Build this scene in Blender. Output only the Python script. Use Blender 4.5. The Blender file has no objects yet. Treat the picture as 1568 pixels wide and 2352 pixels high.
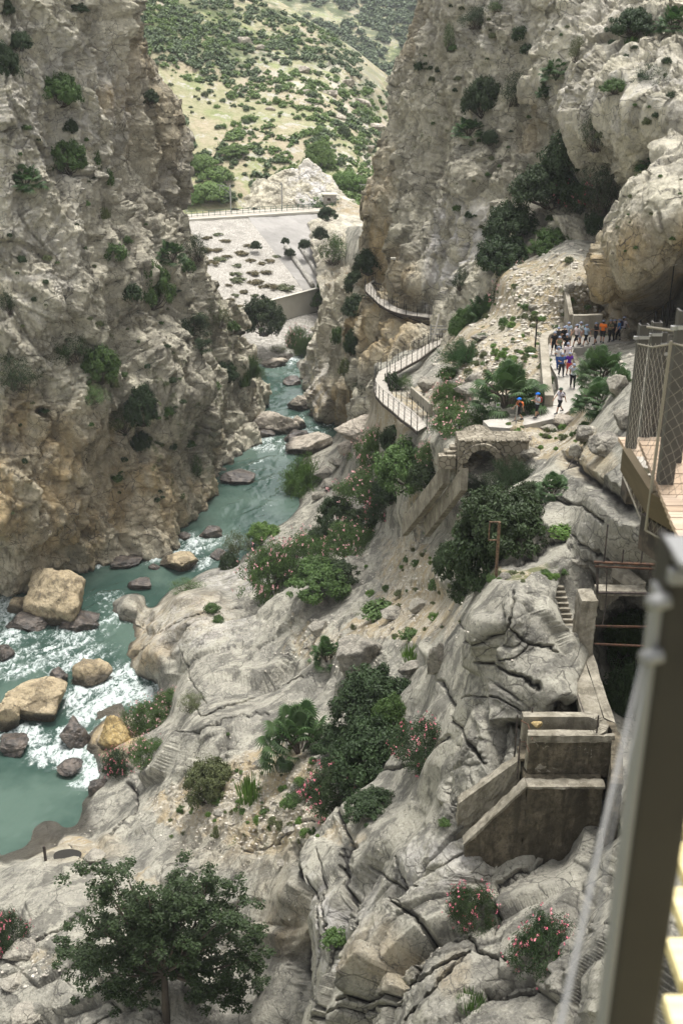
import bpy, math, random
import numpy as np
from mathutils import Vector, Matrix
random.seed(7)
scene = bpy.context.scene
COL = scene.collection
PI = math.pi
# ------------------------------------------------------------------ camera model (photo measured at 1568 x 2352)
FOC, PITCH = 2600.0, math.radians(24.0)
CP, SP = math.cos(PITCH), math.sin(PITCH)
def zy(py):
    b = (1176.0 - py) / FOC
    return (-SP + b*CP) / (CP + b*SP)
def un(px, py, Y):
    a = (px - 784.0)/FOC; b = (1176.0 - py)/FOC
    k = Y/(CP + b*SP)
    return np.stack(np.broadcast_arrays(a*k, Y + 0*a, (-SP + b*CP)*k), -1)
def P(px, py, Y): return Vector([float(t) for t in un(np.float64(px), np.float64(py), np.float64(Y))])
def mpp(py, Y):                       # metres per measured pixel at that spot
    b = (1176.0 - py)/FOC
    return Y/(CP + b*SP)/FOC
def proj(v):
    x, y, z = v
    f = y*CP - z*SP; u = y*SP + z*CP
    return 784 + FOC*x/f, 1176 - FOC*u/f
WATER = -60.0
# ------------------------------------------------------------------ noise
def _h(ix, iy, iz, s):
    with np.errstate(over='ignore'):
        h = (ix.astype(np.uint32)*np.uint32(374761393) + iy.astype(np.uint32)*np.uint32(668265263)
             + iz.astype(np.uint32)*np.uint32(2147483647 & 1274126177) + np.uint32((s*974634777) & 0xffffffff))
        h = (h ^ (h >> np.uint32(13)))*np.uint32(1274126177)
        h = (h ^ (h >> np.uint32(16)))*np.uint32(2246822519)
        h = h ^ (h >> np.uint32(15))
    return h
def hf(ix, iy, iz, s): return _h(ix, iy, iz, s).astype(np.float32)/np.float32(4294967295.0)
def vnoise(p, s=0):
    p = np.asarray(p, np.float32); f = np.floor(p); i = f.astype(np.int32); t = p - f
    t = t*t*(3 - 2*t); r = 0
    for dx in (0, 1):
        wx = t[:, 0] if dx else 1 - t[:, 0]
        for dy in (0, 1):
            wy = t[:, 1] if dy else 1 - t[:, 1]
            for dz in (0, 1):
                wz = t[:, 2] if dz else 1 - t[:, 2]
                r = r + wx*wy*wz*hf(i[:, 0]+dx, i[:, 1]+dy, i[:, 2]+dz, s)
    return r*2 - 1
def fbm(p, sc, oct=4, s=0, gain=.5, ridge=False):
    p = np.asarray(p, np.float32)/sc; a = 1; r = 0; n = 0
    for k in range(oct):
        v = vnoise(p + 17.3*k, s + k)
        if ridge: v = 1 - 2*np.abs(v)
        r = r + a*v; n += a; a *= gain; p = p*2.03
    return r/n
def worley(p, s=0, jit=.9):
    """F1, F2 and a tilted-facet height per cell"""
    p = np.asarray(p, np.float32); f = np.floor(p).astype(np.int32); n = len(p)
    F1 = np.full(n, 9., np.float32); F2 = F1.copy(); H = np.zeros(n, np.float32)
    for dx in (-1, 0, 1):
        for dy in (-1, 0, 1):
            for dz in (-1, 0, 1):
                c = (f[:, 0]+dx, f[:, 1]+dy, f[:, 2]+dz)
                h1 = _h(*c, s); h2 = _h(*c, s+1)
                r = [((h1 >> np.uint32(k)) & np.uint32(1023)).astype(np.float32)/1023 for k in (0, 10, 20)]
                q = [((h2 >> np.uint32(k)) & np.uint32(255)).astype(np.float32)/255 - .5 for k in (0, 8, 16, 24)]
                d = [p[:, k] - (c[k] + .5 + (r[k]-.5)*jit) for k in range(3)]
                dist = np.sqrt(d[0]**2 + d[1]**2 + d[2]**2)
                hh = q[3] + 1.3*(q[0]*d[0] + q[1]*d[1] + q[2]*d[2])
                m = dist < F1
                F2 = np.where(m, F1, np.minimum(F2, dist)); H = np.where(m, hh, H); F1 = np.where(m, dist, F1)
    return F1, F2, H
def sstep(x, a, b):
    t = np.clip((x-a)/(b-a), 0, 1); return t*t*(3-2*t)
# ------------------------------------------------------------------ mesh + tag helpers
def mesh_np(name, V, F, mat=None, smooth=True, attrs=None):
    me = bpy.data.meshes.new(name)
    V = np.asarray(V, np.float32); F = np.asarray(F, np.int32); k = F.shape[1]
    me.vertices.add(len(V)); me.vertices.foreach_set('co', V.ravel())
    me.loops.add(F.size); me.loops.foreach_set('vertex_index', F.ravel())
    me.polygons.add(len(F)); me.polygons.foreach_set('loop_start', np.arange(0, F.size, k, dtype=np.int32))
    try: me.polygons.foreach_set('loop_total', np.full(len(F), k, np.int32))
    except Exception: pass
    me.polygons.foreach_set('use_smooth', np.full(len(F), smooth, bool))
    for an, av in (attrs or {}).items():
        a = me.attributes.new(an, 'FLOAT', 'POINT'); a.data.foreach_set('value', np.asarray(av, np.float32))
    me.update(calc_edges=True); me.validate()
    if mat: me.materials.append(mat)
    return me
def link(name, me, parent=None, loc=None):
    o = bpy.data.objects.new(name, me); COL.objects.link(o)
    if parent: o.parent = parent
    if loc is not None: o.location = loc
    return o
def tag(o, label=None, cat=None, group=None, kind=None):
    if label: o['label'] = label
    if cat: o['category'] = cat
    if group: o['group'] = group
    if kind: o['kind'] = kind
    return o
def empty(name, loc, label, cat, group=None, rz=0):
    o = bpy.data.objects.new(name, None); COL.objects.link(o); o.location = loc; o.rotation_euler = (0, 0, rz)
    o.empty_display_size = .2
    return tag(o, label, cat, group)
class MB:
    """collects shapes into one mesh"""
    def __init__(s): s.V = []; s.F = []; s.n = 0
    def add(s, V, F):
        s.V += [tuple(v) for v in V]; s.F += [tuple(i+s.n for i in f) for f in F]; s.n += len(V)
    def hexa(s, c):      # 8 corners: 4 bottom ccw, 4 top ccw
        s.add(c, [(3,2,1,0),(4,5,6,7),(0,1,5,4),(1,2,6,5),(2,3,7,6),(3,0,4,7)])
    def box(s, c, sz, R=None, bev=0):
        x, y, z = sz[0]/2, sz[1]/2, sz[2]/2
        pts = [Vector(q) for q in ((-x,-y,-z),(x,-y,-z),(x,y,-z),(-x,y,-z),(-x,-y,z),(x,-y,z),(x,y,z),(-x,y,z))]
        if R is not None: pts = [R @ q for q in pts]
        c = Vector(c); s.hexa([c+q for q in pts])
    def beam(s, a, b, w, h, up=(0,0,1), ext=0):
        a, b = Vector(a), Vector(b); d = (b-a).normalized(); a = a - d*ext; b = b + d*ext
        side = d.cross(Vector(up))
        if side.length < 1e-4: side = Vector((1,0,0))
        side.normalize(); u = side.cross(d).normalized()
        s.hexa([a-side*w/2-u*h/2, a+side*w/2-u*h/2, b+side*w/2-u*h/2, b-side*w/2-u*h/2,
                a-side*w/2+u*h/2, a+side*w/2+u*h/2, b+side*w/2+u*h/2, b-side*w/2+u*h/2])
    def tube(s, pts, rad, n=8, caps=True):
        pts = [Vector(p) for p in pts]
        if not hasattr(rad, '__len__'): rad = [rad]*len(pts)
        base = s.n; V = []; prev = None
        for i, p in enumerate(pts):
            d = (pts[min(i+1, len(pts)-1)] - pts[max(i-1, 0)]).normalized()
            if prev is None:
                x = d.orthogonal().normalized()
            else:
                x = prev - d*prev.dot(d); x = x.normalized() if x.length > 1e-6 else d.orthogonal().normalized()
            prev = x; y = d.cross(x)
            for k in range(n):
                t = 2*PI*k/n; V.append(p + (x*math.cos(t) + y*math.sin(t))*rad[i])
        F = []
        for i in range(len(pts)-1):
            for k in range(n):
                a, b = i*n+k, i*n+(k+1) % n; F.append((a, b, b+n, a+n))
        if caps:
            F.append(tuple(reversed(range(n)))); F.append(tuple((len(pts)-1)*n+k for k in range(n)))
        s.add(V, F)
    def build(s, name, mat, parent=None, smooth=False, bevel=0, loc=None):
        me = bpy.data.meshes.new(name)
        off = Vector((0,0,0))
        me.from_pydata([tuple(Vector(v)-off) for v in s.V], [], s.F); me.update()
        if mat: me.materials.append(mat)
        if smooth:
            me.polygons.foreach_set('use_smooth', [True]*len(me.polygons))
        o = link(name, me, parent, loc if loc is not None else None)
        if bevel:
            m = o.modifiers.new('bevel', 'BEVEL'); m.width = bevel; m.segments = 2; m.limit_method = 'ANGLE'
        return o
def grid_faces(nv, nu):
    i = np.arange((nv-1)*(nu-1)); r = i//(nu-1); c = i % (nu-1); a = r*nu + c
    return np.stack([a, a+nu, a+nu+1, a+1], 1)
# ------------------------------------------------------------------ materials
def hexc(h, k=1.0):
    c = [int(h[i:i+2], 16)/255 for i in (0, 2, 4)]
    return tuple((x/12.92 if x <= .04045 else ((x+.055)/1.055)**2.4)*k for x in c) + (1,)
class Mat:
    def __init__(s, name):
        s.m = bpy.data.materials.new(name); s.m.use_nodes = True; s.t = s.m.node_tree
        s.N = s.t.nodes; s.b = s.N['Principled BSDF']; s.b.inputs['Specular IOR Level'].default_value = .25
    def n(s, typ, **kw):
        o = s.N.new(typ)
        for k, v in kw.items():
            if k.startswith('i_'):
                key = k[2:].replace('_', ' ')
                o.inputs[int(key) if key.isdigit() else key].default_value = v
            else: setattr(o, k, v)
        return o
    def L(s, a, b): s.t.links.new(a, b)
    def pos(s, scale=(1,1,1), obj=False):
        if obj: g = s.n('ShaderNodeTexCoord').outputs['Object']
        else: g = s.n('ShaderNodeNewGeometry').outputs['Position']
        mp = s.n('ShaderNodeMapping'); mp.inputs['Scale'].default_value = scale; s.L(g, mp.inputs[0]); return mp.outputs[0]
    def noise(s, scale, det=5, vec=None, rough=.55, dist=0, lo=None, hi=None):
        o = s.n('ShaderNodeTexNoise'); o.inputs['Scale'].default_value = scale; o.inputs['Detail'].default_value = det
        o.inputs['Roughness'].default_value = rough; o.inputs['Distortion'].default_value = dist
        s.L(vec if vec is not None else s.pos(), o.inputs['Vector'])
        r = o.outputs['Fac']
        return s.ramp(r, lo, hi) if lo is not None else r
    def ramp(s, v, lo, hi, a=0., b=1.):
        m = s.n('ShaderNodeMapRange'); m.interpolation_type = 'SMOOTHSTEP'
        s.L(v, m.inputs['Value']); m.inputs['From Min'].default_value = lo; m.inputs['From Max'].default_value = hi
        m.inputs['To Min'].default_value = a; m.inputs['To Max'].default_value = b; return m.outputs[0]
    def math(s, op, a, b=None):
        m = s.n('ShaderNodeMath', operation=op); m.use_clamp = False
        for k, v in enumerate((a, b)):
            if v is None: continue
            if isinstance(v, (int, float)): m.inputs[k].default_value = v
            else: s.L(v, m.inputs[k])
        return m.outputs[0]
    def mix(s, f, a, b, typ='MIX'):
        m = s.n('ShaderNodeMix', data_type='RGBA', blend_type=typ); m.clamp_factor = True
        for k, v in ((0, f), (6, a), (7, b)):
            if isinstance(v, (int, float)): m.inputs[k].default_value = v
            elif isinstance(v, tuple): m.inputs[k].default_value = v
            else: s.L(v, m.inputs[k])
        return m.outputs[2]
    def attr(s, name):
        a = s.n('ShaderNodeAttribute'); a.attribute_name = name; return a.outputs['Fac']
    def bump(s, h, strength=.5, dist=.05, prev=None):
        b = s.n('ShaderNodeBump'); b.inputs['Strength'].default_value = strength; b.inputs['Distance'].default_value = dist
        s.L(h, b.inputs['Height'])
        if prev is not None: s.L(prev, b.inputs['Normal'])
        return b.outputs[0]
    def out(s, col=None, rough=None, normal=None, metal=None):
        for key, v in (('Base Color', col), ('Roughness', rough), ('Normal', normal), ('Metallic', metal)):
            if v is None: continue
            if isinstance(v, (int, float, tuple)): s.b.inputs[key].default_value = v
            else: s.L(v, s.b.inputs[key])
        return s.m
def rock_mat(name, sc=1.0, light=(.64,.595,.465,1), mid=(.45,.415,.33,1), dark=(.085,.08,.072,1), ochre=(.54,.40,.21,1), streak=True, bump=1.0, cracks=1.0, wetz=.12, wear=1.0):
    M = Mat(name)
    big = M.noise(.16/sc, 4, lo=.36, hi=.66)
    c = M.mix(big, mid, light)
    # grain and mottling
    mot = M.noise(1.3/sc, 8, rough=.7, lo=.42, hi=.62)
    c = M.mix(M.math('MULTIPLY', mot, .5), c, tuple(min(x*1.22, 1) for x in light[:3])+(1,))
    wth = M.noise(.42/sc, 7, M.pos((1,1,.8)), rough=.68, dist=.3, lo=.49, hi=.58)
    c = M.mix(M.math('MULTIPLY', wth, .78*wear), c, tuple(x*.52 for x in mid[:3])+(1,))
    pale = M.noise(3.1/sc, 6, rough=.7, lo=.55, hi=.7)
    c = M.mix(M.math('MULTIPLY', pale, .5), c, (.52,.49,.43,1))
    # ochre staining
    on = M.noise(.35/sc, 5, M.pos((1,1,.45)), lo=.4, hi=.62)
    oc = M.math('MULTIPLY', M.attr('ochre'), M.ramp(on, 0, 1, .45, 1.0))
    c = M.mix(oc, c, M.mix(M.noise(.9/sc, 5, M.pos((1,1,.3)), lo=.38, hi=.62), tuple(x*.66 for x in ochre[:3])+(1,), ochre))
    if streak:
        st = M.noise(.75/sc, 7, M.pos((1,1,.13)), rough=.65, dist=.6, lo=.55, hi=.68)
        st = M.math('MULTIPLY', st, M.noise(.09/sc, 3, lo=.38, hi=.6))
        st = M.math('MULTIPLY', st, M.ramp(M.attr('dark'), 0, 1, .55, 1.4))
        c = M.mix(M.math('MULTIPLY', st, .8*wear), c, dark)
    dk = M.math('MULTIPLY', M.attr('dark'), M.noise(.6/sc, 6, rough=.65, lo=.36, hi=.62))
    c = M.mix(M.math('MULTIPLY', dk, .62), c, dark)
    wt = M.math('MULTIPLY', M.attr('white'), M.noise(.5/sc, 7, rough=.7, dist=1, lo=.44, hi=.56))
    c = M.mix(wt, c, (.66,.63,.60,1))
    # lichen flecks and pits
    pit = M.noise(4.5/sc, 6, rough=.8, lo=.53, hi=.66)
    c = M.mix(M.math('MULTIPLY', pit, .72*wear), c, dark)
    fl = M.noise(5.3/sc, 6, M.pos((1,1.2,1.1)), rough=.8, lo=.57, hi=.70)
    c = M.mix(M.math('MULTIPLY', fl, .6), c, tuple(min(x*1.45, 1) for x in light[:3])+(1,))
    # soil / gravel
    gr = M.n('ShaderNodeTexVoronoi'); gr.inputs['Scale'].default_value = 3.2/sc; M.L(M.pos(), gr.inputs['Vector'])
    sepc = M.n('ShaderNodeSeparateColor'); M.L(gr.outputs['Color'], sepc.inputs[0])
    gcol = M.mix(sepc.outputs[0], (.33,.29,.215,1), (.52,.475,.39,1))
    gcol = M.mix(M.noise(.5/sc, 5, lo=.4, hi=.65), gcol, (.37,.30,.19,1))
    soil = M.ramp(M.math('ADD', M.attr('soil'), M.math('MULTIPLY', M.math('SUBTRACT', M.noise(.8/sc, 6), .5), 1.1)), .38, .62)
    c = M.mix(soil, c, gcol)
    grn = M.ramp(M.math('ADD', M.attr('moss'), M.math('MULTIPLY', M.math('SUBTRACT', M.noise(.9/sc, 6, rough=.7), .5), 1.6)), .5, .75)
    c = M.mix(M.math('MULTIPLY', grn, .8), c, (.085,.105,.035,1))
    # wet dark band at the river
    sep = M.n('ShaderNodeSeparateXYZ'); M.L(M.n('ShaderNodeNewGeometry').outputs['Position'], sep.inputs[0])
    zz = M.math('ADD', sep.outputs['Z'], M.math('MULTIPLY', M.noise(.5, 4), -.8))
    wet = M.ramp(zz, WATER + wetz, WATER + wetz - .5)
    c = M.mix(M.math('MULTIPLY', wet, .85), c, (.035,.03,.022,1))
    # relief: grain, thin joints at two scales
    nn = M.n('ShaderNodeTexNoise'); nn.inputs['Scale'].default_value = .9/sc; nn.inputs['Detail'].default_value = 4; M.L(M.pos(), nn.inputs['Vector'])
    vs_ = M.n('ShaderNodeVectorMath', operation='SCALE'); M.L(nn.outputs['Color'], vs_.inputs[0]); vs_.inputs['Scale'].default_value = .8*sc
    hh = M.math('ADD', M.math('MULTIPLY', M.noise(.9/sc, 12, M.pos((1.1,.9,.8)), rough=.72), 1.25), M.math('MULTIPLY', M.math('ABSOLUTE', M.math('SUBTRACT', M.noise(1.6/sc, 5, M.pos((1.2,1,.6)), rough=.6, dist=.4), .5)), -1.2))
    for q, (vsc, wd, am, shp) in enumerate(((.42, .030, .30, (1,1,1.6)), (1.25, .05, .14, (1.5,1,1)))):
        wv = M.n('ShaderNodeVectorMath', operation='ADD'); M.L(vs_.outputs[0], wv.inputs[0]); M.L(M.pos(shp), wv.inputs[1])
        v = M.n('ShaderNodeTexVoronoi', feature='DISTANCE_TO_EDGE'); v.inputs['Scale'].default_value = vsc/sc; M.L(wv.outputs[0], v.inputs['Vector'])
        f = M.n('ShaderNodeTexVoronoi', feature='F1'); f.inputs['Scale'].default_value = vsc/sc; M.L(wv.outputs[0], f.inputs['Vector'])
        sc2 = M.n('ShaderNodeSeparateColor'); M.L(f.outputs['Color'], sc2.inputs[0])
        gate = M.noise(.35/sc, 4, M.pos((1,1,1)), lo=.42, hi=.58) if q == 0 else M.noise(.6/sc, 4, M.pos((1.1,1,1)), lo=.45, hi=.6)
        ck = M.ramp(v.outputs['Distance'], 0, wd)
        hh = M.math('ADD', hh, M.math('MULTIPLY', M.math('MULTIPLY', ck, gate), am*cracks))
        hh = M.math('ADD', hh, M.math('MULTIPLY', M.math('MULTIPLY', sc2.outputs[0], gate), am*.6*cracks))
        c = M.mix(M.math('MULTIPLY', M.math('MULTIPLY', M.math('SUBTRACT', 1.0, M.ramp(v.outputs['Distance'], 0, wd*.7)), gate), .75*cracks), c, dark)
    b = M.bump(hh, 1.0, .42*sc*bump)
    b = M.bump(M.noise(3.2/sc, 8, M.pos((1.2,1,.8)), rough=.75), 1.0, .16*sc*bump, b)
    b = M.bump(M.noise(11/sc, 5, rough=.8), .9, .05*sc*bump, b)
    c = M.mix(M.ramp(M.attr('joint'), .25, .8), c, tuple(x*.6 for x in dark[:3])+(1,))
    rough = M.ramp(wet, 0, 1, .9, .35)
    return M.out(c, rough, b)
# ------------------------------------------------------------------ sheets of rock defined by measured points
def tps_fit(pts):
    A = np.array([(a/500., b/500.) for a, b, _ in pts]); d = np.array([300./c for *_, c in pts])
    n = len(A); r2 = ((A[:, None]-A[None])**2).sum(-1)
    K = .5*r2*np.log(r2 + 1e-12) + np.eye(n)*1e-4
    Pm = np.c_[np.ones(n), A]; M = np.zeros((n+3, n+3)); M[:n, :n] = K; M[:n, n:] = Pm; M[n:, :n] = Pm.T
    w = np.linalg.solve(M, np.r_[d, 0, 0, 0])
    def f(px, py):
        q = np.stack([np.ravel(px)/500., np.ravel(py)/500.], 1).astype(float); out = np.empty(len(q))
        for i in range(0, len(q), 60000):
            s = q[i:i+60000]; r2 = ((s[:, None]-A[None])**2).sum(-1)
            out[i:i+60000] = (.5*r2*np.log(r2+1e-12))@w[:n] + w[n] + s@w[n+1:]
        return (300./np.maximum(out, .3)).reshape(np.shape(px))
    return f
def zpts(*rows):       # (px, py, z) -> (px, py, Y)
    return [(a, b, z/zy(b)) for a, b, z in rows]
def blobs(px, py, L):
    r = np.zeros(np.shape(px))
    for cx, cy, rx, ry, a in L:
        d = ((px-cx)/rx)**2 + ((py-cy)/ry)**2
        r = np.maximum(r, a*np.clip(1.35 - d, 0, 1)) if a > 0 else r + a*np.clip(1.35 - d, 0, 1)
    return np.clip(r, 0, 1)
def dense(lo, a, b, hi, step, coarse):
    """coordinates: fine between a and b, coarse outside"""
    l = np.arange(lo, a, coarse) if lo < a else np.array([])
    r = np.arange(b+coarse, hi+1, coarse) if hi > b else np.array([])
    return np.concatenate([l, np.arange(a, b+1e-6, step), r])
def normals(G):
    du = np.gradient(G, axis=1); dv = np.gradient(G, axis=0)
    n = np.cross(du, dv); n /= np.linalg.norm(n, axis=-1, keepdims=True) + 1e-9
    c = (n*G).sum(-1, keepdims=True); return np.where(c > 0, -n, n)   # towards the camera side
def seg_dist(px, py, poly):
    best = np.full(np.shape(px), 1e9)
    for (x0, y0), (x1, y1) in zip(poly[:-1], poly[1:]):
        dx, dy = x1-x0, y1-y0; t = np.clip(((px-x0)*dx + (py-y0)*dy)/(dx*dx+dy*dy+1e-9), 0, 1)
        best = np.minimum(best, np.hypot(px-(x0+t*dx), py-(y0+t*dy)))
    return best
# ================================================================== TERRAIN
def blocks(p, s, sc, cut=.05, tilt=1.0):
    F1, F2, H = worley(p/sc, s)
    e = sstep(F2-F1, 0, cut*2.2)
    return H*tilt, e
def ledges(p, bed, thick, s, wob=.5):
    """saw-tooth of overlapping beds: long gentle back, short broken front"""
    b = np.array(bed, np.float32); b /= np.linalg.norm(b)
    u = p@b/thick + wob*fbm(p, thick*2.2, 3, s)
    i = np.floor(u); f = u - i
    r = hf(i.astype(np.int32), i.astype(np.int32)*0, i.astype(np.int32)*0+s, s)
    return (np.where(f < .82, f/.82, (1-f)/.18) - .5)*(.35+.9*r)
def rock_disp(p, kind, sp=None):
    """metres along the normal; sp = spacing of the mesh there, layers finer than it fade"""
    if sp is None: sp = np.full(len(p), .05, np.float32)
    def k(S): return np.clip(S/sp/1.4 - .7, 0, 1)
    if kind == 'cliff':       # rugged weathered limestone with fractured blocks
        w = p + 1.3*np.stack([fbm(p, 5, 3, 11), fbm(p, 5, 3, 12), fbm(p, 5, 3, 13)], 1)
        a = np.array([1.0, 1.0, .6], np.float32)
        h1, e1 = blocks(w*a, 3, 6.5); h2, e2 = blocks(w*a, 5, 2.4); h3, e3 = blocks(w*np.array([1,1,.7]), 7, 1.0)
        d = 1.4*h1*k(4) + .80*h2*k(2) + .34*h3*k(.8) - .30*(1-e1)*k(2) - .12*(1-e2)*k(1) - .05*(1-e3)*k(.5)
        v = p@np.array([[1,.15,.25],[-.1,1,.1],[-.12,-.05,.38]], np.float32); d += .40*fbm(v, 1.2, 4, 27, .62, True)*k(.6)
        v = p@np.array([[1,.1,.5],[-.1,1,.4],[-.30,-.2,.45]], np.float32); d += .85*fbm(v, 4.2, 3, 28, .55, True)*k(1.5)
        d += 1.5*fbm(p, 11, 2, 21) + .30*fbm(p, 2.6, 4, 22, .55, True)*k(1) + .5*ledges(w, (.25,-.35,1), 3.1, 24)*k(2)*sstep(fbm(p, 9, 2, 26), -.2, .3)
        v = (p + 1.5*np.stack([fbm(p, 9, 2, 81), fbm(p, 9, 2, 82), 0*p[:, 0]], 1))*np.array([1,1,.22], np.float32); d += 1.5*fbm(v, 5.5, 2, 83, .5, True)*k(2) + .30*fbm(p, .6, 4, 84, .6, True)*k(.35)
        return d
    if kind == 'slab':        # planar slabs, narrow joints
        R = Matrix.Rotation(.55, 3, 'Y') @ Matrix.Rotation(.35, 3, 'X')
        q = (p + .22*np.stack([fbm(p, 4, 2, 31), fbm(p, 4, 2, 32), fbm(p, 4, 2, 33)], 1)) @ np.array(R, np.float32).T
        q = (q*np.array([.6, 1.0, 1.0], np.float32)).astype(np.float32)
        h1, e1 = blocks(q, 35, 5.5, .014); h2, e2 = blocks(q, 37, 2.1, .022); h3, e3 = blocks(q, 39, .75, .05)
        m = sstep(fbm(p, 6, 3, 38), -.15, .25); m2 = sstep(fbm(p, 3.1, 3, 48), .0, .35)
        d = 1.35*h1*k(4) + m*.62*h2*k(2.0) + m2*.24*h3*k(.45) - .45*(1-e1)*k(.6) - .22*(1-e2)*m*k(.4) - .08*(1-e3)*m2*k(.2)
        d += .40*fbm(p, 7, 2, 41)
        d += .14*ledges(p, (-.55,.35,.75), 3.4, 44, .8)*sstep(fbm(p, 8, 2, 46), -.1, .3)*k(1.2)
        d += .11*fbm(p, .6, 3, 42, .6, True)*k(.14) + .05*fbm(p, .22, 2, 49)*k(.08)
        return d
    if kind == 'talus':
        h2, e2 = blocks(p, 57, 1.5, .1); h3, e3 = blocks(p, 58, .5, .1)
        m = sstep(fbm(p, 4, 3, 59), -.05, .35)
        return .40*fbm(p, 6, 3, 51) + m*(.55*h2 - .15*(1-e2))*k(1) + .30*h3*k(.5) + .08*fbm(p, .5, 3, 52)*k(.5)
    if kind == 'hill':
        h2, e2 = blocks(p, 67, 5.0, .1)
        m = sstep(fbm(p, 25, 3, 69), .0, .35)
        return 3.2*fbm(p, 38, 4, 61) + m*1.6*h2*k(5) + .5*fbm(p, 4, 4, 62, .6)*k(4)
def sheet(name, PX, PY, Y, kind, mat, attrs, amp=1.0, mask=None, carve=None, flat=None):
    """PX, PY, Y: 2-D arrays. flat: 2-D 0..1 where displacement fades; carve: 2-D metres inwards"""
    G = un(PX, PY, Y); nrm = normals(G); p = G.reshape(-1, 3).astype(np.float32)
    sp = np.maximum(np.linalg.norm(np.gradient(G, axis=0), axis=-1), np.linalg.norm(np.gradient(G, axis=1), axis=-1)).ravel().astype(np.float32)
    if callable(kind): d = kind(p, PX.ravel(), PY.ravel(), sp)
    else: d = rock_disp(p, kind, sp)
    d = d.reshape(PX.shape)*amp
    nom = mpp(PY, Y)*2.4                     # smooth along the direction in which the mesh is stretched
    rr = [np.linalg.norm(np.gradient(G, axis=ax), axis=-1)/nom for ax in (0, 1)]
    if callable(kind): rr = [np.maximum(rr[0], rr[1]*.6), np.maximum(rr[1], rr[0]*.6)]
    for ax in (0, 1):
        r = sstep(rr[ax], *((1.5, 4.0) if callable(kind) else (3.2, 8.0)))
        for _ in range(14):
            q = np.pad(d, [(1, 1), (0, 0)] if ax == 0 else [(0, 0), (1, 1)], 'edge')
            n = (q[2:] + q[:-2]) if ax == 0 else (q[:, 2:] + q[:, :-2])
            d = d*(1-.66*r) + n*.33*r
    if flat is not None: d = d*(1-flat)
    ray = G/np.linalg.norm(G, axis=-1, keepdims=True)
    G = G + nrm*d[..., None]
    if carve is not None: G = G + (ray*.8 - nrm*.2)*carve[..., None]
    F = grid_faces(*PX.shape)
    me = mesh_np(name, G.reshape(-1, 3), F, mat, True, {k: v.ravel() for k, v in attrs.items()})
    o = link(name, me)
    tag(o, kind='structure')
    return o, G
def curve(pts):
    q = sorted(pts, key=lambda t: t[1]); ys = [t[1] for t in q]; xs = [t[0] for t in q]
    return lambda y: np.interp(y, ys, xs)
def sil_sheet(name, far, sil, vs, Yf, side, kind, mat, at, ncol, amp=1.0, fine_far=None, roundp=70, roundm=9, wrap=(2, 6, 14, 30, 60), kill=None):
    """rock face bounded on one side by its skyline. side=+1: skyline to the right"""
    z0 = np.zeros(len(vs)); S = sil(vs) + 9*fbm(np.stack([z0, vs, z0+ncol], 1), 46, 3, 8) + 5*fbm(np.stack([z0, vs, z0+ncol], 1), 13, 3, 9, .6)
    lo, hi = (0, 1568)
    t = np.linspace(0, 1, ncol); t = 1-(1-t)**1.45
    coarse = far; edge = -10 if side > 0 else 1578
    nc = 14
    PXc = np.linspace(coarse, edge, nc, endpoint=False)[None, :].repeat(len(vs), 0)
    PXf = edge + (S[:, None]-edge)*t[None, :]
    PX = np.concatenate([PXc, PXf], 1); PY = vs[:, None].repeat(PX.shape[1], 1)
    Y = Yf(PX, PY)
    e = np.clip(1 - np.abs(S[:, None]-PX)/roundp, 0, 1)
    Y = Y + roundm*(1-np.sqrt(np.clip(1-e**2, 0, 1)))
    wx = []; wy = []
    for k, dd in enumerate(wrap):
        wx.append(S - side*(3 + dd*.9)); wy.append(Y[:, -1] + dd)
    PX = np.concatenate([PX, np.stack(wx, 1)], 1); PY = vs[:, None].repeat(PX.shape[1], 1)
    Y = np.concatenate([Y, np.stack(wy, 1)], 1)
    attrs = {k: (f(PX, PY) if callable(f) else np.full(PX.shape, f, float)) for k, f in at.items()}
    return sheet(name, PX, PY, Y, kind, mat, attrs, amp)

M_cliff = rock_mat('limestone_cliff', 1.35, bump=1.0, wear=.68)
M_slab = rock_mat('limestone_slab', .8, light=(.41,.39,.32,1), mid=(.25,.24,.205,1), bump=.8, streak=False)

# ---- left gorge wall
L_ctrl = [(0,0,125),(0,300,121),(0,600,118),(0,1000,113),(-400,0,120),(-400,700,108),(-600,1300,95),(-300,1500,100),
 (200,-150,136),(200,200,134),(200,500,128),(200,800,124),(200,1100,120),(110,700,117),(110,1050,114),
 (300,100,150),(250,400,140),(330,300,149),(300,600,136),(330,500,147),(400,450,156),(400,800,138),(400,1000,134),
 (430,560,156),(500,700,163),(440,900,137),(520,1000,158),(500,880,154),(550,850,168),(590,900,175),(60,1200,109),
 (0,1600,112),(300,1500,122),(450,1350,136),(560,1200,158),(620,1000,176),(300,-150,155)] + \
 zpts((0,1350,-60),(120,1330,-60),(200,1305,-60),(300,1275,-60),(370,1225,-60),(420,1190,-60),(470,1135,-60),(492,1088,-60),(540,1050,-60),(583,1005,-60))
L_Y = tps_fit(L_ctrl)
L_sil = curve([(288,-160),(288,0),(300,30),(296,60),(293,95),(308,150),(318,190),(345,225),(362,255),(372,290),(395,325),(413,365),(417,392),(405,412),(400,450),(412,500),(425,540),(452,590),(478,640),(505,690),(528,730),(545,780),(562,830),(580,880),(586,930),(585,990),(575,1040),(560,1100),(540,1500)])
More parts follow.
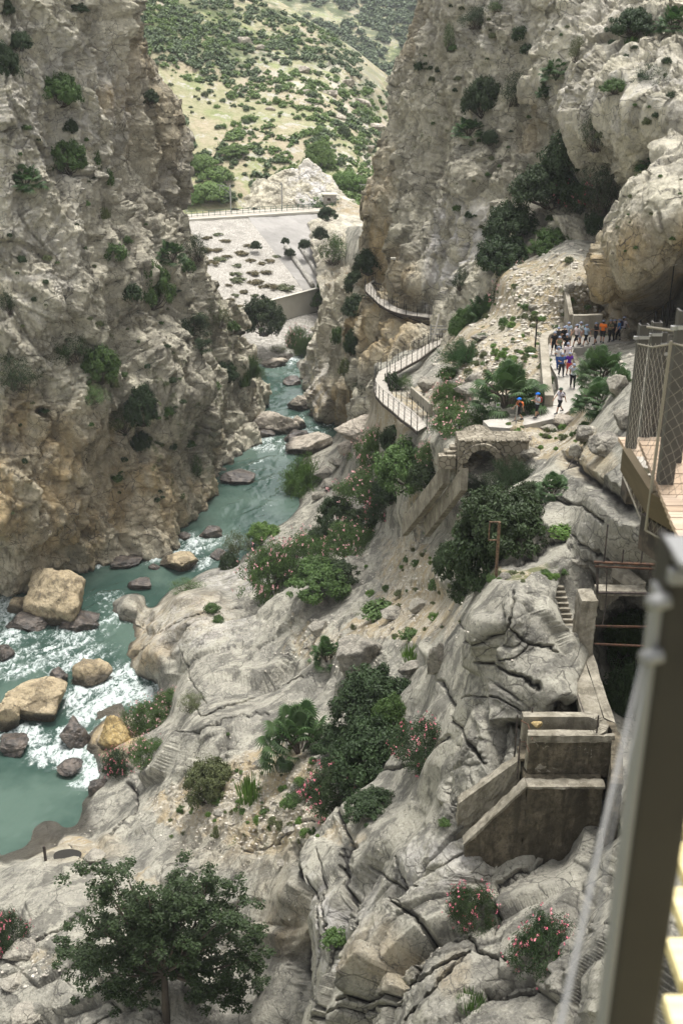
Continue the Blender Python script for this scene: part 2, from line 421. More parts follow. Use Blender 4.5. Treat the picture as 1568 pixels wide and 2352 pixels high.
att = dict(
 ochre=lambda x,y: blobs(x,y,[(150,1120,260,190,.85),(40,1000,60,130,.8),(400,1150,130,70,.55),(215,235,22,40,1),(60,1250,120,110,.5),(300,200,60,180,.45),(480,1000,25,90,.6),(340,330,40,120,.4)]),
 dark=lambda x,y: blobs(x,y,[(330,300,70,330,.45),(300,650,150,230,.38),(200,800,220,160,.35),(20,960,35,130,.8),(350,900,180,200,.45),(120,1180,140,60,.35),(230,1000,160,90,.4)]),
 white=lambda x,y: blobs(x,y,[(100,250,200,220,.40),(60,550,120,200,.35),(400,420,60,120,.25)]),
 soil=lambda x,y: blobs(x,y,[(470,790,60,140,.30),(60,240,60,60,.3)]),
 moss=lambda x,y: .16+blobs(x,y,[(470,790,90,200,.35),(200,800,200,250,.25),(350,980,120,250,.3)]))
vs = dense(-160, 0, 1400, 1500, 2.6, 12)
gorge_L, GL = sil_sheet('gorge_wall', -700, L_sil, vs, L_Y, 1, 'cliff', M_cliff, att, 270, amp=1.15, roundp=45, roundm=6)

# ---- right cliff
D_ctrl = [(870,500,150),(890,300,153),(985,0,150),(985,-200,152),(930,500,141),(940,350,146),(1000,500,134),(1000,700,130),(1050,600,127),(1100,400,128),(1100,100,137),
 (1060,740,114),(1150,640,111),(1200,450,121),(1200,200,127),(1300,500,113),(1300,300,119),(1300,100,123),(1400,550,106),(1420,400,108),(1400,290,104),(1400,100,115),
 (1500,290,97),(1500,420,102),(1568,100,105),(1568,280,93),(1568,400,99),(1800,0,94),(2000,-200,90),(1900,500,84),(1568,600,98),(1568,-150,118),(1250,-150,130),
 (900,720,135),(950,715,132),(985,745,128),(870,640,148),(850,660,153),(850,760,141),(850,850,130),(940,800,124),(950,900,120),(1100,900,110),(1400,800,100),(1020,770,117),(960,650,130),(925,640,136),
 (1568,800,95),(2100,900,80),(850,1000,128),(1100,1000,108)]
D_Y = tps_fit(D_ctrl)
D_sil = curve([(992,-160),(986,0),(972,80),(962,130),(948,170),(930,205),(912,235),(902,280),(893,325),(888,360),(890,400),(880,430),(872,480),(874,520),(868,560),(866,610),(858,640),(850,665),(848,700),(842,750),(836,800),(828,850),(835,900),(850,1000)])
att = dict(
 ochre=lambda x,y: blobs(x,y,[(880,560,30,160,.9),(925,640,50,70,.75),(900,770,90,90,.9),(900,400,30,90,.5),(1215,320,30,60,.8),(960,60,40,90,.4),(1240,260,30,40,.5)]),
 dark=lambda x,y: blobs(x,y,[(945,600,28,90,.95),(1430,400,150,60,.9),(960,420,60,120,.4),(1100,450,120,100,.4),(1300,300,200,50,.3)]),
 white=lambda x,y: blobs(x,y,[(1060,560,75,120,.85),(1020,640,35,70,.8),(1000,690,30,50,.8),(1100,520,60,60,.6),(1450,220,200,80,.45),(1250,60,250,90,.35)]),
 soil=lambda x,y: blobs(x,y,[(1450,110,150,60,.35),(1060,280,60,40,.3)]),
 moss=lambda x,y: .12+blobs(x,y,[(1000,250,120,160,.32),(1150,130,120,120,.28),(1300,450,150,150,.3)]))
vs = dense(-160, 0, 960, 1000, 2.6, 12)
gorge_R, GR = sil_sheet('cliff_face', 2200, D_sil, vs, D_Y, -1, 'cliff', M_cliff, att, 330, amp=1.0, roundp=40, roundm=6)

# ---- overhanging bluff beyond the path
B_Y = tps_fit([(1568,345,86),(1568,420,80),(1500,450,79),(1430,500,82),(1400,600,83),(1440,650,80),(1500,600,78),(1568,540,77),(1568,610,88),(1560,660,97),(1480,705,92),(1420,715,90),(1390,700,88),(1520,650,86),(1540,740,97),(1430,760,86),(1700,400,76),(1750,650,84),(1900,500,70),(1500,395,83),(1600,800,92),(1380,800,90)])
B_sil = curve([(1600,300),(1568,338),(1530,358),(1500,385),(1465,415),(1432,455),(1412,490),(1398,520),(1385,560),(1379,600),(1380,640),(1386,668),(1398,690),(1400,720),(1398,800)])
att = dict(ochre=lambda x,y: blobs(x,y,[(1470,620,130,110,.95),(1430,700,60,60,.8),(1568,560,60,60,.8)]), dark=lambda x,y: blobs(x,y,[(1530,690,60,60,.6),(1410,640,30,80,.3)]), white=.12, soil=lambda x,y: blobs(x,y,[(1430,750,60,40,.8)]), moss=.08)
vs = dense(300, 340, 800, 820, 2.4, 10)
bluff, GB = sil_sheet('overhanging_bluff', 2100, B_sil, vs, B_Y, -1, 'cliff', M_cliff, att, 120, amp=.55, roundp=30, roundm=4, wrap=(2,5,9,14,20))

# ---- crag on the right bank upstream
F_Y = tps_fit([(860,570,176),(820,640,178),(800,700,178),(760,850,176),(850,650,166),(830,800,156),(790,900,160),(860,850,150),(900,700,165),(870,1000,148),(750,1050,172),(900,560,176)] + zpts((722,905,-60),(742,962,-60),(775,975,-60)))
F_sil = curve([(872,560),(860,575),(838,605),(822,640),(800,665),(782,690),(765,725),(748,760),(730,800),(720,835),(716,880),(722,930),(738,965),(745,1050)])
att = dict(ochre=lambda x,y: blobs(x,y,[(790,930,60,60,.8),(840,760,40,120,.4)]), dark=lambda x,y: blobs(x,y,[(800,850,50,120,.45)]), white=lambda x,y: blobs(x,y,[(735,880,30,90,.7)]), soil=.1, moss=.25)
vs = dense(560, 562, 1000, 1050, 2.4, 10)
S = F_sil(vs); t = 1-(1-np.linspace(0, 1, 110))**1.6; PX = 950 + (S[:, None]-950)*t; PY = vs[:, None].repeat(110, 1)
Y = F_Y(PX, PY); e = np.clip(1-np.abs(S[:, None]-PX)/26, 0, 1); Y = Y + 4*(1-np.sqrt(1-e**2))
for dd in (3, 8, 18, 40):
    PX = np.c_[PX, S+3+dd]; Y = np.c_[Y, Y[:, 109]+dd]
PY = vs[:, None].repeat(PX.shape[1], 1)
crag, GF = sheet('river_crag', PX, PY, Y, 'cliff', M_cliff, {k: (f(PX, PY) if callable(f) else np.full(PX.shape, f)) for k, f in att.items()}, amp=.9)

# ---- near slope: right bank, foreground, talus and path ledge
N_ctrl = [(1150,1330,42),(1280,1330,42),(1120,1500,37.5),(1200,1500,36),(1250,1400,38.5),(1295,1600,34.6),(1150,1640,35),(1240,1650,35),(1040,1640,40),(1010,1560,46),(1085,1400,43),
 (1110,1760,34),(1190,1760,33.5),(1010,1760,37),(910,1820,43),(950,1700,46),(800,1750,52),(700,1700,58),(850,1650,55),(850,1550,61),(950,1450,62),(1040,1330,60),(1040,1420,52),
 (600,1700,64),(450,1650,72),(400,1700,73),(350,1760,72.5),(285,1835,71),(560,1880,56),(480,1850,61),(300,1950,62),(150,1945,67),(100,2000,61),(0,2050,60),
 (450,2000,54),(600,2050,48),(650,1950,49.5),(650,2200,42),(350,2300,42),(100,2300,45),(0,2200,50),(650,2352,38),
 (730,2100,37),(800,2000,38.5),(800,2200,32.5),(900,1950,35),(1040,1900,32.8),(1045,1980,31.6),(1130,2050,31.2),(1210,1995,31.3),(1300,1990,31.3),(1210,1900,33.5),(1340,1930,31.5),(1050,2200,27.5),(1200,2120,28),(1250,2300,24),(900,2352,27),(750,2352,31.5),(1000,2352,25),(700,1980,44),
 (1300,1850,33.8),(1400,2100,25),(1500,2352,19),(1350,1300,43),(1450,1200,40),(1450,1050,45),(1330,1050,55),(1250,1180,52),(1200,1280,46),(1400,950,58),(1450,850,66),(1480,775,83),(1568,760,84),
 (1200,1010,68.5),(1300,995,68.5),(1250,1080,62),
 (1250,720,91.5),(1350,640,92),(1300,600,96),(1180,680,97),(1080,760,101),(1020,800,108),(860,830,136),(900,800,136),(950,765,137),(1000,735,138),(1045,712,128),(960,842,107),(1080,715,120),(1000,850,97),(1050,880,88),(1150,640,104),(1220,600,105),(1300,540,110),(1100,930,80),(1050,950,82),(960,940,90),(1200,860,81),(1220,780,88),
 (1430,1400,46),(1440,1500,47),(1440,1600,44),(1500,1650,40),(1420,1740,34),(1340,1500,40),
 (870,900,101),(900,870,104),(930,1000,84),(1000,1050,76),(1040,1040,70),(1105,1055,76),(1105,1092,73),(1068,1050,74),(1142,1058,75),(800,900,180),(842,860,170),(838,915,152),(785,935,172),(1000,1150,77),(1150,1150,62),(1100,1300,60),(1050,1370,58),(940,1180,80),
 (1100,600,122),(1300,520,120),(900,720,150),(1500,600,110),(1568,680,100),(1700,800,70),
 (0,2700,36),(700,2700,27),(1300,2700,17),(1900,2700,13),(1900,2000,19),(1900,1300,33),(1900,900,58),(1900,600,85),(-400,2200,54),(-400,2700,38),(-500,1950,75)] + \
 zpts((1310,890,-24.7),(1295,850,-24.5),(1285,810,-24.5),(1290,785,-24.4),(1400,782,-24.1),(1450,778,-24.0),(1230,955,-25.55),(1150,972,-25.55),(1320,925,-25.1),(1340,870,-24.4),(1230,850,-24.2),(715,830,-60.5),(720,900,-61),(745,965,-61),(775,985,-60.2),(745,1010,-60),(690,1060,-60),(690,1140,-60),(640,1210,-60),(560,1255,-60),(470,1300,-60),(420,1340,-60),(350,1390,-60),(290,1440,-60),(285,1490,-60),(310,1550,-60),(370,1585,-60),(330,1630,-60),(235,1660,-60),(210,1730,-60),(235,1795,-60),(200,1850,-60),(130,1905,-60),(70,1935,-60),(0,1960,-60),(-150,2010,-60),
  (560,1325,-56.5),(420,1375,-55),(315,1400,-58.2),(430,1480,-53.5),(350,1500,-56.5),(700,1380,-47),(445,1575,-52.5),(600,1600,-49.5),(700,1560,-46.5),(400,1600,-55),
  (850,1400,-42.5),(950,1300,-38),(850,1280,-44),(900,1200,-41),(1000,1200,-36),(760,1180,-52),(830,1080,-47),(790,1040,-54.5),(740,1130,-57.5),(830,975,-45),(270,1700,-58),(640,1290,-53),(700,1220,-56),(850,1150,-47),(380,1640,-56.5),
  (60,1900,-62.8),(0,1925,-62.4),(150,1872,-62.5),(185,1820,-62.5),(-150,1950,-63),(200,1400,-63),(100,1600,-63),(50,1850,-63.5),(560,1150,-63.5),(640,1000,-63.5),(650,880,-63.5),(-300,1500,-63),(350,1320,-63),(180,1500,-63),(-300,1800,-63),(120,1750,-63),(600,1180,-63),(640,800,-63),(400,1150,-64),(100,1300,-64),(650,700,-63),(860,820,-62))
N_Y = tps_fit(N_ctrl)
CR = [  # long joints and ledges traced from the photograph: (polyline, half width m, depth m)
 ([(683,1955),(690,2040),(676,2110),(662,2200),(668,2300),(650,2352)], .50, 2.4),
 ([(810,1960),(795,2050),(800,2170),(790,2330)], .14, .8), ([(925,2080),(990,2155),(960,2260),(830,2310)], .13, .9),
 ([(895,1960),(925,2030),(925,2080)], .12, .6), ([(840,1990),(925,2040),(985,2050)], .10, .5),
 ([(990,2155),(1080,2160),(1100,2200),(1180,2230)], .10, .6), ([(780,2350),(900,2300),(1010,2230),(1080,2200)], .12, .6),
 ([(1080,2200),(1000,2290),(940,2352)], .10, .6), ([(1015,1570),(1040,1650),(1085,1690),(1135,1760)], .13, .8),
 ([(1040,1420),(1065,1450),(1115,1480),(1165,1440),(1180,1360)], .10, .5), ([(1165,1440),(1210,1475),(1262,1510)], .09, .5),
 ([(1120,1520),(1170,1540),(1240,1580)], .12, .7), ([(1210,1475),(1190,1510),(1130,1520)], .08, .4),
 ([(1060,1620),(1100,1600),(1160,1610),(1240,1640)], .08, .35), ([(430,1600),(470,1650),(560,1620),(640,1590),(700,1560)], .16, 1.0),
 ([(360,1700),(440,1690),(540,1660),(620,1650)], .12, .6), ([(790,1420),(770,1470),(700,1500)], .10, .5), ([(900,1440),(850,1500),(760,1560)], .16, 1.0),
 ([(300,1500),(380,1460),(450,1420),(560,1390),(650,1370)], .12, .6), ([(430,1500),(435,1560),(470,1600)], .12, .7),
 ([(280,1790),(310,1840),(300,1880),(260,1930)], .25, 1.2), ([(820,1860),(870,1800),(960,1760),(1050,1700)], .14, .7),
 ([(800,1870),(820,1950),(800,2010)], .2, 1.1), ([(1310,1055),(1380,1120),(1450,1165),(1530,1185)], .55, 2.6), ([(1330,1035),(1300,1100),(1230,1200)], .2, 1.2),
 ([(1250,1180),(1330,1150),(1420,1200)], .12, .7), ([(1180,1290),(1280,1230),(1380,1240),(1480,1290)], .12, .6),
 ([(0,2200),(120,2140),(210,2090),(230,2040)], .12, .6), ([(150,2352),(260,2270),(420,2200)], .12, .5), ([(150,1950),(240,2000),(330,2010)], .13, .6),
 ([(560,1960),(640,1940),(700,1890),(780,1880)], .12, .6), ([(730,2040),(740,2150),(720,2300)], .10, .6), ([(760,1980),(745,2080),(765,2200),(750,2352)], .08, .45),
 ([(1140,2160),(1170,2060),(1260,2000)], .12, .5), ([(1050,2352),(1120,2290),(1230,2270)], .12, .5)]
us = np.concatenate([np.arange(-500, 0, 22.), np.arange(0, 690, 2.15), np.arange(690, 960, 1.35), np.arange(960, 1568, 2.15), np.arange(1570, 2000, 22.)]); vs = np.concatenate([np.arange(520, 760, 5.), np.arange(760, 2360, 2.15), np.arange(2372, 2710, 22.)])
PX, PY = np.meshgrid(us, vs); Y = N_Y(PX, PY)
soilA = blobs(PX, PY, [(1250,700,230,120,.95),(1150,800,150,110,.9),(1350,700,90,60,.9),(1120,870,90,60,.8),(520,1850,190,75,.9),(640,1880,130,60,.8),(760,1480,140,60,.5),(950,1400,110,90,.75),(930,1300,90,90,.6),
  (620,1760,120,60,.8),(1200,1000,120,40,.9),(1250,1010,140,50,.85),(1300,960,60,50,.9),(600,1930,90,40,.9),(1180,1320,90,18,.9),(1000,920,90,60,.6),(900,960,60,80,.6),(170,1930,45,25,.8),(210,1960,40,30,.6),(800,1930,60,30,.5),
  (860,1440,80,30,.7),(1050,1060,60,40,.7),(960,1180,60,60,.5),(90,2200,60,30,.5),(330,2010,40,30,.5),(700,1440,60,40,.4),(1400,700,70,70,.8)])
grassA = blobs(PX, PY, [(1250,700,250,150,.42),(520,1850,200,80,.30),(950,1400,150,120,.3),(1180,1320,110,20,.6),(850,1400,90,40,.4),(1220,1000,120,50,.35),(600,1930,120,50,.4)])
ochA = blobs(PX, PY, [(260,1690,60,60,.9),(330,1480,70,70,.55),(420,1420,120,60,.3),(170,1950,120,40,.3),(1050,2250,40,60,.4),(900,2200,60,80,.35),(560,1930,160,80,.2),(640,2100,60,100,.25),(880,940,60,60,.3),(830,970,60,40,.3),(1350,1060,60,40,.5)])
darkA = blobs(PX, PY, [(1180,1420,120,80,.35),(950,1780,100,60,.5),(1200,1560,120,60,.3),(1100,2150,200,160,.55),(1250,2300,200,120,.7),(300,2330,260,60,.35),(1400,1150,120,60,.6),(560,1660,120,30,.35),(340,1560,50,30,.6)])
whiteA = blobs(PX, PY, [(730,2150,60,130,.5),(1000,2000,110,70,.35),(860,2100,60,100,.25),(440,1440,150,60,.3),(550,1330,90,40,.4)])
gravel = np.clip(soilA*1.2, 0, 1)
def near_disp(p, x, y, sp):
    s = gravel.ravel()[:len(p)] if len(p) == gravel.size else 0
    far = sstep(-y, -1150, -1020)          # upper slope is broken rubble
    k = np.maximum(s, far*.8)
    d = rock_disp(p, 'slab', sp)*(1-k) + rock_disp(p, 'talus', sp)*k
    return d
carve = np.zeros(PX.shape); joint = np.zeros(PX.shape)
for poly, hw, dep in CR:
    xs = [q[0] for q in poly]; ys = [q[1] for q in poly]
    i0 = np.searchsorted(vs, min(ys)-60); i1 = np.searchsorted(vs, max(ys)+60); j0 = np.searchsorted(us, min(xs)-60); j1 = np.searchsorted(us, max(xs)+60)
    px, py = PX[i0:i1, j0:j1], PY[i0:i1, j0:j1]
    q = un(px, py, Y[i0:i1, j0:j1]).reshape(-1, 3)
    q2 = np.stack([px.ravel(), py.ravel(), 0*px.ravel()], 1); wob = (7*fbm(q2, 38, 3, 91, .6) + 3.5*fbm(q2, 9, 2, 92)).reshape(px.shape); wob2 = (7*fbm(q2, 38, 3, 95, .6) + 3.5*fbm(q2, 9, 2, 96)).reshape(px.shape)
    dd = seg_dist(px+wob, py+wob2, poly)*mpp(py, Y[i0:i1, j0:j1])
    wd = .48*hw*(1 +  .6*fbm(q2, 45, 2, 97).reshape(px.shape))
    joint[i0:i1, j0:j1] = np.maximum(joint[i0:i1, j0:j1], np.clip(1.1-dd/(wd*.8), 0, 1)*.85)
    carve[i0:i1, j0:j1] = np.maximum(carve[i0:i1, j0:j1], 0.8* dep*np.clip(1 - (dd/(wd*1.6)), 0, 1)**1.0*1.0)
# ground is levelled where things are founded on it
PADS = [(1310,880,60,60),(1300,820,45,60),(1400,785,90,16),(1230,955,110,16),(1285,920,40,40),(1280,1400,30,60),(1200,1325,60,12),(960,960,50,50),(900,900,40,60)]
flat = np.zeros(PX.shape)
for cx, cy, rx, ry in PADS: flat = np.maximum(flat, np.clip(1.6-((PX-cx)/rx)**2-((PY-cy)/ry)**2, 0, 1))
flat = np.maximum(flat, .6*np.clip(1-np.abs(un(PX, PY, Y)[..., 2]+60)/1.2, 0, 1))
slope, GN = sheet('rock_slope', PX, PY, Y, near_disp, M_slab, dict(soil=soilA, moss=grassA+.05, ochre=ochA, dark=darkA, white=whiteA, joint=joint), carve=carve, flat=flat)
NUS, NVS = us, vs

# ---- hillside beyond the railway, and the far mountain
def hill_mat(name, far=False):
    M = Mat(name)
    c = M.mix(M.noise(.05, 5, lo=.4, hi=.62), (.36,.30,.215,1), (.29,.275,.165,1))
    c = M.mix(M.math('MULTIPLY', M.noise(.11, 5, lo=.48, hi=.6), .6), c, (.20,.25,.09,1))
    c = M.mix(M.noise(.6, 6, rough=.7, lo=.40, hi=.68), c, M.mix(.5, c, (.14,.16,.06,1)))
    c = M.mix(M.math('MULTIPLY', M.attr('white'), M.noise(.16, 7, rough=.7, lo=.47, hi=.56)), c, (.48,.44,.38,1))
    c = M.mix(M.math('MULTIPLY', M.noise(.22, 8, rough=.75, lo=.54, hi=.60), .85), c, (.38,.355,.31,1))
    c = M.mix(M.math('MULTIPLY', M.attr('moss'), M.noise(.08, 8, rough=.75, lo=.42, hi=.55)), c, (.065,.085,.035,1))
    b = M.bump(M.noise(.5, 8, rough=.7), .8, 1.0)
    return M.out(c, .95, b)
M_hill = hill_mat('scrub_hillside')
H_Y = tps_fit([(410,482,268),(870,458,292),(640,470,280),(400,380,290),(400,300,308),(700,300,318),(850,300,345),(560,400,288),(820,400,300),(300,100,345),(600,200,345),(700,100,385),(900,200,405),(950,270,400),(300,-100,385),(640,0,420),(900,400,325),(1000,450,310),(1000,300,380),(200,300,300),(200,480,262),(760,200,360),(1100,250,420),(500,-60,420)])
H_sil = lambda px: np.interp(px, [150,560,640,700,760,820,870,910,950,1150], [-40,-25,5,42,75,120,160,190,222,300])
us = np.arange(180, 1060, 3.2); tv = np.linspace(0, 1, 170)
top = H_sil(us); PX = us[None, :].repeat(len(tv), 0); PY = 520 + (top[None, :]-520)*tv[:, None]; Y = H_Y(PX, PY)
e = np.clip(1-(PY-top[None])/60, 0, 1); Y = Y + 14*(1-np.sqrt(1-e**2))
for dd in (15, 50, 120): PX = np.r_[PX, us[None]]; PY = np.r_[PY, top[None]+6+dd*.2]; Y = np.r_[Y, Y[169:170]+dd]
whA = blobs(PX, PY, [(720,160,170,90,.7),(830,240,90,90,.6),(800,400,120,60,.8),(740,420,120,50,.95),(600,440,90,25,.5),(860,420,40,60,.7),(640,130,90,50,.3)])
hill, GH = sheet('scrubby_hillside', PX, PY, Y, 'hill', M_hill, dict(white=whA, moss=blobs(PX, PY, [(600,60,350,110,.85),(880,200,90,80,.5)])), amp=.55)
cx_ = np.interp; ct = lambda px: np.interp(px, [530,560,585,640,690,705,740,790,835,860], [470,450,424,406,392,370,398,438,464,474])
us = np.arange(530, 862, 2.2); tv = np.linspace(0, 1, 60); PX = us[None].repeat(60, 0); PY = 484 + (ct(us)[None]-484)*tv[:, None]
Yc = 272 + 10*tv[:, None] + .02*(PX-530)
for dd in (6, 14): PX = np.r_[PX, us[None]]; PY = np.r_[PY, ct(us)[None]+1]; Yc = np.r_[Yc, Yc[59:60]+dd]
cut, GC = sheet('rock_cutting', PX, PY, Yc, 'cliff', M_cliff, dict(white=blobs(PX, PY, [(720,430,60,60,.9)]), ochre=0*PX+.1, dark=0*PX, soil=0*PX+.05, moss=0*PX+.25), amp=.5)
M_mount = hill_mat('far_mountain')
us = np.arange(400, 1400, 6.); vs = np.arange(-220, 340, 5.); PX, PY = np.meshgrid(us, vs)
Y = tps_fit([(500,300,600),(900,300,620),(1300,300,640),(900,100,760),(700,0,800),(960,0,800),(500,-200,980),(900,-200,1000),(1300,-200,1000),(1300,100,760),(985,50,780)])(PX, PY)
mount, GM = sheet('far_mountain', PX, PY, Y, 'hill', M_mount, dict(white=blobs(PX, PY, [(880,95,90,22,.9),(830,40,140,60,.45),(960,20,30,60,.6)]), moss=blobs(PX, PY, [(800,100,500,250,.9)])), amp=2.6)

# ---- ground far below everything, out to the horizon
m = Mat('valley_ground'); M_ground = m.out(m.mix(m.noise(.02, 6, lo=.4, hi=.6), (.30,.27,.18,1), (.14,.16,.07,1)), .95)
g = mesh_np('ground', [(-1400,-1400,-70),(1400,-1400,-70),(1400,1400,-70),(-1400,1400,-70)], [(0,1,2,3)], M_ground)
tag(link('ground', g), kind='structure')

# ================================================================== RIVER
def river():
    us = np.arange(-420, 840, 2.6); vs = np.concatenate([np.arange(690, 800, 4.), np.arange(800, 2010, 2.4), np.arange(2010, 2200, 20)])
    PX, PY = np.meshgrid(us, vs); G = un(PX, PY, WATER/zy(PY))
    p = G.reshape(-1, 3)
    foam = blobs(PX, PY, [(260,1590,110,50,1),(200,1620,70,60,1),(120,1500,170,70,.75),(60,1500,120,80,.75),(300,1560,90,50,.95),(330,1590,60,28,1),(170,1690,60,35,1),(60,1690,90,30,.9),(150,1730,110,26,1),(215,1770,45,32,1),(120,1745,60,20,.85),(190,1795,50,12,.85),
      (470,1250,70,35,.8),(440,1285,60,30,.9),(520,1255,50,40,.75),(350,1275,60,25,.75),(215,1300,35,10,.95),(390,1240,60,25,.6),(340,1450,60,60,.35),(260,1400,90,50,.55),(210,1440,60,60,.65),(20,1420,60,60,.9),(0,1480,90,50,.7),(100,1450,60,30,.8),
      (600,1050,70,90,.42),(640,1020,50,40,.65),(730,975,60,30,.65),(690,1000,60,30,.6),(620,1120,80,60,.30),(660,850,60,40,.45),(660,830,60,14,.8),(700,955,50,30,.6),(620,900,50,60,.4),(600,1020,40,25,.75),(570,1180,80,60,.25)])
    # water lines stretched along the flow
    fx, fy = .62, .78
    q = np.stack([p[:, 0]*fy - p[:, 1]*fx, (p[:, 0]*fx + p[:, 1]*fy)*.42, p[:, 2]*0], 1)
    ww = q + .9*np.stack([fbm(q, 2.4, 3, 71), fbm(q, 2.4, 3, 72), 0*q[:, 0]], 1)
    n1 = fbm(ww, 1.5, 5, 73, .6); n2 = fbm(ww, .7, 4, 74, .6, True)
    f = foam.ravel(); rough = np.clip(.18 + f, 0, 1)
    calm = blobs(PX, PY, [(60,1880,220,90,1)]).ravel()
    h = (.55*n1 + .28*n2)*rough*(1-.8*calm)*.75 + .05*fbm(ww, .45, 3, 75)
    step = 0.35*(sstep(vs, 1760, 1640))[:, None]*np.ones(PX.shape)      # rapids fall into the lower pool
    h = h + (step.ravel() - .35) 
    cov = np.clip(f*1.0 + .55*n1 + .30*n2 - .12, 0, 1)
    G = G.reshape(-1, 3).copy(); G[:, 2] += h
    M = Mat('river_water')
    fo = M.attr('foam')
    grain = M.noise(2.2, 7, rough=.75, dist=.8, lo=.35, hi=.62)
    fl = M.noise(1.0, 7, M.pos((1.5,.75,1)), rough=.7, dist=1.4)
    fo2 = M.ramp(M.math('ADD', fo, M.math('ADD', M.math('MULTIPLY', M.math('SUBTRACT', fl, .5), 2.2), M.math('MULTIPLY', M.math('SUBTRACT', grain, .5), .25))), .58, 1.35)
    base = M.mix(M.noise(.12, 4, lo=.38, hi=.62), (.030,.058,.047,1), (.070,.108,.088,1))
    c = M.mix(fo2, base, (.56,.61,.60,1))
    b = M.bump(M.noise(1.7, 6, M.pos((1.2,.6,1)), rough=.6), .30, .12)
    b = M.bump(M.noise(9, 4, rough=.7), .15, .03, b)
    M.b.inputs['Specular IOR Level'].default_value = .5; M.b.inputs['IOR'].default_value = 1.33
    mt = M.out(c, M.ramp(fo2, 0, 1, .14, .7), b)
    o = link('river_water', mesh_np('river_water', G, grid_faces(*PX.shape), mt, True, {'foam': cov}))
    tag(o, kind='structure'); return o
river()
# ================================================================== SURFACE LOOK-UP (where does a measured spot lie on the land?)
QW, QH = 1568//3+60, 2352//3+60
def make_buf(Gs):
    D = np.full(QW*QH, 1e9); Ppos = np.zeros((QW*QH, 3))
    for G in Gs:
        q = G.reshape(-1, 3); f = q[:, 1]*CP - q[:, 2]*SP; u = q[:, 1]*SP + q[:, 2]*CP
        x = ((784 + FOC*q[:, 0]/f)/3 + 30).astype(int); y = ((1176 - FOC*u/f)/3 + 30).astype(int)
        ok = (x >= 0) & (x < QW) & (y >= 0) & (y < QH) & (f > 1)
        q, f, i = q[ok], f[ok], (y*QW + x)[ok]
        o = np.argsort(-f); i = i[o]; q = q[o]; f = f[o]
        t = np.full(QW*QH, -1); t[i] = np.arange(len(i))
        m = t >= 0; tt = t[m]; idx = np.where(m)[0]
        nearer = f[tt] < D[idx]; D[idx[nearer]] = f[tt[nearer]]; Ppos[idx[nearer]] = q[tt[nearer]]
    return D.reshape(QH, QW), Ppos.reshape(QH, QW, 3)
BUF = make_buf([GL, GR, GB, GF, GN, GH]); BUFH = make_buf([GH]); BUFL = make_buf([GL]); BUFN = make_buf([GN]); BUFR = make_buf([GR]); BUFB = make_buf([GB])
def hit(px, py, buf=None):
    D, Q = buf or BUF; x = int(px/3+30); y = int(py/3+30)
    for r in (1, 2, 4, 8, 16, 40, 90):
        x0, x1, y0, y1 = max(x-r, 0), min(x+r+1, QW), max(y-r, 0), min(y+r+1, QH)
        s = D[y0:y1, x0:x1]
        if s.size and s.min() < 1e8:
            ok = np.argwhere(s < 1e8); c = ok[np.argmin(((ok-[y-y0, x-x0])**2).sum(1))]
            return Vector([float(t) for t in Q[y0+c[0], x0+c[1]]])
    return P(px, py, 60)
def fwd(v): return v[1]*CP - v[2]*SP
# ================================================================== BOULDERS
def ico(sub):
    import bmesh
    bm = bmesh.new(); bmesh.ops.create_icosphere(bm, subdivisions=sub, radius=1)
    V = np.array([v.co[:] for v in bm.verts]); F = np.array([[v.index for v in f.verts] for f in bm.faces]); bm.free(); return V, F
ICO5, ICO2 = ico(5), ico(1)
def rock_mesh(name, seed, mat, planes=13, rough=.06, ic=ICO5, ochre=0., dark=0.):
    rg = np.random.RandomState(seed); V, F = ic; n = rg.normal(size=(planes, 3)); n /= np.linalg.norm(n, axis=1, keepdims=True)
    d = rg.uniform(.62, .98, planes); c = V@n.T
    r = np.where(c > .08, d/np.maximum(c, .08), 9).min(1); r = np.minimum(r, 1.25)
    W = V*r[:, None]
    if ic is ICO5:
        k = 1 + rough*1.3*fbm(W+seed*3.1, .9, 3, seed) + rough*.9*fbm(W+seed, .3, 4, seed+5, .6, True)
        F1, F2, H = worley((W+seed*1.7)*2.1, seed); k += rough*1.3*H - rough*.8*(1-sstep(F2-F1, 0, .09))
        W = W*k[:, None]
    W = W/np.abs(W).max(0)
    return mesh_np(name, W, F, mat, True, dict(ochre=np.full(len(W), ochre), dark=np.full(len(W), dark), white=np.zeros(len(W)), soil=np.full(len(W), -.5), moss=np.zeros(len(W))))
M_rock = rock_mat('boulder_stone', .55, light=(.40,.37,.305,1), mid=(.28,.26,.22,1), streak=False, wetz=.9)
M_tan = rock_mat('tan_boulder_stone', .6, light=(.50,.41,.27,1), mid=(.40,.32,.20,1), ochre=(.50,.36,.15,1), streak=False, wetz=.9)
M_yel = rock_mat('yellow_boulder_stone', .6, light=(.52,.40,.20,1), mid=(.42,.30,.12,1), ochre=(.45,.30,.08,1), streak=False, wetz=.9)
M_pale = rock_mat('pale_boulder_stone', .7, light=(.52,.46,.38,1), mid=(.42,.37,.30,1), streak=False, wetz=.9)
m = Mat('wet_dark_stone'); M_wet = m.out(m.mix(m.noise(1.2, 6, rough=.7, lo=.4, hi=.65), (.035,.03,.026,1), (.13,.105,.085,1)), .28, m.bump(m.noise(2.5, 8, rough=.7), .8, .25))
m.b.inputs['Specular IOR Level'].default_value = .5
BM_ = dict(r=M_rock, t=M_tan, y=M_yel, p=M_pale, w=M_wet)
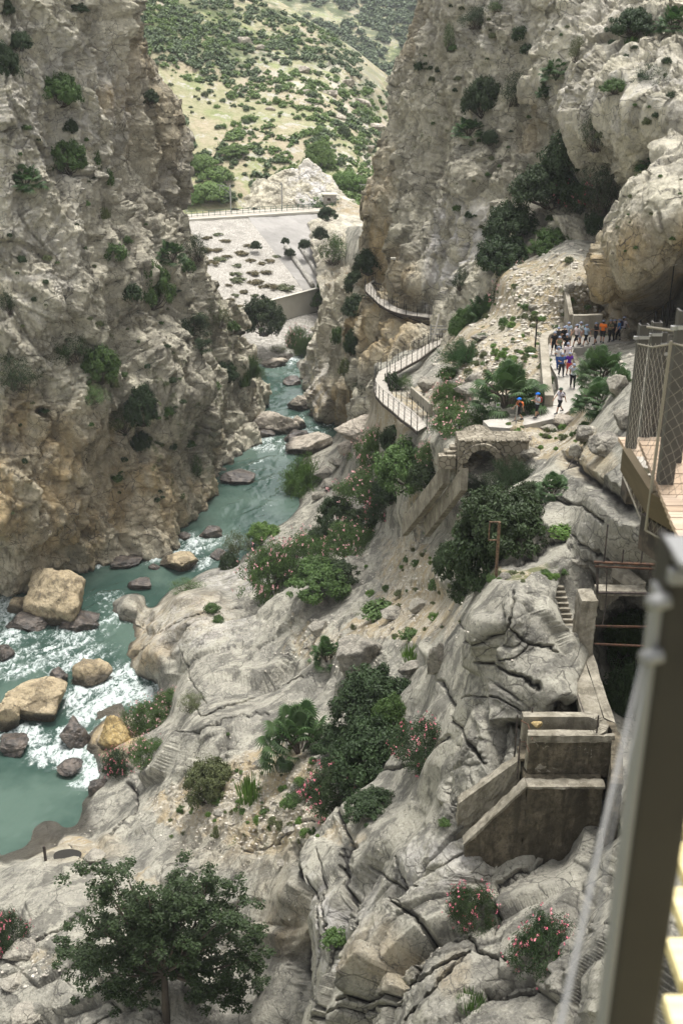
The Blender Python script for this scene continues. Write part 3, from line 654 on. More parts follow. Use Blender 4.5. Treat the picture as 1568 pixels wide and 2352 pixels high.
def boulder(px, py, w, h, mat, label, river=True, seed=None, name='boulder', group=None, tilt=0, rz=None, dep=.85, Yo=None, sink=.18):
    seed = seed if seed is not None else int(px*7+py*3) % 9973
    rg = random.Random(seed); by = py + h*.42
    if Yo: c = P(px, by, Yo)
    elif river: c = P(px, by, WATER/zy(by))
    else: c = hit(px, by); c = P(px, by, c.y)
    k = mpp(by, c.y); W = w*k; Dp = W*dep
    th = -math.atan(zy(py)); Hh = max((h*k - Dp*math.sin(th)*.8)/math.cos(th), .32*W)
    o = link(name, rock_mesh(name, seed, BM_[mat], planes=rg.randint(10, 16)))
    o.scale = (W*.53, Dp*.53, Hh*(.5+sink)); o.location = (c.x, c.y + Dp*.30, c.z + Hh*(.5-sink)*.9)
    o.rotation_euler = (rg.uniform(-.1,.1)+.0, tilt, rg.uniform(-.35, .35) if rz is None else rz)
    return tag(o, label, 'rock', group)
for a in [
 (120,1366,150,150,'t','huge tan angular block leaning at the left edge of the river',True,3,.30,-.2),
 (42,1388,55,46,'t','small tan rock on the left shore just behind the huge angular block'),
 (55,1434,95,34,'w','flat black wet rock in foam below the huge angular block'),
 (196,1418,72,34,'w','glossy black rock right of the huge angular block'),
 (182,1443,92,20,'w','low black rock shelf awash in the white rapids'),
 (8,1497,46,52,'w','dark rounded rock cut by the left picture edge above the big tan boulder'),
 (72,1606,150,128,'t','biggest rounded tan boulder beside the main white rapid at the left edge',True,11),
 (10,1640,80,90,'t','tan boulder half hidden at the left edge below the biggest rounded one'),
 (203,1546,88,74,'t','brown boulder with dark wet foot in the middle of the rapids'),
 (135,1556,52,46,'w','black wet rock wedged between the tan and brown boulders'),
 (165,1680,76,76,'w','brown and black wet boulder in the lower cascade'),
 (32,1708,84,46,'w','black wet ledge with water pouring over it at the left edge'),
 (262,1688,96,110,'y','bright yellow stained rock on the right bank of the cascade'),
 (155,1764,62,32,'w','dark pointed stone at the lip of the lower pool'),
 (228,1808,52,52,'w','dark rock at the right end of the white cascade'),
 (264,1790,52,56,'r','grey rock at the shore under the small dark oleander'),
 (412,1286,98,62,'t','large smooth brown boulder standing in the river bend'),
 (290,1288,78,38,'w','dark jagged rock against the foot of the left gorge wall'),
 (350,1301,32,18,'w','small dark stone between the two boulders of the river bend'),
 (480,1222,56,38,'w','reddish dark rock standing where the river narrows'),
 (425,1229,36,26,'w','small dark rock at the foot of the left wall beside the reddish one'),
 (325,1349,66,12,'w','thin dark rock barely above the green water'),
 (540,1101,88,28,'w','long flat dark rock lying in the calm green water by the wall'),
 (500,1274,42,32,'w','dark stone at the right bank above the leafless shrub'),
 (632,970,112,72,'p','large pale boulder in midstream with a flat top'),
 (686,968,32,42,'p','brown block leaning on the large pale midstream boulder'),
 (692,922,62,46,'p','upright pale block in midstream behind the large pale boulder'),
 (676,874,52,24,'w','flat reddish rock in the upper stream'),
 (704,1022,118,50,'p','long pale slab sloping into the right side of the stream',True,5,-.12),
 (680,1003,62,24,'w','dark wet rock behind the long pale slab'),
 (605,997,50,22,'w','dark rocks awash at the front of the large pale boulder'),
 (630,836,62,18,'p','low pale rock shelf at the far end of the river'),
 (655,822,42,12,'p','small pale shelf farthest upstream'),
 (586,888,36,62,'p','pale rock rising from water at the left wall upstream'),
 (716,852,22,26,'p','small pale stone at the foot of the river crag')]:
    px, py, w_, h_, mt, lb = a[:6]
    boulder(px, py, w_, h_, mt, lb, True, a[7] if len(a) > 7 else None, tilt=a[8] if len(a) > 8 else 0, rz=a[9] if len(a) > 9 else None)
for a in [
 (748,1084,58,34,'r','brown flat boulder on the right bank beside the feathery tamarisk',),(775,1058,54,34,'r','upper grey boulder of the heap behind the tamarisk'),
 (757,1112,64,24,'r','lowest long boulder of the heap beside the tamarisk'),(730,1136,42,26,'r','small brown boulder at the waterline under the tamarisk'),
 (802,1022,66,44,'p','pale rounded boulder above the heap on the right bank'),(795,1130,60,30,'r','grey ledge block beside the oleander slope'),
 (828,982,110,76,'p','big pale rounded rock with an undercut foot left of the boardwalk end'),
 (1108,981,30,38,'p','pale egg shaped boulder standing at the path edge above the arch'),
 (822,1490,150,128,'r','large grey boulder standing right of the long tilted slab'),
 (1080,889,78,44,'r','grey boulder on the rubble below the tall fan palm'),(1085,868,40,30,'r','smaller boulder behind the one beside the fan palm'),
 (1030,905,44,34,'r','pale boulder over the trench wall by the boardwalk'),(985,880,50,34,'r','broken grey rock inside the boardwalk bend'),(955,905,40,28,'r','low broken rock nearest the boardwalk bend'),
 (1392,692,34,24,'r','square boulder resting under the overhanging bluff'),(1362,728,26,16,'r','small boulder on the rubble left of the bluff'),
 (1310,655,36,26,'r','pale block high on the rubble slope'),(1225,705,30,20,'r','pale stone on the middle of the rubble slope'),(1105,772,50,24,'r','brown slab in the rubble above the green pine bush'),
 (962,1385,56,42,'r','grey angular boulder among the weeds on the gravel slope'),(905,1406,64,32,'r','flat boulder above the weedy gravel patch'),(742,1382,52,26,'r','small block on the edge of the long tilted slab'),
 (730,1440,46,46,'r','broken block between the slab and the large grey boulder'),(1002,1512,42,84,'r','upright leaning rock at the foot of the fractured outcrop'),(945,1530,60,36,'r','grey block above the tall dark bush'),
 (655,1762,42,34,'r','grey block right of the bushy weeds on gravel'),(598,1752,34,22,'r','small grey block on the gravel bowl'),(505,1868,36,20,'r','small buried block in the gravel bowl'),(665,1905,46,30,'r','pale block at the low end of the gravel bowl'),
 (645,1985,26,14,'r','small block at the lowest tip of the gravel bowl'),(40,2185,84,52,'r','dark cracked boulder under the pink oleander at the left edge'),(30,2255,60,32,'r','flat stone at the left edge below the cracked boulder'),
 (62,2330,80,54,'r','grey boulder in the lower left corner'),(212,1966,56,46,'r','grey block behind the round puddle'),
 (1300,962,64,34,'p','flat pale boulder beside the low end of the path'),(1262,982,44,24,'r','small block propping the path edge'),(1422,880,56,50,'r','grey block right of the two fan palms'),(1400,1010,88,64,'r','large cut block under the two fan palms'),(1350,990,60,44,'r','tilted block on the slope below the path'),
 (1438,960,60,60,'r','pale block wedged beside the wooden platform'),(1215,1040,50,34,'r','pale block on the loose stones beside the arch'),(1325,1035,40,40,'r','narrow block above the dark overhang crack'),(840,1600,50,24,'r','flat stone behind the dwarf palm'),(1160,1326,40,14,'r','thin stone at the foot of the rusty signpost'),(1345,1290,90,46,'r','flat topped grey rock behind the concrete stairs')]:
    boulder(*a[:6], river=False)
# ---- loose stones: nobody could count them
def stones():
    rg = np.random.RandomState(5); V0, F0 = ICO2; VV = []; FF = []; n = 0
    areas = [(1250,700,200,110,2300,(2,16)),(1120,840,100,60,900,(2,15)),(1240,1010,130,45,500,(2,7)),(950,1370,120,110,900,(2,9)),(520,1850,180,80,1100,(2,8)),(650,1890,120,60,500,(2,9)),(760,1480,130,60,350,(2,9)),(640,1750,120,50,400,(2,7)),
             (1000,930,90,60,300,(2,7)),(900,960,50,60,200,(2,6)),(180,1940,40,25,60,(2,7)),(80,2210,60,60,120,(3,10)),(1190,1322,110,10,160,(2,6)),(1060,1060,60,40,160,(2,7)),(960,1190,60,60,200,(2,7)),(560,1600,300,200,60,(2,6)),(800,2100,300,200,60,(3,7)),(1430,740,90,40,160,(2,7))]
    for cx, cy, rx, ry, k, (s0, s1) in areas:
        for _ in range(k):
            px, py = cx + rx*rg.normal()*.6, cy + ry*rg.normal()*.6
            if not (0 < px < 1560 and 560 < py < 2350): continue
            c = hit(px, py, BUFN); r = mpp(py, c.y)*(s0 + (s1-s0)*rg.rand()**3.2)*.5
            W = V0*(1+.35*rg.normal(size=(len(V0), 1)).clip(-1,1))*[1, rg.uniform(.5, 1), rg.uniform(.4, .8)]
            a = rg.rand()*6.3; R = np.array([[math.cos(a), -math.sin(a), 0], [math.sin(a), math.cos(a), 0], [0, 0, 1]])
            VV.append((W*r)@R.T + [c.x, c.y, c.z + r*.15]); FF.append(F0+n); n += len(V0)
    me = mesh_np('loose_stones', np.concatenate(VV), np.concatenate(FF), M_stone, False)
    tag(link('loose_stones', me), 'pale loose stones scattered over the rubble slopes and gravel patches', 'stones', kind='stuff')
m = Mat('loose_stone'); gi = m.n('ShaderNodeNewGeometry'); M_stone = m.out(m.mix(gi.outputs['Random Per Island'], (.30,.275,.235,1), (.53,.49,.42,1)), .9)
stones()
# ================================================================== PLANTS
def leaf_mat(name, a, b, tip=None, trans=.25):
    M = Mat(name); gi = M.n('ShaderNodeNewGeometry'); oi = M.n('ShaderNodeObjectInfo')
    c = M.mix(gi.outputs['Random Per Island'], a, b)
    tn = M.attr('tone'); c = M.mix(M.math('MULTIPLY', tn, .7), c, tip or tuple(min(x*1.9, 1) for x in b[:3])+(1,))
    c = M.mix(M.math('MULTIPLY', oi.outputs['Random'], .35), c, tuple((a[i]*.55+.02*(i < 2)) for i in range(3))+(1,))
    M.b.inputs['Specular IOR Level'].default_value = .3
    M.out(c, .55)
    t = M.n('ShaderNodeBsdfTranslucent'); M.L(c, t.inputs[0]); mx = M.n('ShaderNodeMixShader'); mx.inputs[0].default_value = trans
    M.L(M.b.outputs[0], mx.inputs[1]); M.L(t.outputs[0], mx.inputs[2]); M.L(mx.outputs[0], M.N['Material Output'].inputs[0]); return M.m
G_dark = leaf_mat('dark_green_leaf', (.014,.028,.011,1), (.034,.060,.021,1))
G_mid = leaf_mat('green_leaf', (.035,.070,.018,1), (.075,.13,.035,1))
G_brt = leaf_mat('bright_green_leaf', (.06,.12,.022,1), (.11,.19,.04,1))
G_olv = leaf_mat('olive_leaf', (.06,.075,.03,1), (.11,.125,.055,1))
G_far = leaf_mat('distant_shrub_leaf', (.065,.115,.025,1), (.13,.20,.05,1), trans=.2)
G_far2 = leaf_mat('distant_dark_leaf', (.045,.075,.03,1), (.085,.12,.05,1), trans=.15)
G_red = leaf_mat('heather_leaf', (.085,.07,.035,1), (.15,.115,.06,1), tip=(.16,.15,.05,1))
G_palm = leaf_mat('palm_leaf', (.022,.060,.018,1), (.05,.11,.03,1), tip=(.13,.17,.09,1))
G_pine = leaf_mat('pine_needle', (.018,.055,.014,1), (.035,.09,.022,1))
m = Mat('bark'); M_bark = m.out(m.mix(m.noise(6, 5, m.pos((1,1,.3))), (.03,.024,.018,1), (.11,.09,.07,1)), .95)
m = Mat('pink_blossom'); gi = m.n('ShaderNodeNewGeometry'); M_pink = m.out(m.mix(gi.outputs['Random Per Island'], (.60,.25,.27,1), (.74,.50,.48,1)), .6)
m = Mat('red_pink_blossom'); gi = m.n('ShaderNodeNewGeometry'); M_rpink = m.out(m.mix(gi.outputs['Random Per Island'], (.58,.10,.17,1), (.74,.30,.34,1)), .6)
def unit(v): return v/(np.linalg.norm(v, axis=-1, keepdims=True)+1e-9)
def leaves(rg, C, Nrm, size, aspect=.45):
    """one folded leaf (two triangles' worth of quad) at each centre"""
    n = len(C); r = unit(rg.normal(size=(n, 3))); u = unit(np.cross(Nrm, r)); v = np.cross(Nrm, u)
    s = size*rg.uniform(.6, 1.25, (n, 1)); L = u*s; W = v*s*aspect
    V = np.stack([C-L, C+W+Nrm*s*.12, C+L, C-W+Nrm*s*.12], 1).reshape(-1, 3)
    return V, np.arange(n*4).reshape(n, 4)
def foliage(seed, ncl, per, size, asp=.45, hgt=.8, lobes=5, cr=(.13, .26), inner=.45, skew=0):
    rg = np.random.RandomState(seed)
    d = unit(rg.normal(size=(ncl, 3))); d[:, 2] = np.abs(d[:, 2])*1.0 - .18
    L = unit(rg.normal(size=(lobes, 3))); L[:, 2] = np.abs(L[:, 2])
    lob = .62 + .42*np.max(np.clip(d@L.T, 0, 1)**3, axis=1)
    rad = lob*(inner + (1-inner)*rg.rand(ncl)**.45)
    C = d*rad[:, None]*[1, 1, hgt]; C[:, 2] += hgt*.22
    C[:, 0] += skew*C[:, 2]
    crr = rg.uniform(*cr, ncl)
    q = unit(rg.normal(size=(ncl, per, 3)))*rg.rand(ncl, per, 1)**.4
    pts = C[:, None] + q*crr[:, None, None]*[1, 1, .8]
    nr = unit(q*.7 + unit(C)[:, None]*.5 + np.array([0, 0, .5]) + .55*rg.normal(size=q.shape))
    tone = (rg.rand(ncl)**2*.5)[:, None] + .35*rg.rand(ncl, per)**2
    # shoots sticking out past the outline
    V, F = leaves(rg, pts.reshape(-1, 3), nr.reshape(-1, 3), size, asp)
    return V, F, np.repeat(tone.ravel(), 4), C
def stems(seed, C, n=16, r=.022, base=.12):
    mb = MB(); rg = random.Random(seed)
    for i in rg.sample(range(len(C)), min(n, len(C))):
        c = Vector(C[i]); b = Vector((rg.uniform(-base, base), rg.uniform(-base, base), -.12)); md = b.lerp(c, .5) + Vector((rg.uniform(-.08,.08), rg.uniform(-.08,.08), -.05))
        mb.tube([b, md, c], [r, r*.7, r*.25], 5, False)
    me = bpy.data.meshes.new('stems'); me.from_pydata(mb.V, [], mb.F); me.update(); return me
PROTO = {}
def proto(kind, k, mats):
    key = (kind, k)
    if key in PROTO: return PROTO[key]
    rg = np.random.RandomState(k*13+7)
    if kind == 'bush': V, F, t, C = foliage(100+k, 170, 84, .036, .5, .85, 7, (.08,.19), .35); st = stems(k, C, 18)
    elif kind == 'oleander': V, F, t, C = foliage(200+k, 130, 60, .046, .20, .85, 7, (.13,.26), .35); st = stems(k, C, 34, .014, .25)
    elif kind == 'wispy': V, F, t, C = foliage(300+k, 90, 36, .035, .3, .9, 7, (.12,.28), .2); st = stems(k, C, 44, .012, .3)
    elif kind == 'shrub': V, F, t, C = foliage(400+k, 44, 34, .085, .55, .75, 5, (.18,.34)); st = None
    elif kind == 'scrub': V, F, t, C = foliage(500+k, 22, 26, .13, .6, .6, 4, (.2,.42)); st = None
    elif kind == 'tuft':
        n = 150; a = rg.rand(n)*6.3; o = np.stack([np.cos(a), np.sin(a), 0*a], 1)*rg.rand(n, 1)**.5*.75; h = rg.uniform(.25, .75, (n, 1))
        tipv = o*1.35 + np.array([0, 0, 1])*h; w = np.stack([-np.sin(a), np.cos(a), 0*a], 1)*.06
        V = np.stack([o-w, o+w, tipv+w*.2, tipv-w*.2], 1).reshape(-1, 3); F = np.arange(n*4).reshape(n, 4); t = np.repeat(rg.rand(n)*.7, 4); st = None
    elif kind == 'feather':       # tamarisk / pine: sprays of needles along arching twigs
        P_, N_ = [], []
        for i in range(150):
            d = unit(rg.normal(size=3)); d[2] = abs(d[2])*.9+.05; b = d*.25*rg.rand(); 
            for s in np.linspace(.2, 1, 26):
                c = b + d*s*(.75+.25*math.sin(i)) * np.array([1, 1, .8]) + [0, 0, -.22*s*s]
                for j in range(5): P_.append(c + rg.normal(size=3)*.045); N_.append(rg.normal(size=3))
        V, F = leaves(rg, np.array(P_), unit(np.array(N_)), .038, .16); t = np.repeat(rg.rand(len(P_))*.4, 4); st = stems(k, unit(rg.normal(size=(30, 3)))*[.8,.8,.5]+[0,0,.35], 22, .016)
    elif kind == 'palm':
        VV, FF, tt, n = [], [], [], 0
        for i in range(105):
            d = unit(rg.normal(size=3)); d[2] = abs(d[2])*1.15 - .12; d = unit(d); up = np.array([0, 0, 1.])
            s = unit(np.cross(d, up+.001)); nn = unit(np.cross(s, d)); c = d*rg.uniform(.45, .82)*[1, 1, .85]; rr = rg.uniform(.20, .34); tn = rg.rand()*.6
            for b in np.linspace(-1.75, 1.75, 15):
                e = d*math.cos(b) + s*math.sin(b); tip = c + e*rr + nn*(-.10*rr) + np.array([0, 0, -.25*rr]); w = np.cross(nn, e)*rr*.07
                VV += [c, c+e*rr*.5+w+nn*rr*.05, tip, c+e*rr*.5-w+nn*rr*.05]; FF.append([n, n+1, n+2, n+3]); tt += [tn]*4; n += 4
        V, F, t = np.array(VV), np.array(FF), np.array(tt); mb = MB()
        for i in range(14):
            a = i*2.4; mb.tube([(0, 0, -.15), (math.cos(a)*.3, math.sin(a)*.3, .25), (math.cos(a)*.6, math.sin(a)*.6, .35)], [.03, .02, .01], 5, False)
        st = bpy.data.meshes.new('stems'); st.from_pydata(mb.V, [], mb.F); st.update()
    me = {m.name: mesh_np('foliage', V, F, m, False, dict(tone=t)) for m in mats[:1]}
    if st: st.materials.append(M_bark)
    bl = None
    if kind in ('oleander',):
        rgb = np.random.RandomState(k+900); nb = 85; ci = rgb.randint(0, len(C), nb); d = unit(C[ci]-[0, 0, .1])
        cc = C[ci]*1.0 + d*rgb.uniform(.10, .26, (nb, 1)) + rgb.normal(size=(nb, 3))*.06
        q = cc[:, None] + rgb.normal(size=(nb, 5, 3))*.020; nr = unit(d[:, None] + .8*rgb.normal(size=q.shape))
        Vb, Fb = leaves(rgb, q.reshape(-1, 3), nr.reshape(-1, 3), .021, .8); bl = {}
        for mm in (M_pink, M_rpink): bl[mm.name] = mesh_np('blossoms', Vb, Fb, mm, False)
    PROTO[key] = dict(V=V, F=F, t=t, me=me, st=st, bl=bl); return PROTO[key]
def pmesh(pr, mat):
    if mat.name not in pr['me']:
        pr['me'][mat.name] = mesh_np('foliage', pr['V'], pr['F'], mat, False, dict(tone=pr['t']))
    return pr['me'][mat.name]
PC = [0]
KW = dict(bush=1.38, oleander=1.34, wispy=1.45, shrub=1.25, scrub=1.1, tuft=1.15, feather=1.3, palm=1.5)
def plant(px, py, w, h, kind, mat, label, cat='bush', name=None, group=None, buf=None, Y=None, blossom=None, parts=True, squash=None, off=.25):
    """px, py = centre of the plant in the picture, w x h its size there; rooted on the land under it"""
    PC[0] += 1; k = PC[0] % 4
    by = py + h*.40
    if Y: c = P(px, by, Y)
    else:
        c = hit(px, by, buf); c = P(px, by, c.y)
    s = mpp(py, c.y)*w*.5*KW[kind]
    hh = mpp(py, c.y)*h*KW[kind]/s      # height in radii as it should look
    nm = name or {'bush': 'bush', 'oleander': 'oleander_bush', 'palm': 'fan_palm', 'feather': 'pine_bush', 'tuft': 'grass_tuft'}.get(kind, 'shrub')
    pr = proto(kind, k, [mat]); rz = random.uniform(0, 6.28)
    zs = s*hh/1.25
    loc = (c.x, c.y + s*off, c.z)
    if parts and pr['st']:
        o = empty(nm, loc, label, cat, group, rz); o.scale = (s, s, zs)
        link('foliage', pmesh(pr, mat), o); link('stems', pr['st'], o)
        if blossom and pr['bl']: tag(link('blossoms', pr['bl'][blossom.name], o), 'pink blossoms', kind='stuff')
    else:
        o = link(nm, pmesh(pr, mat)); o.location = loc; o.rotation_euler = (0, 0, rz); o.scale = (s, s, zs); tag(o, label, cat, group)
    return o
D_, M_, B_, O_ = G_dark, G_mid, G_brt, G_olv
# ---- left gorge wall
for a in [
 (145,205,78,76,'bush',M_,'round green bush high on the pale upper part of the left wall'),
 (157,360,88,78,'bush',M_,'leafy green bush below the small overhang on the left wall'),
 (8,140,66,84,'bush',D_,'dark bush cut by the left picture edge near the top'),
 (48,95,50,44,'bush',D_,'small dark bush right of the one at the top left edge'),
 (58,405,72,52,'palm',G_palm,'dark fan palm on the left wall near the left edge'),
 (15,18,40,40,'bush',D_,'dark shrub in the top left corner'),
 (185,18,36,22,'bush',D_,'small dark shrub at the top of the left wall'),
 (165,290,34,34,'bush',D_,'small dark bush between the two round green ones on the left wall'),
 (225,360,20,60,'shrub',M_,'narrow green shrub hanging in a joint of the left wall'),
 (345,222,42,36,'bush',D_,'dark bush on the skyline edge of the left wall'),
 (395,577,56,50,'palm',G_palm,'dark fan palm near the right skyline of the left wall'),
 (418,520,26,44,'bush',M_,'green shrub on the skyline beside the embankment top'),
 (455,566,50,62,'wispy',D_,'thin dark shrub on the skyline above the fan palm'),
 (348,648,82,118,'bush',M_,'tall leafy bush in the shaded gully of the left wall'),
 (268,575,50,50,'shrub',M_,'green shrub in the upper shaded gully of the left wall'),
 (250,405,26,44,'shrub',M_,'thin green shrub under the rib of the left wall'),
 (238,485,38,40,'tuft',O_,'pale grassy tuft on the ledge of the left wall'),
 (305,665,50,50,'shrub',D_,'dark shrub left of the tall leafy bush'),
 (48,850,88,84,'wispy',D_,'grey green spreading bush low on the left wall near the edge'),
 (160,795,84,72,'wispy',D_,'straggling dark bush in the middle of the left wall'),
 (232,830,84,96,'bush',M_,'bright leafy creeper bush in the middle of the left wall'),
 (215,905,60,40,'wispy',M_,'hanging green growth under the leafy creeper bush'),
 (330,925,66,100,'bush',D_,'dark leafy bush in the lower cleft of the left wall'),
 (325,1012,44,50,'bush',D_,'dark hanging shrub below the one in the lower cleft'),
 (285,960,60,60,'wispy',O_,'faded shrub left of the lower cleft'),
 (385,940,30,30,'shrub',M_,'small green shrub right of the lower cleft'),
 (452,1070,24,60,'wispy',M_,'thin vertical plant strip above the river wall foot'),
 (515,852,56,54,'bush',D_,'dark bush on the lower buttress of the left wall'),
 (490,880,30,30,'shrub',M_,'small green shrub beside the buttress bush'),
 (560,865,34,50,'tuft',M_,'grassy strip on the edge of the buttress'),
 (580,832,48,66,'feather',M_,'green tamarisk at the foot of the buttress by the river'),
 (505,725,44,50,'wispy',O_,'olive shrub on the skyline below the two pines'),
 (535,745,30,30,'shrub',M_,'small green shrub at the low end of the skyline'),
 (430,605,34,40,'shrub',M_,'green shrub just above the upper pine'),
 (150,800,30,30,'tuft',M_,'small tuft beside the straggling dark bush'),
 (20,690,30,60,'wispy',D_,'dark wispy plant at the left edge below mid wall')]:
    plant(*a, buf=BUFL, off=-.05)
rg = random.Random(3)
def scatter(n, area, buf, kind, mats, label, group, size, nm='shrub', cat='shrub', off=-.05, avoid=None):
    i = 0; tries = 0
    while i < n and tries < n*30:
        tries += 1; cx, cy, rx, ry = rg.choice(area); px = cx + rx*rg.uniform(-1, 1); py = cy + ry*rg.uniform(-1, 1)
        if not (-5 < px < 1573 and -5 < py < 2357): continue
        c = hit(px, py, buf); q = proj(c)
        if abs(q[0]-px) > 8 or abs(q[1]-py) > 8: continue
        w = size[0] + (size[1]-size[0])*rg.random()**2
        plant(px, py, w, w*rg.uniform(.6, .95), kind, rg.choice(mats), label, cat, nm, group, buf=buf, parts=False, off=off); i += 1
scatter(85, [(230,750,190,260),(120,450,110,350),(430,800,60,180),(350,1000,100,150),(200,1000,180,180)], BUFL, 'shrub', [G_mid, G_dark, G_olv], 'tiny green shrub clinging to the left gorge wall', 'tiny shrubs on the left gorge wall', (9, 26))
# ---- right cliff
for a in [
 (1448,52,92,66,'bush',D_,'dark spreading bush near the top of the right cliff'),(1545,44,64,56,'palm',G_palm,'dark palm in the upper right corner of the cliff'),
 (1450,92,40,30,'tuft',M_,'green tuft just below the spreading top bush'),(1275,160,58,42,'palm',G_palm,'dark palm on the upper middle of the right cliff'),
 (1106,222,78,92,'bush',D_,'large dark bush on the left part of the right cliff'),(1177,205,62,72,'wispy',D_,'dark straggling bush right of the large dark cliff bush'),
 (1252,207,38,32,'palm',G_palm,'small palm in the centre of the right cliff'),(1410,197,56,36,'bush',M_,'low green bush on the pale right part of the cliff'),
 (1490,176,84,50,'wispy',D_,'wide dark bush on the pale ledge at far right'),(1075,292,62,40,'palm',G_palm,'low palm under the large dark cliff bush'),
 (1123,316,32,36,'bush',D_,'small dark bush right of the low palm'),(1322,112,34,58,'wispy',O_,'pale green thin bush on the upper right cliff'),
 (1210,110,40,30,'shrub',D_,'dark shrub high on the middle of the cliff'),(1090,40,70,50,'wispy',D_,'dark strip of bush in the top ravine of the right cliff'),(1145,15,50,30,'wispy',M_,'green bush at the very top of the right cliff'),
 (1030,85,24,60,'wispy',M_,'thin green growth near the skyline of the right cliff'),(960,150,20,26,'shrub',D_,'small shrub on the skyline of the right cliff'),(1195,75,44,40,'shrub',D_,'dark bush below the green one at the top of the cliff'),
 (1318,345,130,130,'bush',D_,'tall dark bush growing in the shaded gully under the ledge'),(1365,300,60,90,'wispy',D_,'thin dark tree at the top of the shaded gully'),
 (1260,420,150,110,'bush',D_,'broad dark bush in the middle of the gully'),(1380,430,110,110,'wispy',D_,'grey wispy bush at the right of the gully'),
 (1165,515,120,110,'bush',D_,'big leafy fig bush at the left foot of the gully'),(1150,580,110,90,'bush',D_,'lower half bush beneath the big fig'),
 (1262,555,92,68,'bush',M_,'leafy green bush at the middle foot of the gully'),(1385,505,80,76,'bush',D_,'dark bush touching the overhanging bluff'),
 (1500,368,74,52,'palm',G_palm,'dark palm on top of the overhanging bluff'),(1445,470,24,30,'shrub',M_,'small shrub on the shoulder of the bluff'),
 (1115,722,82,90,'palm',G_palm,'large palm on the slope above the low pine'),(1068,738,64,76,'bush',M_,'green bush left of the large slope palm'),(1125,688,60,50,'feather',M_,'dark green bush behind the large slope palm'),
 (1190,620,90,60,'bush',D_,'dark bush behind the upper oleander'),(1055,640,40,50,'wispy',D_,'dark wispy plant on the white streaked rock')]:
    plant(*a, buf=BUFR, off=-.1)
for a in [(1190,655,96,96,'pink oleander at the foot of the cliff above the rubble slope',M_pink),(1330,440,110,90,'sparse pink oleander in the shaded gully',M_rpink),(1260,400,80,60,'faint pink oleander high in the gully',M_rpink)]:
    plant(a[0],a[1],a[2],a[3],'oleander',D_,a[4],buf=BUFR,blossom=a[5], off=-.1)
scatter(75, [(1060,250,90,150),(1250,180,280,170),(1150,430,120,120),(1480,200,90,150)], BUFR, 'shrub', [G_mid, G_dark, G_olv], 'tiny green shrub rooted on the right cliff', 'tiny shrubs on the right cliff', (9, 26))
scatter(14, [(1480,480,90,100)], BUFB, 'shrub', [G_mid, G_olv], 'tiny shrub on the tan overhanging bluff', 'tiny shrubs on the bluff', (8, 16))
# ---- crag and boardwalk surroundings
for a in [(845,600,60,60,'bush',D_,'leafy bush on top of the river crag beside the upper boardwalk'),(822,645,66,60,'bush',D_,'dark bush left of the upper boardwalk end'),(820,700,62,56,'bush',D_,'dark round bush on the upper crag'),
 (812,785,46,66,'bush',D_,'dark bush hanging mid way down the crag'),(775,765,30,50,'shrub',M_,'small green bush on the left face of the crag'),(735,685,50,50,'bush',M_,'bright green bush at the embankment corner'),(750,650,40,40,'bush',M_,'upper green bush at the embankment corner'),
 (745,730,50,36,'wispy',M_,'leafy growth above the river behind the crag'),(832,875,32,30,'feather',D_,'small dark bush at the foot of the crag'),(790,840,30,50,'shrub',O_,'olive shrub in the crag cleft'),(765,570,60,70,'wispy',M_,'light green thicket on the rocks below the railway hut'),(750,490,38,34,'bush',D_,'round dark bush beside the right end of the railway railing'),(735,535,30,30,'bush',D_,'dark bush on the upper right embankment edge')]:
    plant(*a, buf=BUF, Y=(232 if a[0] < 770 and a[1] < 760 else None), off=0)
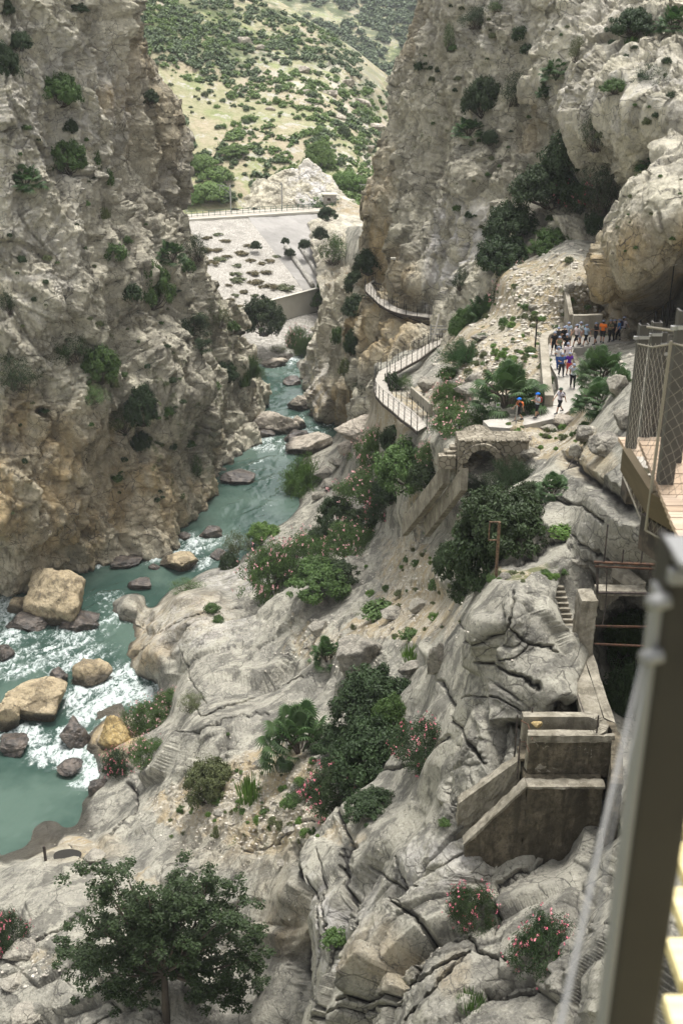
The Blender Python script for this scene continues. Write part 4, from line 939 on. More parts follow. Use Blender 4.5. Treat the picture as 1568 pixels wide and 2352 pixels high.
for a in [
 (1072,800,116,66,'feather',G_pine,'low bright green pine bush on the rubble slope above the boardwalk'),
 (1164,888,134,112,'palm',G_palm,'broad drooping fan palm between rubble slope and path'),
 (1378,838,92,92,'palm',G_palm,'upper fan palm right of the path'),(1372,905,96,74,'palm',G_palm,'lower fan palm right of the path'),(1420,870,56,60,'palm',G_palm,'small fan palm right of the two beside the path'),
 (900,870,40,60,'shrub',D_,'dark ferny plant under the boardwalk bend'),(930,878,40,40,'wispy',M_,'green weeds inside the boardwalk bend'),
 (940,1062,140,120,'bush',M_,'leafy green fig bush between two pink oleanders below the boardwalk'),(775,1175,84,84,'bush',D_,'dark green bush above the riverside rock'),
 (700,1075,104,110,'feather',B_,'bright green feathery tamarisk overhanging the river'),(685,1115,60,46,'wispy',B_,'low light green tamarisk spray at the water'),
 (1180,1075,110,90,'feather',D_,'feathery dark pine right of the stone arch'),(1105,1112,120,46,'feather',D_,'feathery pine branch spreading below the stone arch'),
 (1150,1180,190,150,'bush',D_,'upper crown of the huge round bush below the arch'),(1125,1260,200,180,'bush',D_,'lower crown of the huge round bush below the arch'),(1090,1340,100,76,'bush',D_,'foot of the huge round bush beside the fractured outcrop'),
 (1268,1112,60,50,'palm',G_palm,'small palm on the slope right of the pines'),(1290,1215,60,36,'shrub',B_,'bright green weed in the rock joint behind the big bush'),
 (730,1320,124,84,'bush',M_,'green bush at the right foot of the big pink oleander'),(605,1220,70,44,'bush',B_,'bright green bush above the leafless shrub by the river'),
 (545,1245,60,60,'wispy',O_,'greyish leafless shrub at the river edge'),(526,1287,40,42,'bush',D_,'small dark round bush beside the leafless shrub'),
 (690,1672,136,132,'palm',G_palm,'large dwarf fan palm left of the tall dark bush'),(860,1600,190,170,'bush',D_,'upper part of the tall dark bush in the middle of the foreground'),(850,1720,190,180,'bush',D_,'lower part of the tall dark bush in the middle of the foreground'),
 (486,1782,112,112,'bush',G_olv,'olive green bush standing on the gravel bowl'),(576,1806,70,70,'tuft',B_,'light green weedy bush right of the olive green one'),
 (752,1492,66,60,'palm',G_palm,'small dwarf palm between slab and grey boulder'),(868,1396,90,44,'shrub',M_,'low green mat on the gravel slope'),(945,1496,52,46,'tuft',B_,'light green clump above the tall dark bush'),(943,1453,50,26,'shrub',M_,'low green clump on gravel beside the upright rock'),
 (998,1340,34,30,'shrub',M_,'small green plant at the foot of the huge round bush'),(485,1392,38,26,'shrub',M_,'small plant on the pale riverside rock'),(502,1418,24,22,'shrub',M_,'tiny plant below the one on the pale riverside rock'),
 (780,1365,36,22,'shrub',M_,'tiny green plant above the small block by the slab'),(1440,1450,130,150,'bush',M_,'leafy green bush in the dark cleft behind the sluice'),(1430,1580,100,150,'bush',D_,'dark bush deep in the cleft behind the concrete channel'),
 (672,1832,44,30,'shrub',M_,'small green plant at the right side of the gravel bowl'),(770,2145,60,40,'shrub',M_,'small green plant in the cleft of the pale cliff'),(1080,2295,70,50,'tuft',M_,'grassy plant in the joint at the bottom edge'),(500,1910,30,22,'tuft',O_,'dry tuft at the rim of the gravel bowl'),
 (1020,1885,26,16,'shrub',M_,'tiny green plant beside the concrete flume'),
 (905,1005,70,60,'bush',D_,'dark bush right below the near end of the boardwalk'),(985,1085,80,70,'bush',D_,'dark bush between the fig bush and the flume walls'),(900,1120,90,70,'bush',D_,'dark bush under the leafy fig bush'),(840,1190,90,60,'bush',D_,'dark low bush above the oleander thicket'),
 (770,1310,90,60,'bush',D_,'dark bush right of the green bush by the big oleander'),(735,1230,60,50,'bush',D_,'dark bush over the pale riverside rock'),(1030,1280,80,90,'bush',D_,'dark left shoulder of the huge round bush'),(1185,1250,90,90,'bush',D_,'dark right shoulder of the huge round bush'),
 (780,1700,110,90,'bush',D_,'dark bush joining the dwarf palm and the tall dark bush'),(900,1640,90,110,'bush',M_,'leafy right shoulder of the tall dark bush'),(850,1840,110,60,'bush',D_,'dark low bush at the foot of the tall dark bush'),(700,1810,60,50,'wispy',D_,'wispy dark shrub below the dwarf palm'),
 (1030,855,50,40,'shrub',M_,'green shrub on the broken rock above the trench wall'),(1225,905,40,50,'shrub',O_,'olive shrub between the fan palm and the parapet'),(600,1290,60,70,'wispy',D_,'wispy dark growth left of the big pink oleander'),(430,1345,70,24,'wispy',M_,'low riverside growth along the pale bank'),(440,1610,60,40,'wispy',O_,'olive scrub under the tilted slab'),
 (1215,1130,70,60,'bush',D_,'dark bush linking the pines and the small palm'),(150,1500,1,1,'tuft',O_,'x')][:-1]:
    plant(*a, buf=BUFN, off=.0, Y=(49 if 'crown' in a[6] or 'right shoulder' in a[6] else 56) if 'huge round bush' in a[6] and a[1] < 1345 and 'small green' not in a[6] else None)
for a in [(1030,905,88,72,M_pink,'upper pink oleander by the boardwalk end'),(1045,960,130,84,M_pink,'wide pink oleander in front of the boardwalk end'),(862,1022,96,96,M_pink,'pink oleander left of the leafy fig bush'),(985,1040,60,60,M_pink,'small oleander beside the fig bush'),
 (850,1110,140,80,M_pink,'oleander thicket below the leafy fig bush'),(800,1235,120,90,M_pink,'oleander thicket above the big pink oleander'),(625,1300,130,150,M_pink,'big pink oleander on the riverside rock, left half'),(700,1270,120,110,M_pink,'big pink oleander on the riverside rock, right half'),
 (880,1160,80,60,M_rpink,'dark oleander beside the concrete flumes'),(340,1640,96,86,M_pink,'pale straggling oleander on the rock above the cascade'),(272,1745,72,72,M_rpink,'dark oleander over the white cascade'),(338,1722,84,70,M_pink,'olive oleander right of the dark one over the cascade'),(390,1600,60,44,M_pink,'small oleander under the slab by the rapids'),
 (972,1690,128,104,M_rpink,'sparse pink oleander right of the tall dark bush'),(765,1800,150,120,M_rpink,'wide dark oleander below the dwarf palm'),(16,2130,92,120,M_rpink,'bright pink oleander at the left edge'),(1082,2070,112,104,M_rpink,'straggling pink oleander under the concrete flume'),(1240,2150,150,150,M_rpink,'pink oleander hanging on the rock beside the handrail'),
 (528,1196,34,30,M_pink,'x'),(685,778,66,64,M_pink,'oleander at the far end of the river below the stone wall')]:
    if a[5] == 'x': continue
    plant(a[0],a[1],a[2],a[3],'oleander',M_ if a[4] is M_pink else D_,a[5],buf=BUFN if a[1] > 800 else None, Y=(None if a[1] > 800 else 212),blossom=a[4], off=.0)
scatter(240, [(1250,700,190,110),(1230,760,120,80),(1150,720,110,70),(1230,860,70,70),(950,1370,110,110),(560,1850,170,70),(1240,1010,110,40),(1150,850,80,50),(640,1700,160,80),(1190,1322,110,12)], BUFN, 'shrub', [G_mid, G_brt, G_olv], 'tiny weed on the stony ground of the right bank', 'tiny weeds on the stony ground', (9, 27), 'weed_clump', 'weed', 0)
scatter(45, [(1000,1300,80,80),(560,1880,170,60),(1200,1000,90,40),(870,1480,120,50)], BUFN, 'tuft', [G_olv, G_brt], 'small dry grass tuft on the gravel', 'dry grass tufts on the gravel', (8, 20), 'grass_tuft', 'grass', 0)
# ---- the carob tree in the lower left: trunk, limbs, crown
def carob():
    base = hit(385, 2335, BUFN); base = P(385, 2352, base.y); k = mpp(2150, base.y)
    o = empty('carob_tree', base, 'dark leafy carob tree with a wide open crown in the lower left foreground', 'tree')
    def loc(px, py, dy=0): return P(px, py, base.y+dy) - base
    mb = MB(); rgt = random.Random(8)
    fork = loc(378, 2235); mb.tube([loc(385, 2380), loc(380, 2300), fork], [.24, .18, .15], 10)
    tips = []
    spots = [(150,2160,1.5),(205,2110,-1),(240,2040,1),(250,1990,.5),(225,2220,-1.5),(300,2100,2),(340,2040,-1.5),(385,2060,0),(395,2010,1.5),(440,2080,-1),(480,2010,.8),(530,2040,1),(560,2110,-1),(585,2150,.5),(480,2160,1.5),(420,2150,-2),(330,2160,-2),(270,2170,0),(520,2230,0),(590,2260,.5),(320,2230,1),(220,1985,0),(450,2040,2),(560,2060,0),(180,2190,0),(300,2280,1),(250,2270,-1),(440,2230,-1),(470,2280,1),(540,2290,0),(360,2170,1),(400,2110,1),(300,2160,0),(240,2120,1),(450,2140,.5),(510,2100,-1),(290,2000,-.5),(350,2120,-1),(590,2190,0),(140,2180,.6)]
    for px, py, dy in spots:
        e = loc(px, py+10, dy); md = fork.lerp(e, .5) + Vector((rgt.uniform(-.4,.4), rgt.uniform(-.3,.3), -.15))
        mb.tube([fork, fork.lerp(md, .6), md, e], [.10, .07, .055, .018], 6, False)
        for j in range(5):
            t = md.lerp(e, rgt.uniform(.1, 1)); q = t + Vector((rgt.uniform(-1,1), rgt.uniform(-1,1), rgt.uniform(-.3,.9)))*.75; mb.tube([t, q], [.03, .008], 4, False); tips.append(q)
        tips.append(e)
    mb.build('trunk', M_bark, o, smooth=True)
    rg = np.random.RandomState(4); C = np.array([t[:] for t in tips]); C = np.concatenate([C, C+rg.normal(size=C.shape)*.34, C+rg.normal(size=C.shape)*.55])
    q = unit(rg.normal(size=(len(C), 72, 3)))*rg.rand(len(C), 72, 1)**.45; pts = C[:, None] + q*np.array([.40, .40, .28])*rg.uniform(.6, 1.15, (len(C), 1, 1))
    V, F = leaves(rg, pts.reshape(-1, 3), unit(q*.5+[0, 0, .9]+.5*rg.normal(size=q.shape)).reshape(-1, 3), .088, .55)
    link('crown', mesh_np('crown', V, F, G_dark, False, dict(tone=np.repeat((rg.rand(len(C), 72)*.5).ravel(), 4))), o)
carob()
def pine(px, py, w, h, label, buf=BUFL, cl=None):
    """small open pine with bent trunk; px,py = crown centre"""
    b = hit(px-5, py+h*.5, buf); base = P(px-5, py+h*.62, b.y); k = mpp(py, b.y); S = w*k/2; Ht = h*k
    o = empty('pine_tree', base, label, 'tree'); mb = MB(); rgt = random.Random(int(px)); rg = np.random.RandomState(int(px)); C = []
    top = Vector((S*.1, 0, Ht*.75)); mb.tube([(0,0,-.3), (-S*.12, 0, Ht*.25), (S*.05, 0, Ht*.5), top], [.16, .13, .09, .03], 7)
    for i in range(13):
        t = rgt.uniform(.3, 1); s = Vector((S*.05, 0, Ht*.75*t)); a = rgt.uniform(0, 6.3); e = s + Vector((math.cos(a)*S*.75*(1.1-.5*t), math.sin(a)*S*.75*(1.1-.5*t), Ht*.12)); mb.tube([s, e], [.06, .015], 5, False); C += [e[:], s.lerp(e, .6)[:]]
    mb.build('trunk', M_bark, o, smooth=True); C = np.array(C)
    q = unit(rg.normal(size=(len(C), 170, 3)))*rg.rand(len(C), 170, 1)**.4; pts = C[:, None] + q*np.array([S*.30, S*.30, S*.17])
    V, F = leaves(rg, pts.reshape(-1, 3), unit(q*.5+[0, 0, .7]+.7*rg.normal(size=q.shape)).reshape(-1, 3), S*.045, .35)
    link('crown', mesh_np('crown', V, F, G_dark, False, dict(tone=np.repeat((rg.rand(len(C), 170)*.4).ravel(), 4))), o)
pine(455, 655, 92, 110, 'upper pine with bent trunk on the skyline of the left wall')
pine(450, 742, 96, 84, 'lower spreading pine on the skyline of the left wall')
pine(470, 790, 60, 50, 'low dark pine rooted under the lower spreading one')
# ---- hillside shrubs: the largest as things, the rest as one mass
HB = BUFH
for a in [(480,440,90,44,'bush',G_far,'large green trees massed behind the brown fence by the railway'),(440,452,50,36,'bush',G_brt,'light green tree at the left end of the brown fence'),(520,452,50,30,'bush',G_far2,'dark tree at the right end of the brown fence'),
 (735,352,64,60,'bush',G_far,'tall round tree on the slope above the railway hut'),(792,415,66,44,'bush',G_brt,'bright green tree right of the light rock cutting'),(790,302,26,30,'bush',G_far2,'dark round tree alone on the pale slope'),(820,420,40,40,'bush',G_far,'green tree at the right end of the light rock cutting'),
 (420,350,30,50,'bush',G_far,'green tree against the skyline of the left wall'),(460,375,70,40,'bush',G_far,'row of green bushes running down the slope, upper part'),(500,400,66,36,'bush',G_far,'row of green bushes running down the slope, lower part'),(540,345,60,26,'bush',G_far,'wide green bush on the tan slope'),(425,380,30,40,'bush',G_brt,'light green bush beside the overhang of the left wall')]:
    plant(*a[:6], a[6], 'tree', 'distant_tree', buf=HB, parts=False, off=0)
HG = [(520,300,120,120),(640,330,110,120),(760,330,110,130),(480,200,150,110),(640,200,150,120),(800,240,90,100),(850,330,40,110),(600,400,130,40)]
scatter(150, HG, HB, 'scrub', [G_far, G_far2, G_far], 'green shrub on the scrubby hillside beyond the railway', 'green shrubs on the hillside', (12, 34), 'hillside_shrub', 'shrub', 0)
scatter(60, [(470,260,110,90),(450,180,110,60),(520,330,90,50)]+HG[:2], HB, 'scrub', [G_olv, G_far2], 'dull olive shrub on the scrubby hillside beyond the railway', 'olive shrubs on the hillside', (8, 20), 'hillside_shrub', 'shrub', 0)
for i, (x, y, w_, h_) in enumerate([(560,95,40,18),(600,110,30,14),(700,160,36,16),(650,140,30,12),(760,215,44,16),(830,235,50,18),(800,190,40,12),(860,290,50,18),(780,270,30,12),(700,210,30,10),(620,250,26,10),(840,340,40,16)]):
    boulder(x, y, w_, h_, 'p', 'pale rock outcrop among the shrubs of the far hillside', False, 40+i, name='rock_outcrop', group='rock outcrops on the far hillside', dep=.5)
def mass(name, G, n, size, label, mat, dens):
    rg = np.random.RandomState(2); VV, FF, TT, k = [], [], [], 0; H, W = G.shape[:2]; cnt = 0
    f0 = foliage(1, 9, 12, .2, .7, .6, 3, (.3,.5))
    while cnt < n:
        i, j = rg.randint(2, H-6), rg.randint(1, W-2); c = G[i, j]; q = proj(c)
        if not (150 < q[0] < 1100 and -60 < q[1] < 480) or rg.rand() > dens(q, c): continue
        s = size*rg.uniform(.4, 1.3)**1.3; a = rg.rand()*6.3; R = np.array([[math.cos(a), -math.sin(a), 0], [math.sin(a), math.cos(a), 0], [0, 0, 1]])
        VV.append(f0[0]@R.T*s + c); FF.append(f0[1]+k); TT.append(f0[2]); k += len(f0[0]); cnt += 1
    tag(link(name, mesh_np(name, np.concatenate(VV), np.concatenate(FF), mat, False, dict(tone=np.concatenate(TT)))), label, 'scrub', kind='stuff')
pn = lambda c, s: float(fbm(np.array([c]), s, 3, 4)[0])
mass('hillside_scrub', GH, 2600, 1.35, 'low scrub covering the hillside beyond the railway', G_far, lambda q, c: np.clip(.12 + .6*(q[1] < 120) + .9*pn(c, 22), 0, 1))
mass('dark_hillside_scrub', GH, 1500, 1.7, 'dark low scrub on the upper hillside', G_far2, lambda q, c: np.clip(.03 + .5*(q[1] < 150) + .9*pn(c+50, 18), 0, 1))
mass('mountain_scrub', GM, 3000, 4.2, 'dark scrub on the hazy far mountain', G_far2, lambda q, c: np.clip(.55 + .9*pn(c, 50), 0, 1))
# ================================================================== RAILWAY EMBANKMENT
def onz(px, py, z): return P(px, py, z/zy(py))
def masonry(name, a, b, sc, vor=2.2, grey=False):
    M = Mat(name); v = M.n('ShaderNodeTexVoronoi', feature='DISTANCE_TO_EDGE'); v.inputs['Scale'].default_value = vor; M.L(M.pos(), v.inputs['Vector'])
    v2 = M.n('ShaderNodeTexVoronoi'); v2.inputs['Scale'].default_value = vor; M.L(M.pos(), v2.inputs['Vector']); sp = M.n('ShaderNodeSeparateColor'); M.L(v2.outputs['Color'], sp.inputs[0])
    c = M.mix(sp.outputs[0], a, b); c = M.mix(M.ramp(v.outputs['Distance'], 0, .05), tuple(x*.45 for x in a[:3])+(1,), c)
    c = M.mix(M.math('MULTIPLY', M.noise(.25, 6, rough=.65, lo=.45, hi=.7), .45), c, tuple(x*.55 for x in a[:3])+(1,))
    return M.out(c, .92, M.bump(M.ramp(v.outputs['Distance'], 0, .08), .7, .12))
M_mas = masonry('pale_masonry', (.31,.29,.255,1), (.40,.375,.335,1), 1, 1.6)
M_mas2 = masonry('grey_masonry', (.27,.255,.225,1), (.40,.38,.34,1), 1, 1.2)
m = Mat('sprayed_concrete'); c = m.mix(m.noise(.12, 6, rough=.6, lo=.38, hi=.65), (.22,.21,.195,1), (.30,.285,.265,1)); c = m.mix(m.noise(3, 6, rough=.8, lo=.62, hi=.7), c, (.12,.10,.07,1)); M_spray = m.out(c, .95, m.bump(m.noise(1.5, 8, rough=.7), .6, .2))
m = Mat('smooth_concrete'); c = m.mix(m.noise(.2, 6, rough=.6, lo=.35, hi=.65), (.42,.40,.34,1), (.50,.475,.41,1)); M_smooth = m.out(c, .85, m.bump(m.noise(4, 5), .2, .03))
m = Mat('railway_ballast'); M_bal = m.out(m.mix(m.noise(3, 4, rough=.8), (.30,.27,.23,1), (.46,.42,.36,1)), .95, m.bump(m.noise(5, 4), .8, .2))
def ruled(name, A, B, mat, nu, nv, disp=.25, kind='structure', parent=None, seed=0):
    """surface ruled between two 3-D polylines"""
    A = np.array(A, float); B = np.array(B, float)
    def rs(Q, n):
        L = np.r_[0, np.cumsum(np.linalg.norm(np.diff(Q, axis=0), axis=1))]; t = np.linspace(0, L[-1], n); return np.stack([np.interp(t, L, Q[:, k]) for k in range(3)], 1)
    a, b = rs(A, nu), rs(B, nu); t = np.linspace(0, 1, nv)[:, None, None]; G = a[None]*(1-t) + b[None]*t
    n = normals(G); G = G + n*(disp*fbm(G.reshape(-1, 3), 3.0, 5, 300+seed, .6).reshape(nv, nu, 1))
    o = link(name, mesh_np(name, G.reshape(-1, 3), grid_faces(nv, nu), mat, True), parent)
    return o, G
Tz, Mz = -43.5, -53.0
Tl = [onz(x, 505-.0647*(x-395), Tz) for x in (300, 395, 500)]; Tm = [onz(x, 505-.0647*(x-395), Tz) for x in (500, 565)]; Tr = [onz(x, 505-.0647*(x-395), Tz) for x in (565, 650, 738)]
Ml = [onz(x, 715-.26*(x-530), Mz) for x in (300, 530, 700)]; Mr = [onz(x, 715-.26*(x-530), Mz) for x in (700, 760, 800)]
e_, GE1 = ruled('masonry_embankment', Tl + Tm[1:], Ml, M_mas, 160, 110, .22); tag(e_, kind=None); tag(e_, 'pale stone faced embankment below the railway dotted with heather', 'embankment')
e_, GE2 = ruled('sprayed_embankment', [Tm[1]] + Tr[1:], Mr, M_spray, 90, 110, .35, seed=2); tag(e_, 'grey sprayed concrete slope right of the stone faced embankment', 'embankment')
# ribs at the low right
mb = MB()
for i in range(4):
    f0 = .22 + i*.22; r0, r1 = int(109*.48+i*2), 108; c0 = int(f0*89)
    mb.tube([Vector(GE2[r, min(c0, 89)])+Vector((0, -.1, .35)) for r in range(r0, r1, 6)], .55, 6)
mb.build('concrete_ribs', M_mas2, e_, smooth=True)
LB = [P(x, 715-.26*(x-530)+52, (Mz/zy(715-.26*(x-530)))-.6) for x in (300, 530, 700, 745)]; LT = [P(x, 715-.26*(x-530), Mz/zy(715-.26*(x-530))-.6) for x in (300, 530, 700, 745)]
w_, _ = ruled('retaining_wall', LT, LB, M_smooth, 80, 16, .03); tag(w_, 'smooth beige retaining wall along the foot of the embankment', 'wall')
mb = MB(); 
for a, b in zip(LT[:-1], LT[1:]): mb.beam(a + Vector((0, .35, .06)), b + Vector((0, .35, .06)), .75, .16)
mb.build('coping', M_smooth, w_)
RB = [onz(x, 872-.22*(x-530), WATER-.6) for x in (300, 530, 640, 760)]
w2, GS = ruled('rubble_stone_wall', [v - Vector((0, .2, 0)) for v in LB], RB, M_mas2, 130, 60, .35, seed=4); tag(w2, 'rough grey stone wall sloping from the retaining wall to the river', 'wall')
# rocky ground right of the embankment, up to the hut
RY = tps_fit([(735,483,273),(790,650,222),(800,560,240),(870,470,280),(880,600,225),(760,700,214),(830,700,200),(740,790,206),(700,850,203),(900,500,260),(790,500,262),(900,700,195)])
PX, PY = np.meshgrid(np.arange(700, 960, 2.6), np.arange(462, 880, 2.6)); PX = PX + np.clip((PY-480)/170, 0, 1)*40*np.clip((960-PX)/260, 0, 1)
rk, GK = sheet('rocky_bank', PX, PY, RY(PX, PY), 'cliff', M_cliff, dict(ochre=0*PX+.1, dark=0*PX+.2, white=0*PX+.2, soil=blobs(PX, PY, [(800,480,90,16,.8),(780,640,40,60,.5)]), moss=0*PX+.42), amp=.9)
# trackbed
bed, _ = ruled('railway_trackbed', [onz(x, 505-.0647*(x-395), Tz) + Vector((0, -.4, .02)) for x in (280, 400, 740, 900)], [onz(x, 505-.0647*(x-395), Tz) + Vector((0, 13, .02)) for x in (260, 400, 740, 940)], M_bal, 90, 10, .05)
tag(bed, kind='structure')
m = Mat('green_paint'); M_green = m.out((.03,.10,.07,1), .5); m = Mat('galvanised_steel'); M_galv = m.out(m.mix(m.noise(3, 4), (.30,.30,.29,1), (.42,.42,.41,1)), .5, metal=.6)
m = Mat('dark_timber'); M_dtim = m.out((.05,.038,.03,1), .9)
def railing(name, pts, label, cat, mat, H, step, nr, pw, post='post'):
    o = empty(name, pts[0], label, cat); base = Vector(pts[0]); mb = MB()
    L = 0; nxt = 0; k = 0
    for a, b in zip(pts[:-1], pts[1:]):
        a, b = Vector(a), Vector(b); l = (b-a).length
        for j in range(nr): z = Vector((0, 0, H*(1-.42*j))); mb.beam(a-base+z, b-base+z, pw*.7, pw*.7)
        while nxt <= L+l:
            q = a.lerp(b, (nxt-L)/l) - base; p = MB(); p.box(q+Vector((0, 0, H/2)), (pw, pw, H)); p.build(post, mat, o); nxt += step; k += 1
        L += l
    mb.build('rail', mat, o); return o
railing('green_railing', [onz(x, 503-.0647*(x-395), Tz) + Vector((0, .3, .1)) for x in (400, 530, 640, 720)], 'long green metal railing along the top edge of the embankment', 'railing', M_green, 1.25, 1.35, 3, .10)
kb = MB(); A_ = onz(395, 508, Tz-.1); B_2 = onz(740, 486, Tz-.1); kb.beam(A_, B_2, .7, .5); tag(kb.build('embankment_kerb', M_smooth, bevel=.04), 'pale concrete kerb under the green railing', 'kerb')
def mast(px, y0, y1, label, side=-1):
    b = P(px, y1, hit(640, 486, BUFH).y*0 + (Tz/zy(505-.0647*(px-395)))+5); H = (y1-y0)*mpp(y1, b.y)/math.cos(PITCH*.4); o = empty('railway_mast', b, label, 'mast', 'railway masts along the track')
    p = MB(); p.box((0, 0, H/2-1), (.26, .26, H+2)); p.build('pole', M_galv, o)
    p = MB(); p.beam((0, 0, H*.93), (side*2.9, 0, H*1.02), .10, .10); p.beam((0, 0, H*.70), (side*2.3, 0, H*.98), .08, .08); p.tube([(side*2.3, 0, H*.98), (side*2.5, 0, H*.80)], .06, 6); p.build('bracket_arm', M_galv, o)
mast(531, 428, 492, 'grey railway mast in front of the green trees'); mast(648, 422, 486, 'grey railway mast in front of the rock cutting'); mast(405, 432, 497, 'grey railway mast close to the left wall'); mast(851, 425, 458, 'grey railway mast near the right cliff', -1)
# brown fence and its low stone wall
f0, f1 = onz(398, 478, -42.6), onz(512, 470, -42.6)
w3 = MB(); w3.beam(f0+Vector((0, 0, -.9)), f1+Vector((0, 0, -.9)), .6, 1.9); tag(w3.build('low_stone_wall', M_mas, bevel=.03), 'low stone wall under the dark brown fence', 'wall')
fo = empty('brown_fence', f0, 'dark brown slatted fence left of the railway line', 'fence'); d = (f1-f0); mb = MB()
for i in range(34): q = d*(i/33.); mb.box(q+Vector((0, 0, .85)), (.14, .08, 1.7))
mb.build('slats', M_dtim, fo); mb = MB(); mb.beam(Vector((0, 0, .4)), d+Vector((0, 0, .4)), .1, .14); mb.beam(Vector((0, 0, 1.3)), d+Vector((0, 0, 1.3)), .1, .14); mb.build('rail', M_dtim, fo)
# hut
h0 = onz(757, 478, -43.2) + Vector((0, 4, 0)); ho = empty('railway_hut', h0, 'small pale block hut with flat roof at the end of the railing', 'hut')
mb = MB(); 
for (x, y, sx, sy) in ((0, -1.25, 3.0, .2), (0, 1.25, 3.0, .2), (-1.4, 0, .2, 2.3), (1.4, 0, .2, 2.3)): mb.box((x, y, 1.3), (sx, sy, 2.6))
mb.build('wall', M_mas, ho); mb = MB(); mb.box((0, 0, 2.7), (3.5, 3.1, .2)); mb.build('roof', M_smooth, ho); mb = MB(); mb.box((-.2, -1.38, 1.6), (.8, .06, .6)); mb.build('window', M_dtim, ho)
# heather on the embankment, each its own plant
RG = random.Random(12)
HE = [(430,418+130,40,14),(470,575,44,20),(495,575,36,14),(430,600,44,16),(455,580,30,14),(480,605,50,22),(505,597,40,16),(520,590,30,16),(555,585,44,20),(545,610,30,14),(575,600,30,16),(600,605,28,14),(540,630,34,16),(580,630,40,18),(610,625,34,16),(545,645,50,18),(590,650,44,20),(620,660,44,14),(655,662,56,16),(525,655,24,12),(560,672,30,14),(585,680,24,12),(600,660,24,12),(530,690,30,26),(540,678,24,14),(548,705,28,14),(610,690,30,14),(500,540,30,12),(520,555,30,14),(620,600,30,12),(635,590,24,12),(570,565,30,12),(475,548,30,10)]
for i, (x, y, w_, h_) in enumerate(HE):
    q = Vector(GE1[0, 0]); D2 = GE1.reshape(-1, 3); f = D2[:, 1]*CP - D2[:, 2]*SP; qx = 784+FOC*D2[:, 0]/f; qy = 1176-FOC*(D2[:, 1]*SP+D2[:, 2]*CP)/f
    j = int(np.argmin((qx-x)**2 + (qy-y)**2)); c = D2[j]; s = mpp(y, c[1])*w_*.5
    pr = proto('scrub', i % 4, [G_red]); o = link('heather_clump', pmesh(pr, G_red if i % 3 else G_olv)); o.location = c; o.scale = (s, s, s*.5); o.rotation_euler = (0, 0, i)
    tag(o, 'reddish green heather clump growing on the pale stone embankment', 'heather', 'heather clumps on the embankment')
for x, y, w_, h_, lb in [(588,563,24,22,'small dark round bush alone on the embankment'),(655,553,18,16,'small green bush on the grey slope'),(665,580,22,20,'green bush at the head of the concrete ribs'),(700,560,26,26,'green bush at the right edge of the grey slope')]:
    plant(x, y, w_, h_, 'bush', G_dark, lb, Y=245, off=0, parts=False)
plant(604, 722, 84, 92, 'bush', G_dark, 'round dark fig tree standing in front of the retaining wall', 'tree', 'fig_tree', Y=207, off=0)
plant(700, 785, 50, 60, 'feather', G_mid, 'green tamarisk at the foot of the rough stone wall', Y=207, off=0); plant(640, 800, 40, 20, 'wispy', G_olv, 'low olive scrub at the foot of the rough stone wall', Y=208, off=0)
# ================================================================== BUILT THINGS
def conc_mat(name, a, b, stain=.5, sc=1.0, agg=.5):
    M = Mat(name); c = M.mix(M.noise(.8/sc, 7, rough=.65, lo=.35, hi=.65), a, b)
    st = M.noise(1.3/sc, 7, M.pos((1,1,.16)), rough=.65, dist=.5, lo=.45, hi=.62); c = M.mix(M.math('MULTIPLY', st, stain), c, (.045,.038,.026,1)); c = M.mix(M.math('MULTIPLY', M.noise(2.6/sc, 8, rough=.75, lo=.48, hi=.58), stain*.6), c, tuple(x*.45 for x in a[:3])+(1,))
    v = M.n('ShaderNodeTexVoronoi'); v.inputs['Scale'].default_value = 11/sc; M.L(M.pos(), v.inputs['Vector']); q = M.ramp(v.outputs['Distance'], .15, .3, 1, 0)
    q = M.math('MULTIPLY', q, M.noise(1.5/sc, 3, lo=.45, hi=.6)); c = M.mix(M.math('MULTIPLY', q, agg), c, tuple(min(x*1.5, 1) for x in b[:3])+(1,))
    return M.out(c, .93, M.bump(M.noise(6/sc, 8, rough=.75), .8, .05*sc, M.bump(M.noise(1.2/sc, 5), .5, .12*sc)))
C_old = conc_mat('old_concrete', (.165,.148,.112,1), (.285,.26,.208,1), .5, .6)
C_dark = conc_mat('stained_concrete', (.068,.058,.040,1), (.148,.125,.088,1), .9, .6, .3)
C_path = conc_mat('path_concrete', (.34,.32,.28,1), (.43,.405,.365,1), .12, 1.5, .15)
C_wall = conc_mat('parapet_concrete', (.25,.225,.175,1), (.36,.33,.27,1), .3, 1.2)
m = Mat('grey_steel'); M_steel = m.out(m.mix(m.noise(5, 5), (.018,.0165,.014,1), (.034,.031,.027,1)), .6, m.bump(m.noise(40, 3), .1, .002), .0)
m = Mat('grey_steel_post'); M_steelg = m.out(m.mix(m.noise(5, 5), (.055,.052,.046,1), (.09,.085,.078,1)), .6)
m = Mat('rusty_iron'); M_rust = m.out(m.mix(m.noise(9, 6, rough=.7, lo=.4, hi=.6), (.035,.022,.016,1), (.095,.048,.028,1)), .9)
m = Mat('pale_rust'); M_rustl = m.out(m.mix(m.noise(9, 6, rough=.7, lo=.4, hi=.6), (.08,.052,.034,1), (.17,.11,.07,1)), .9)
m = Mat('dark_iron'); M_iron = m.out(m.mix(m.noise(9, 6, lo=.4, hi=.6), (.03,.026,.024,1), (.075,.06,.05,1)), .8)
m = Mat('netting_wire'); M_wire = m.out((.22,.20,.16,1), .5, metal=.2)
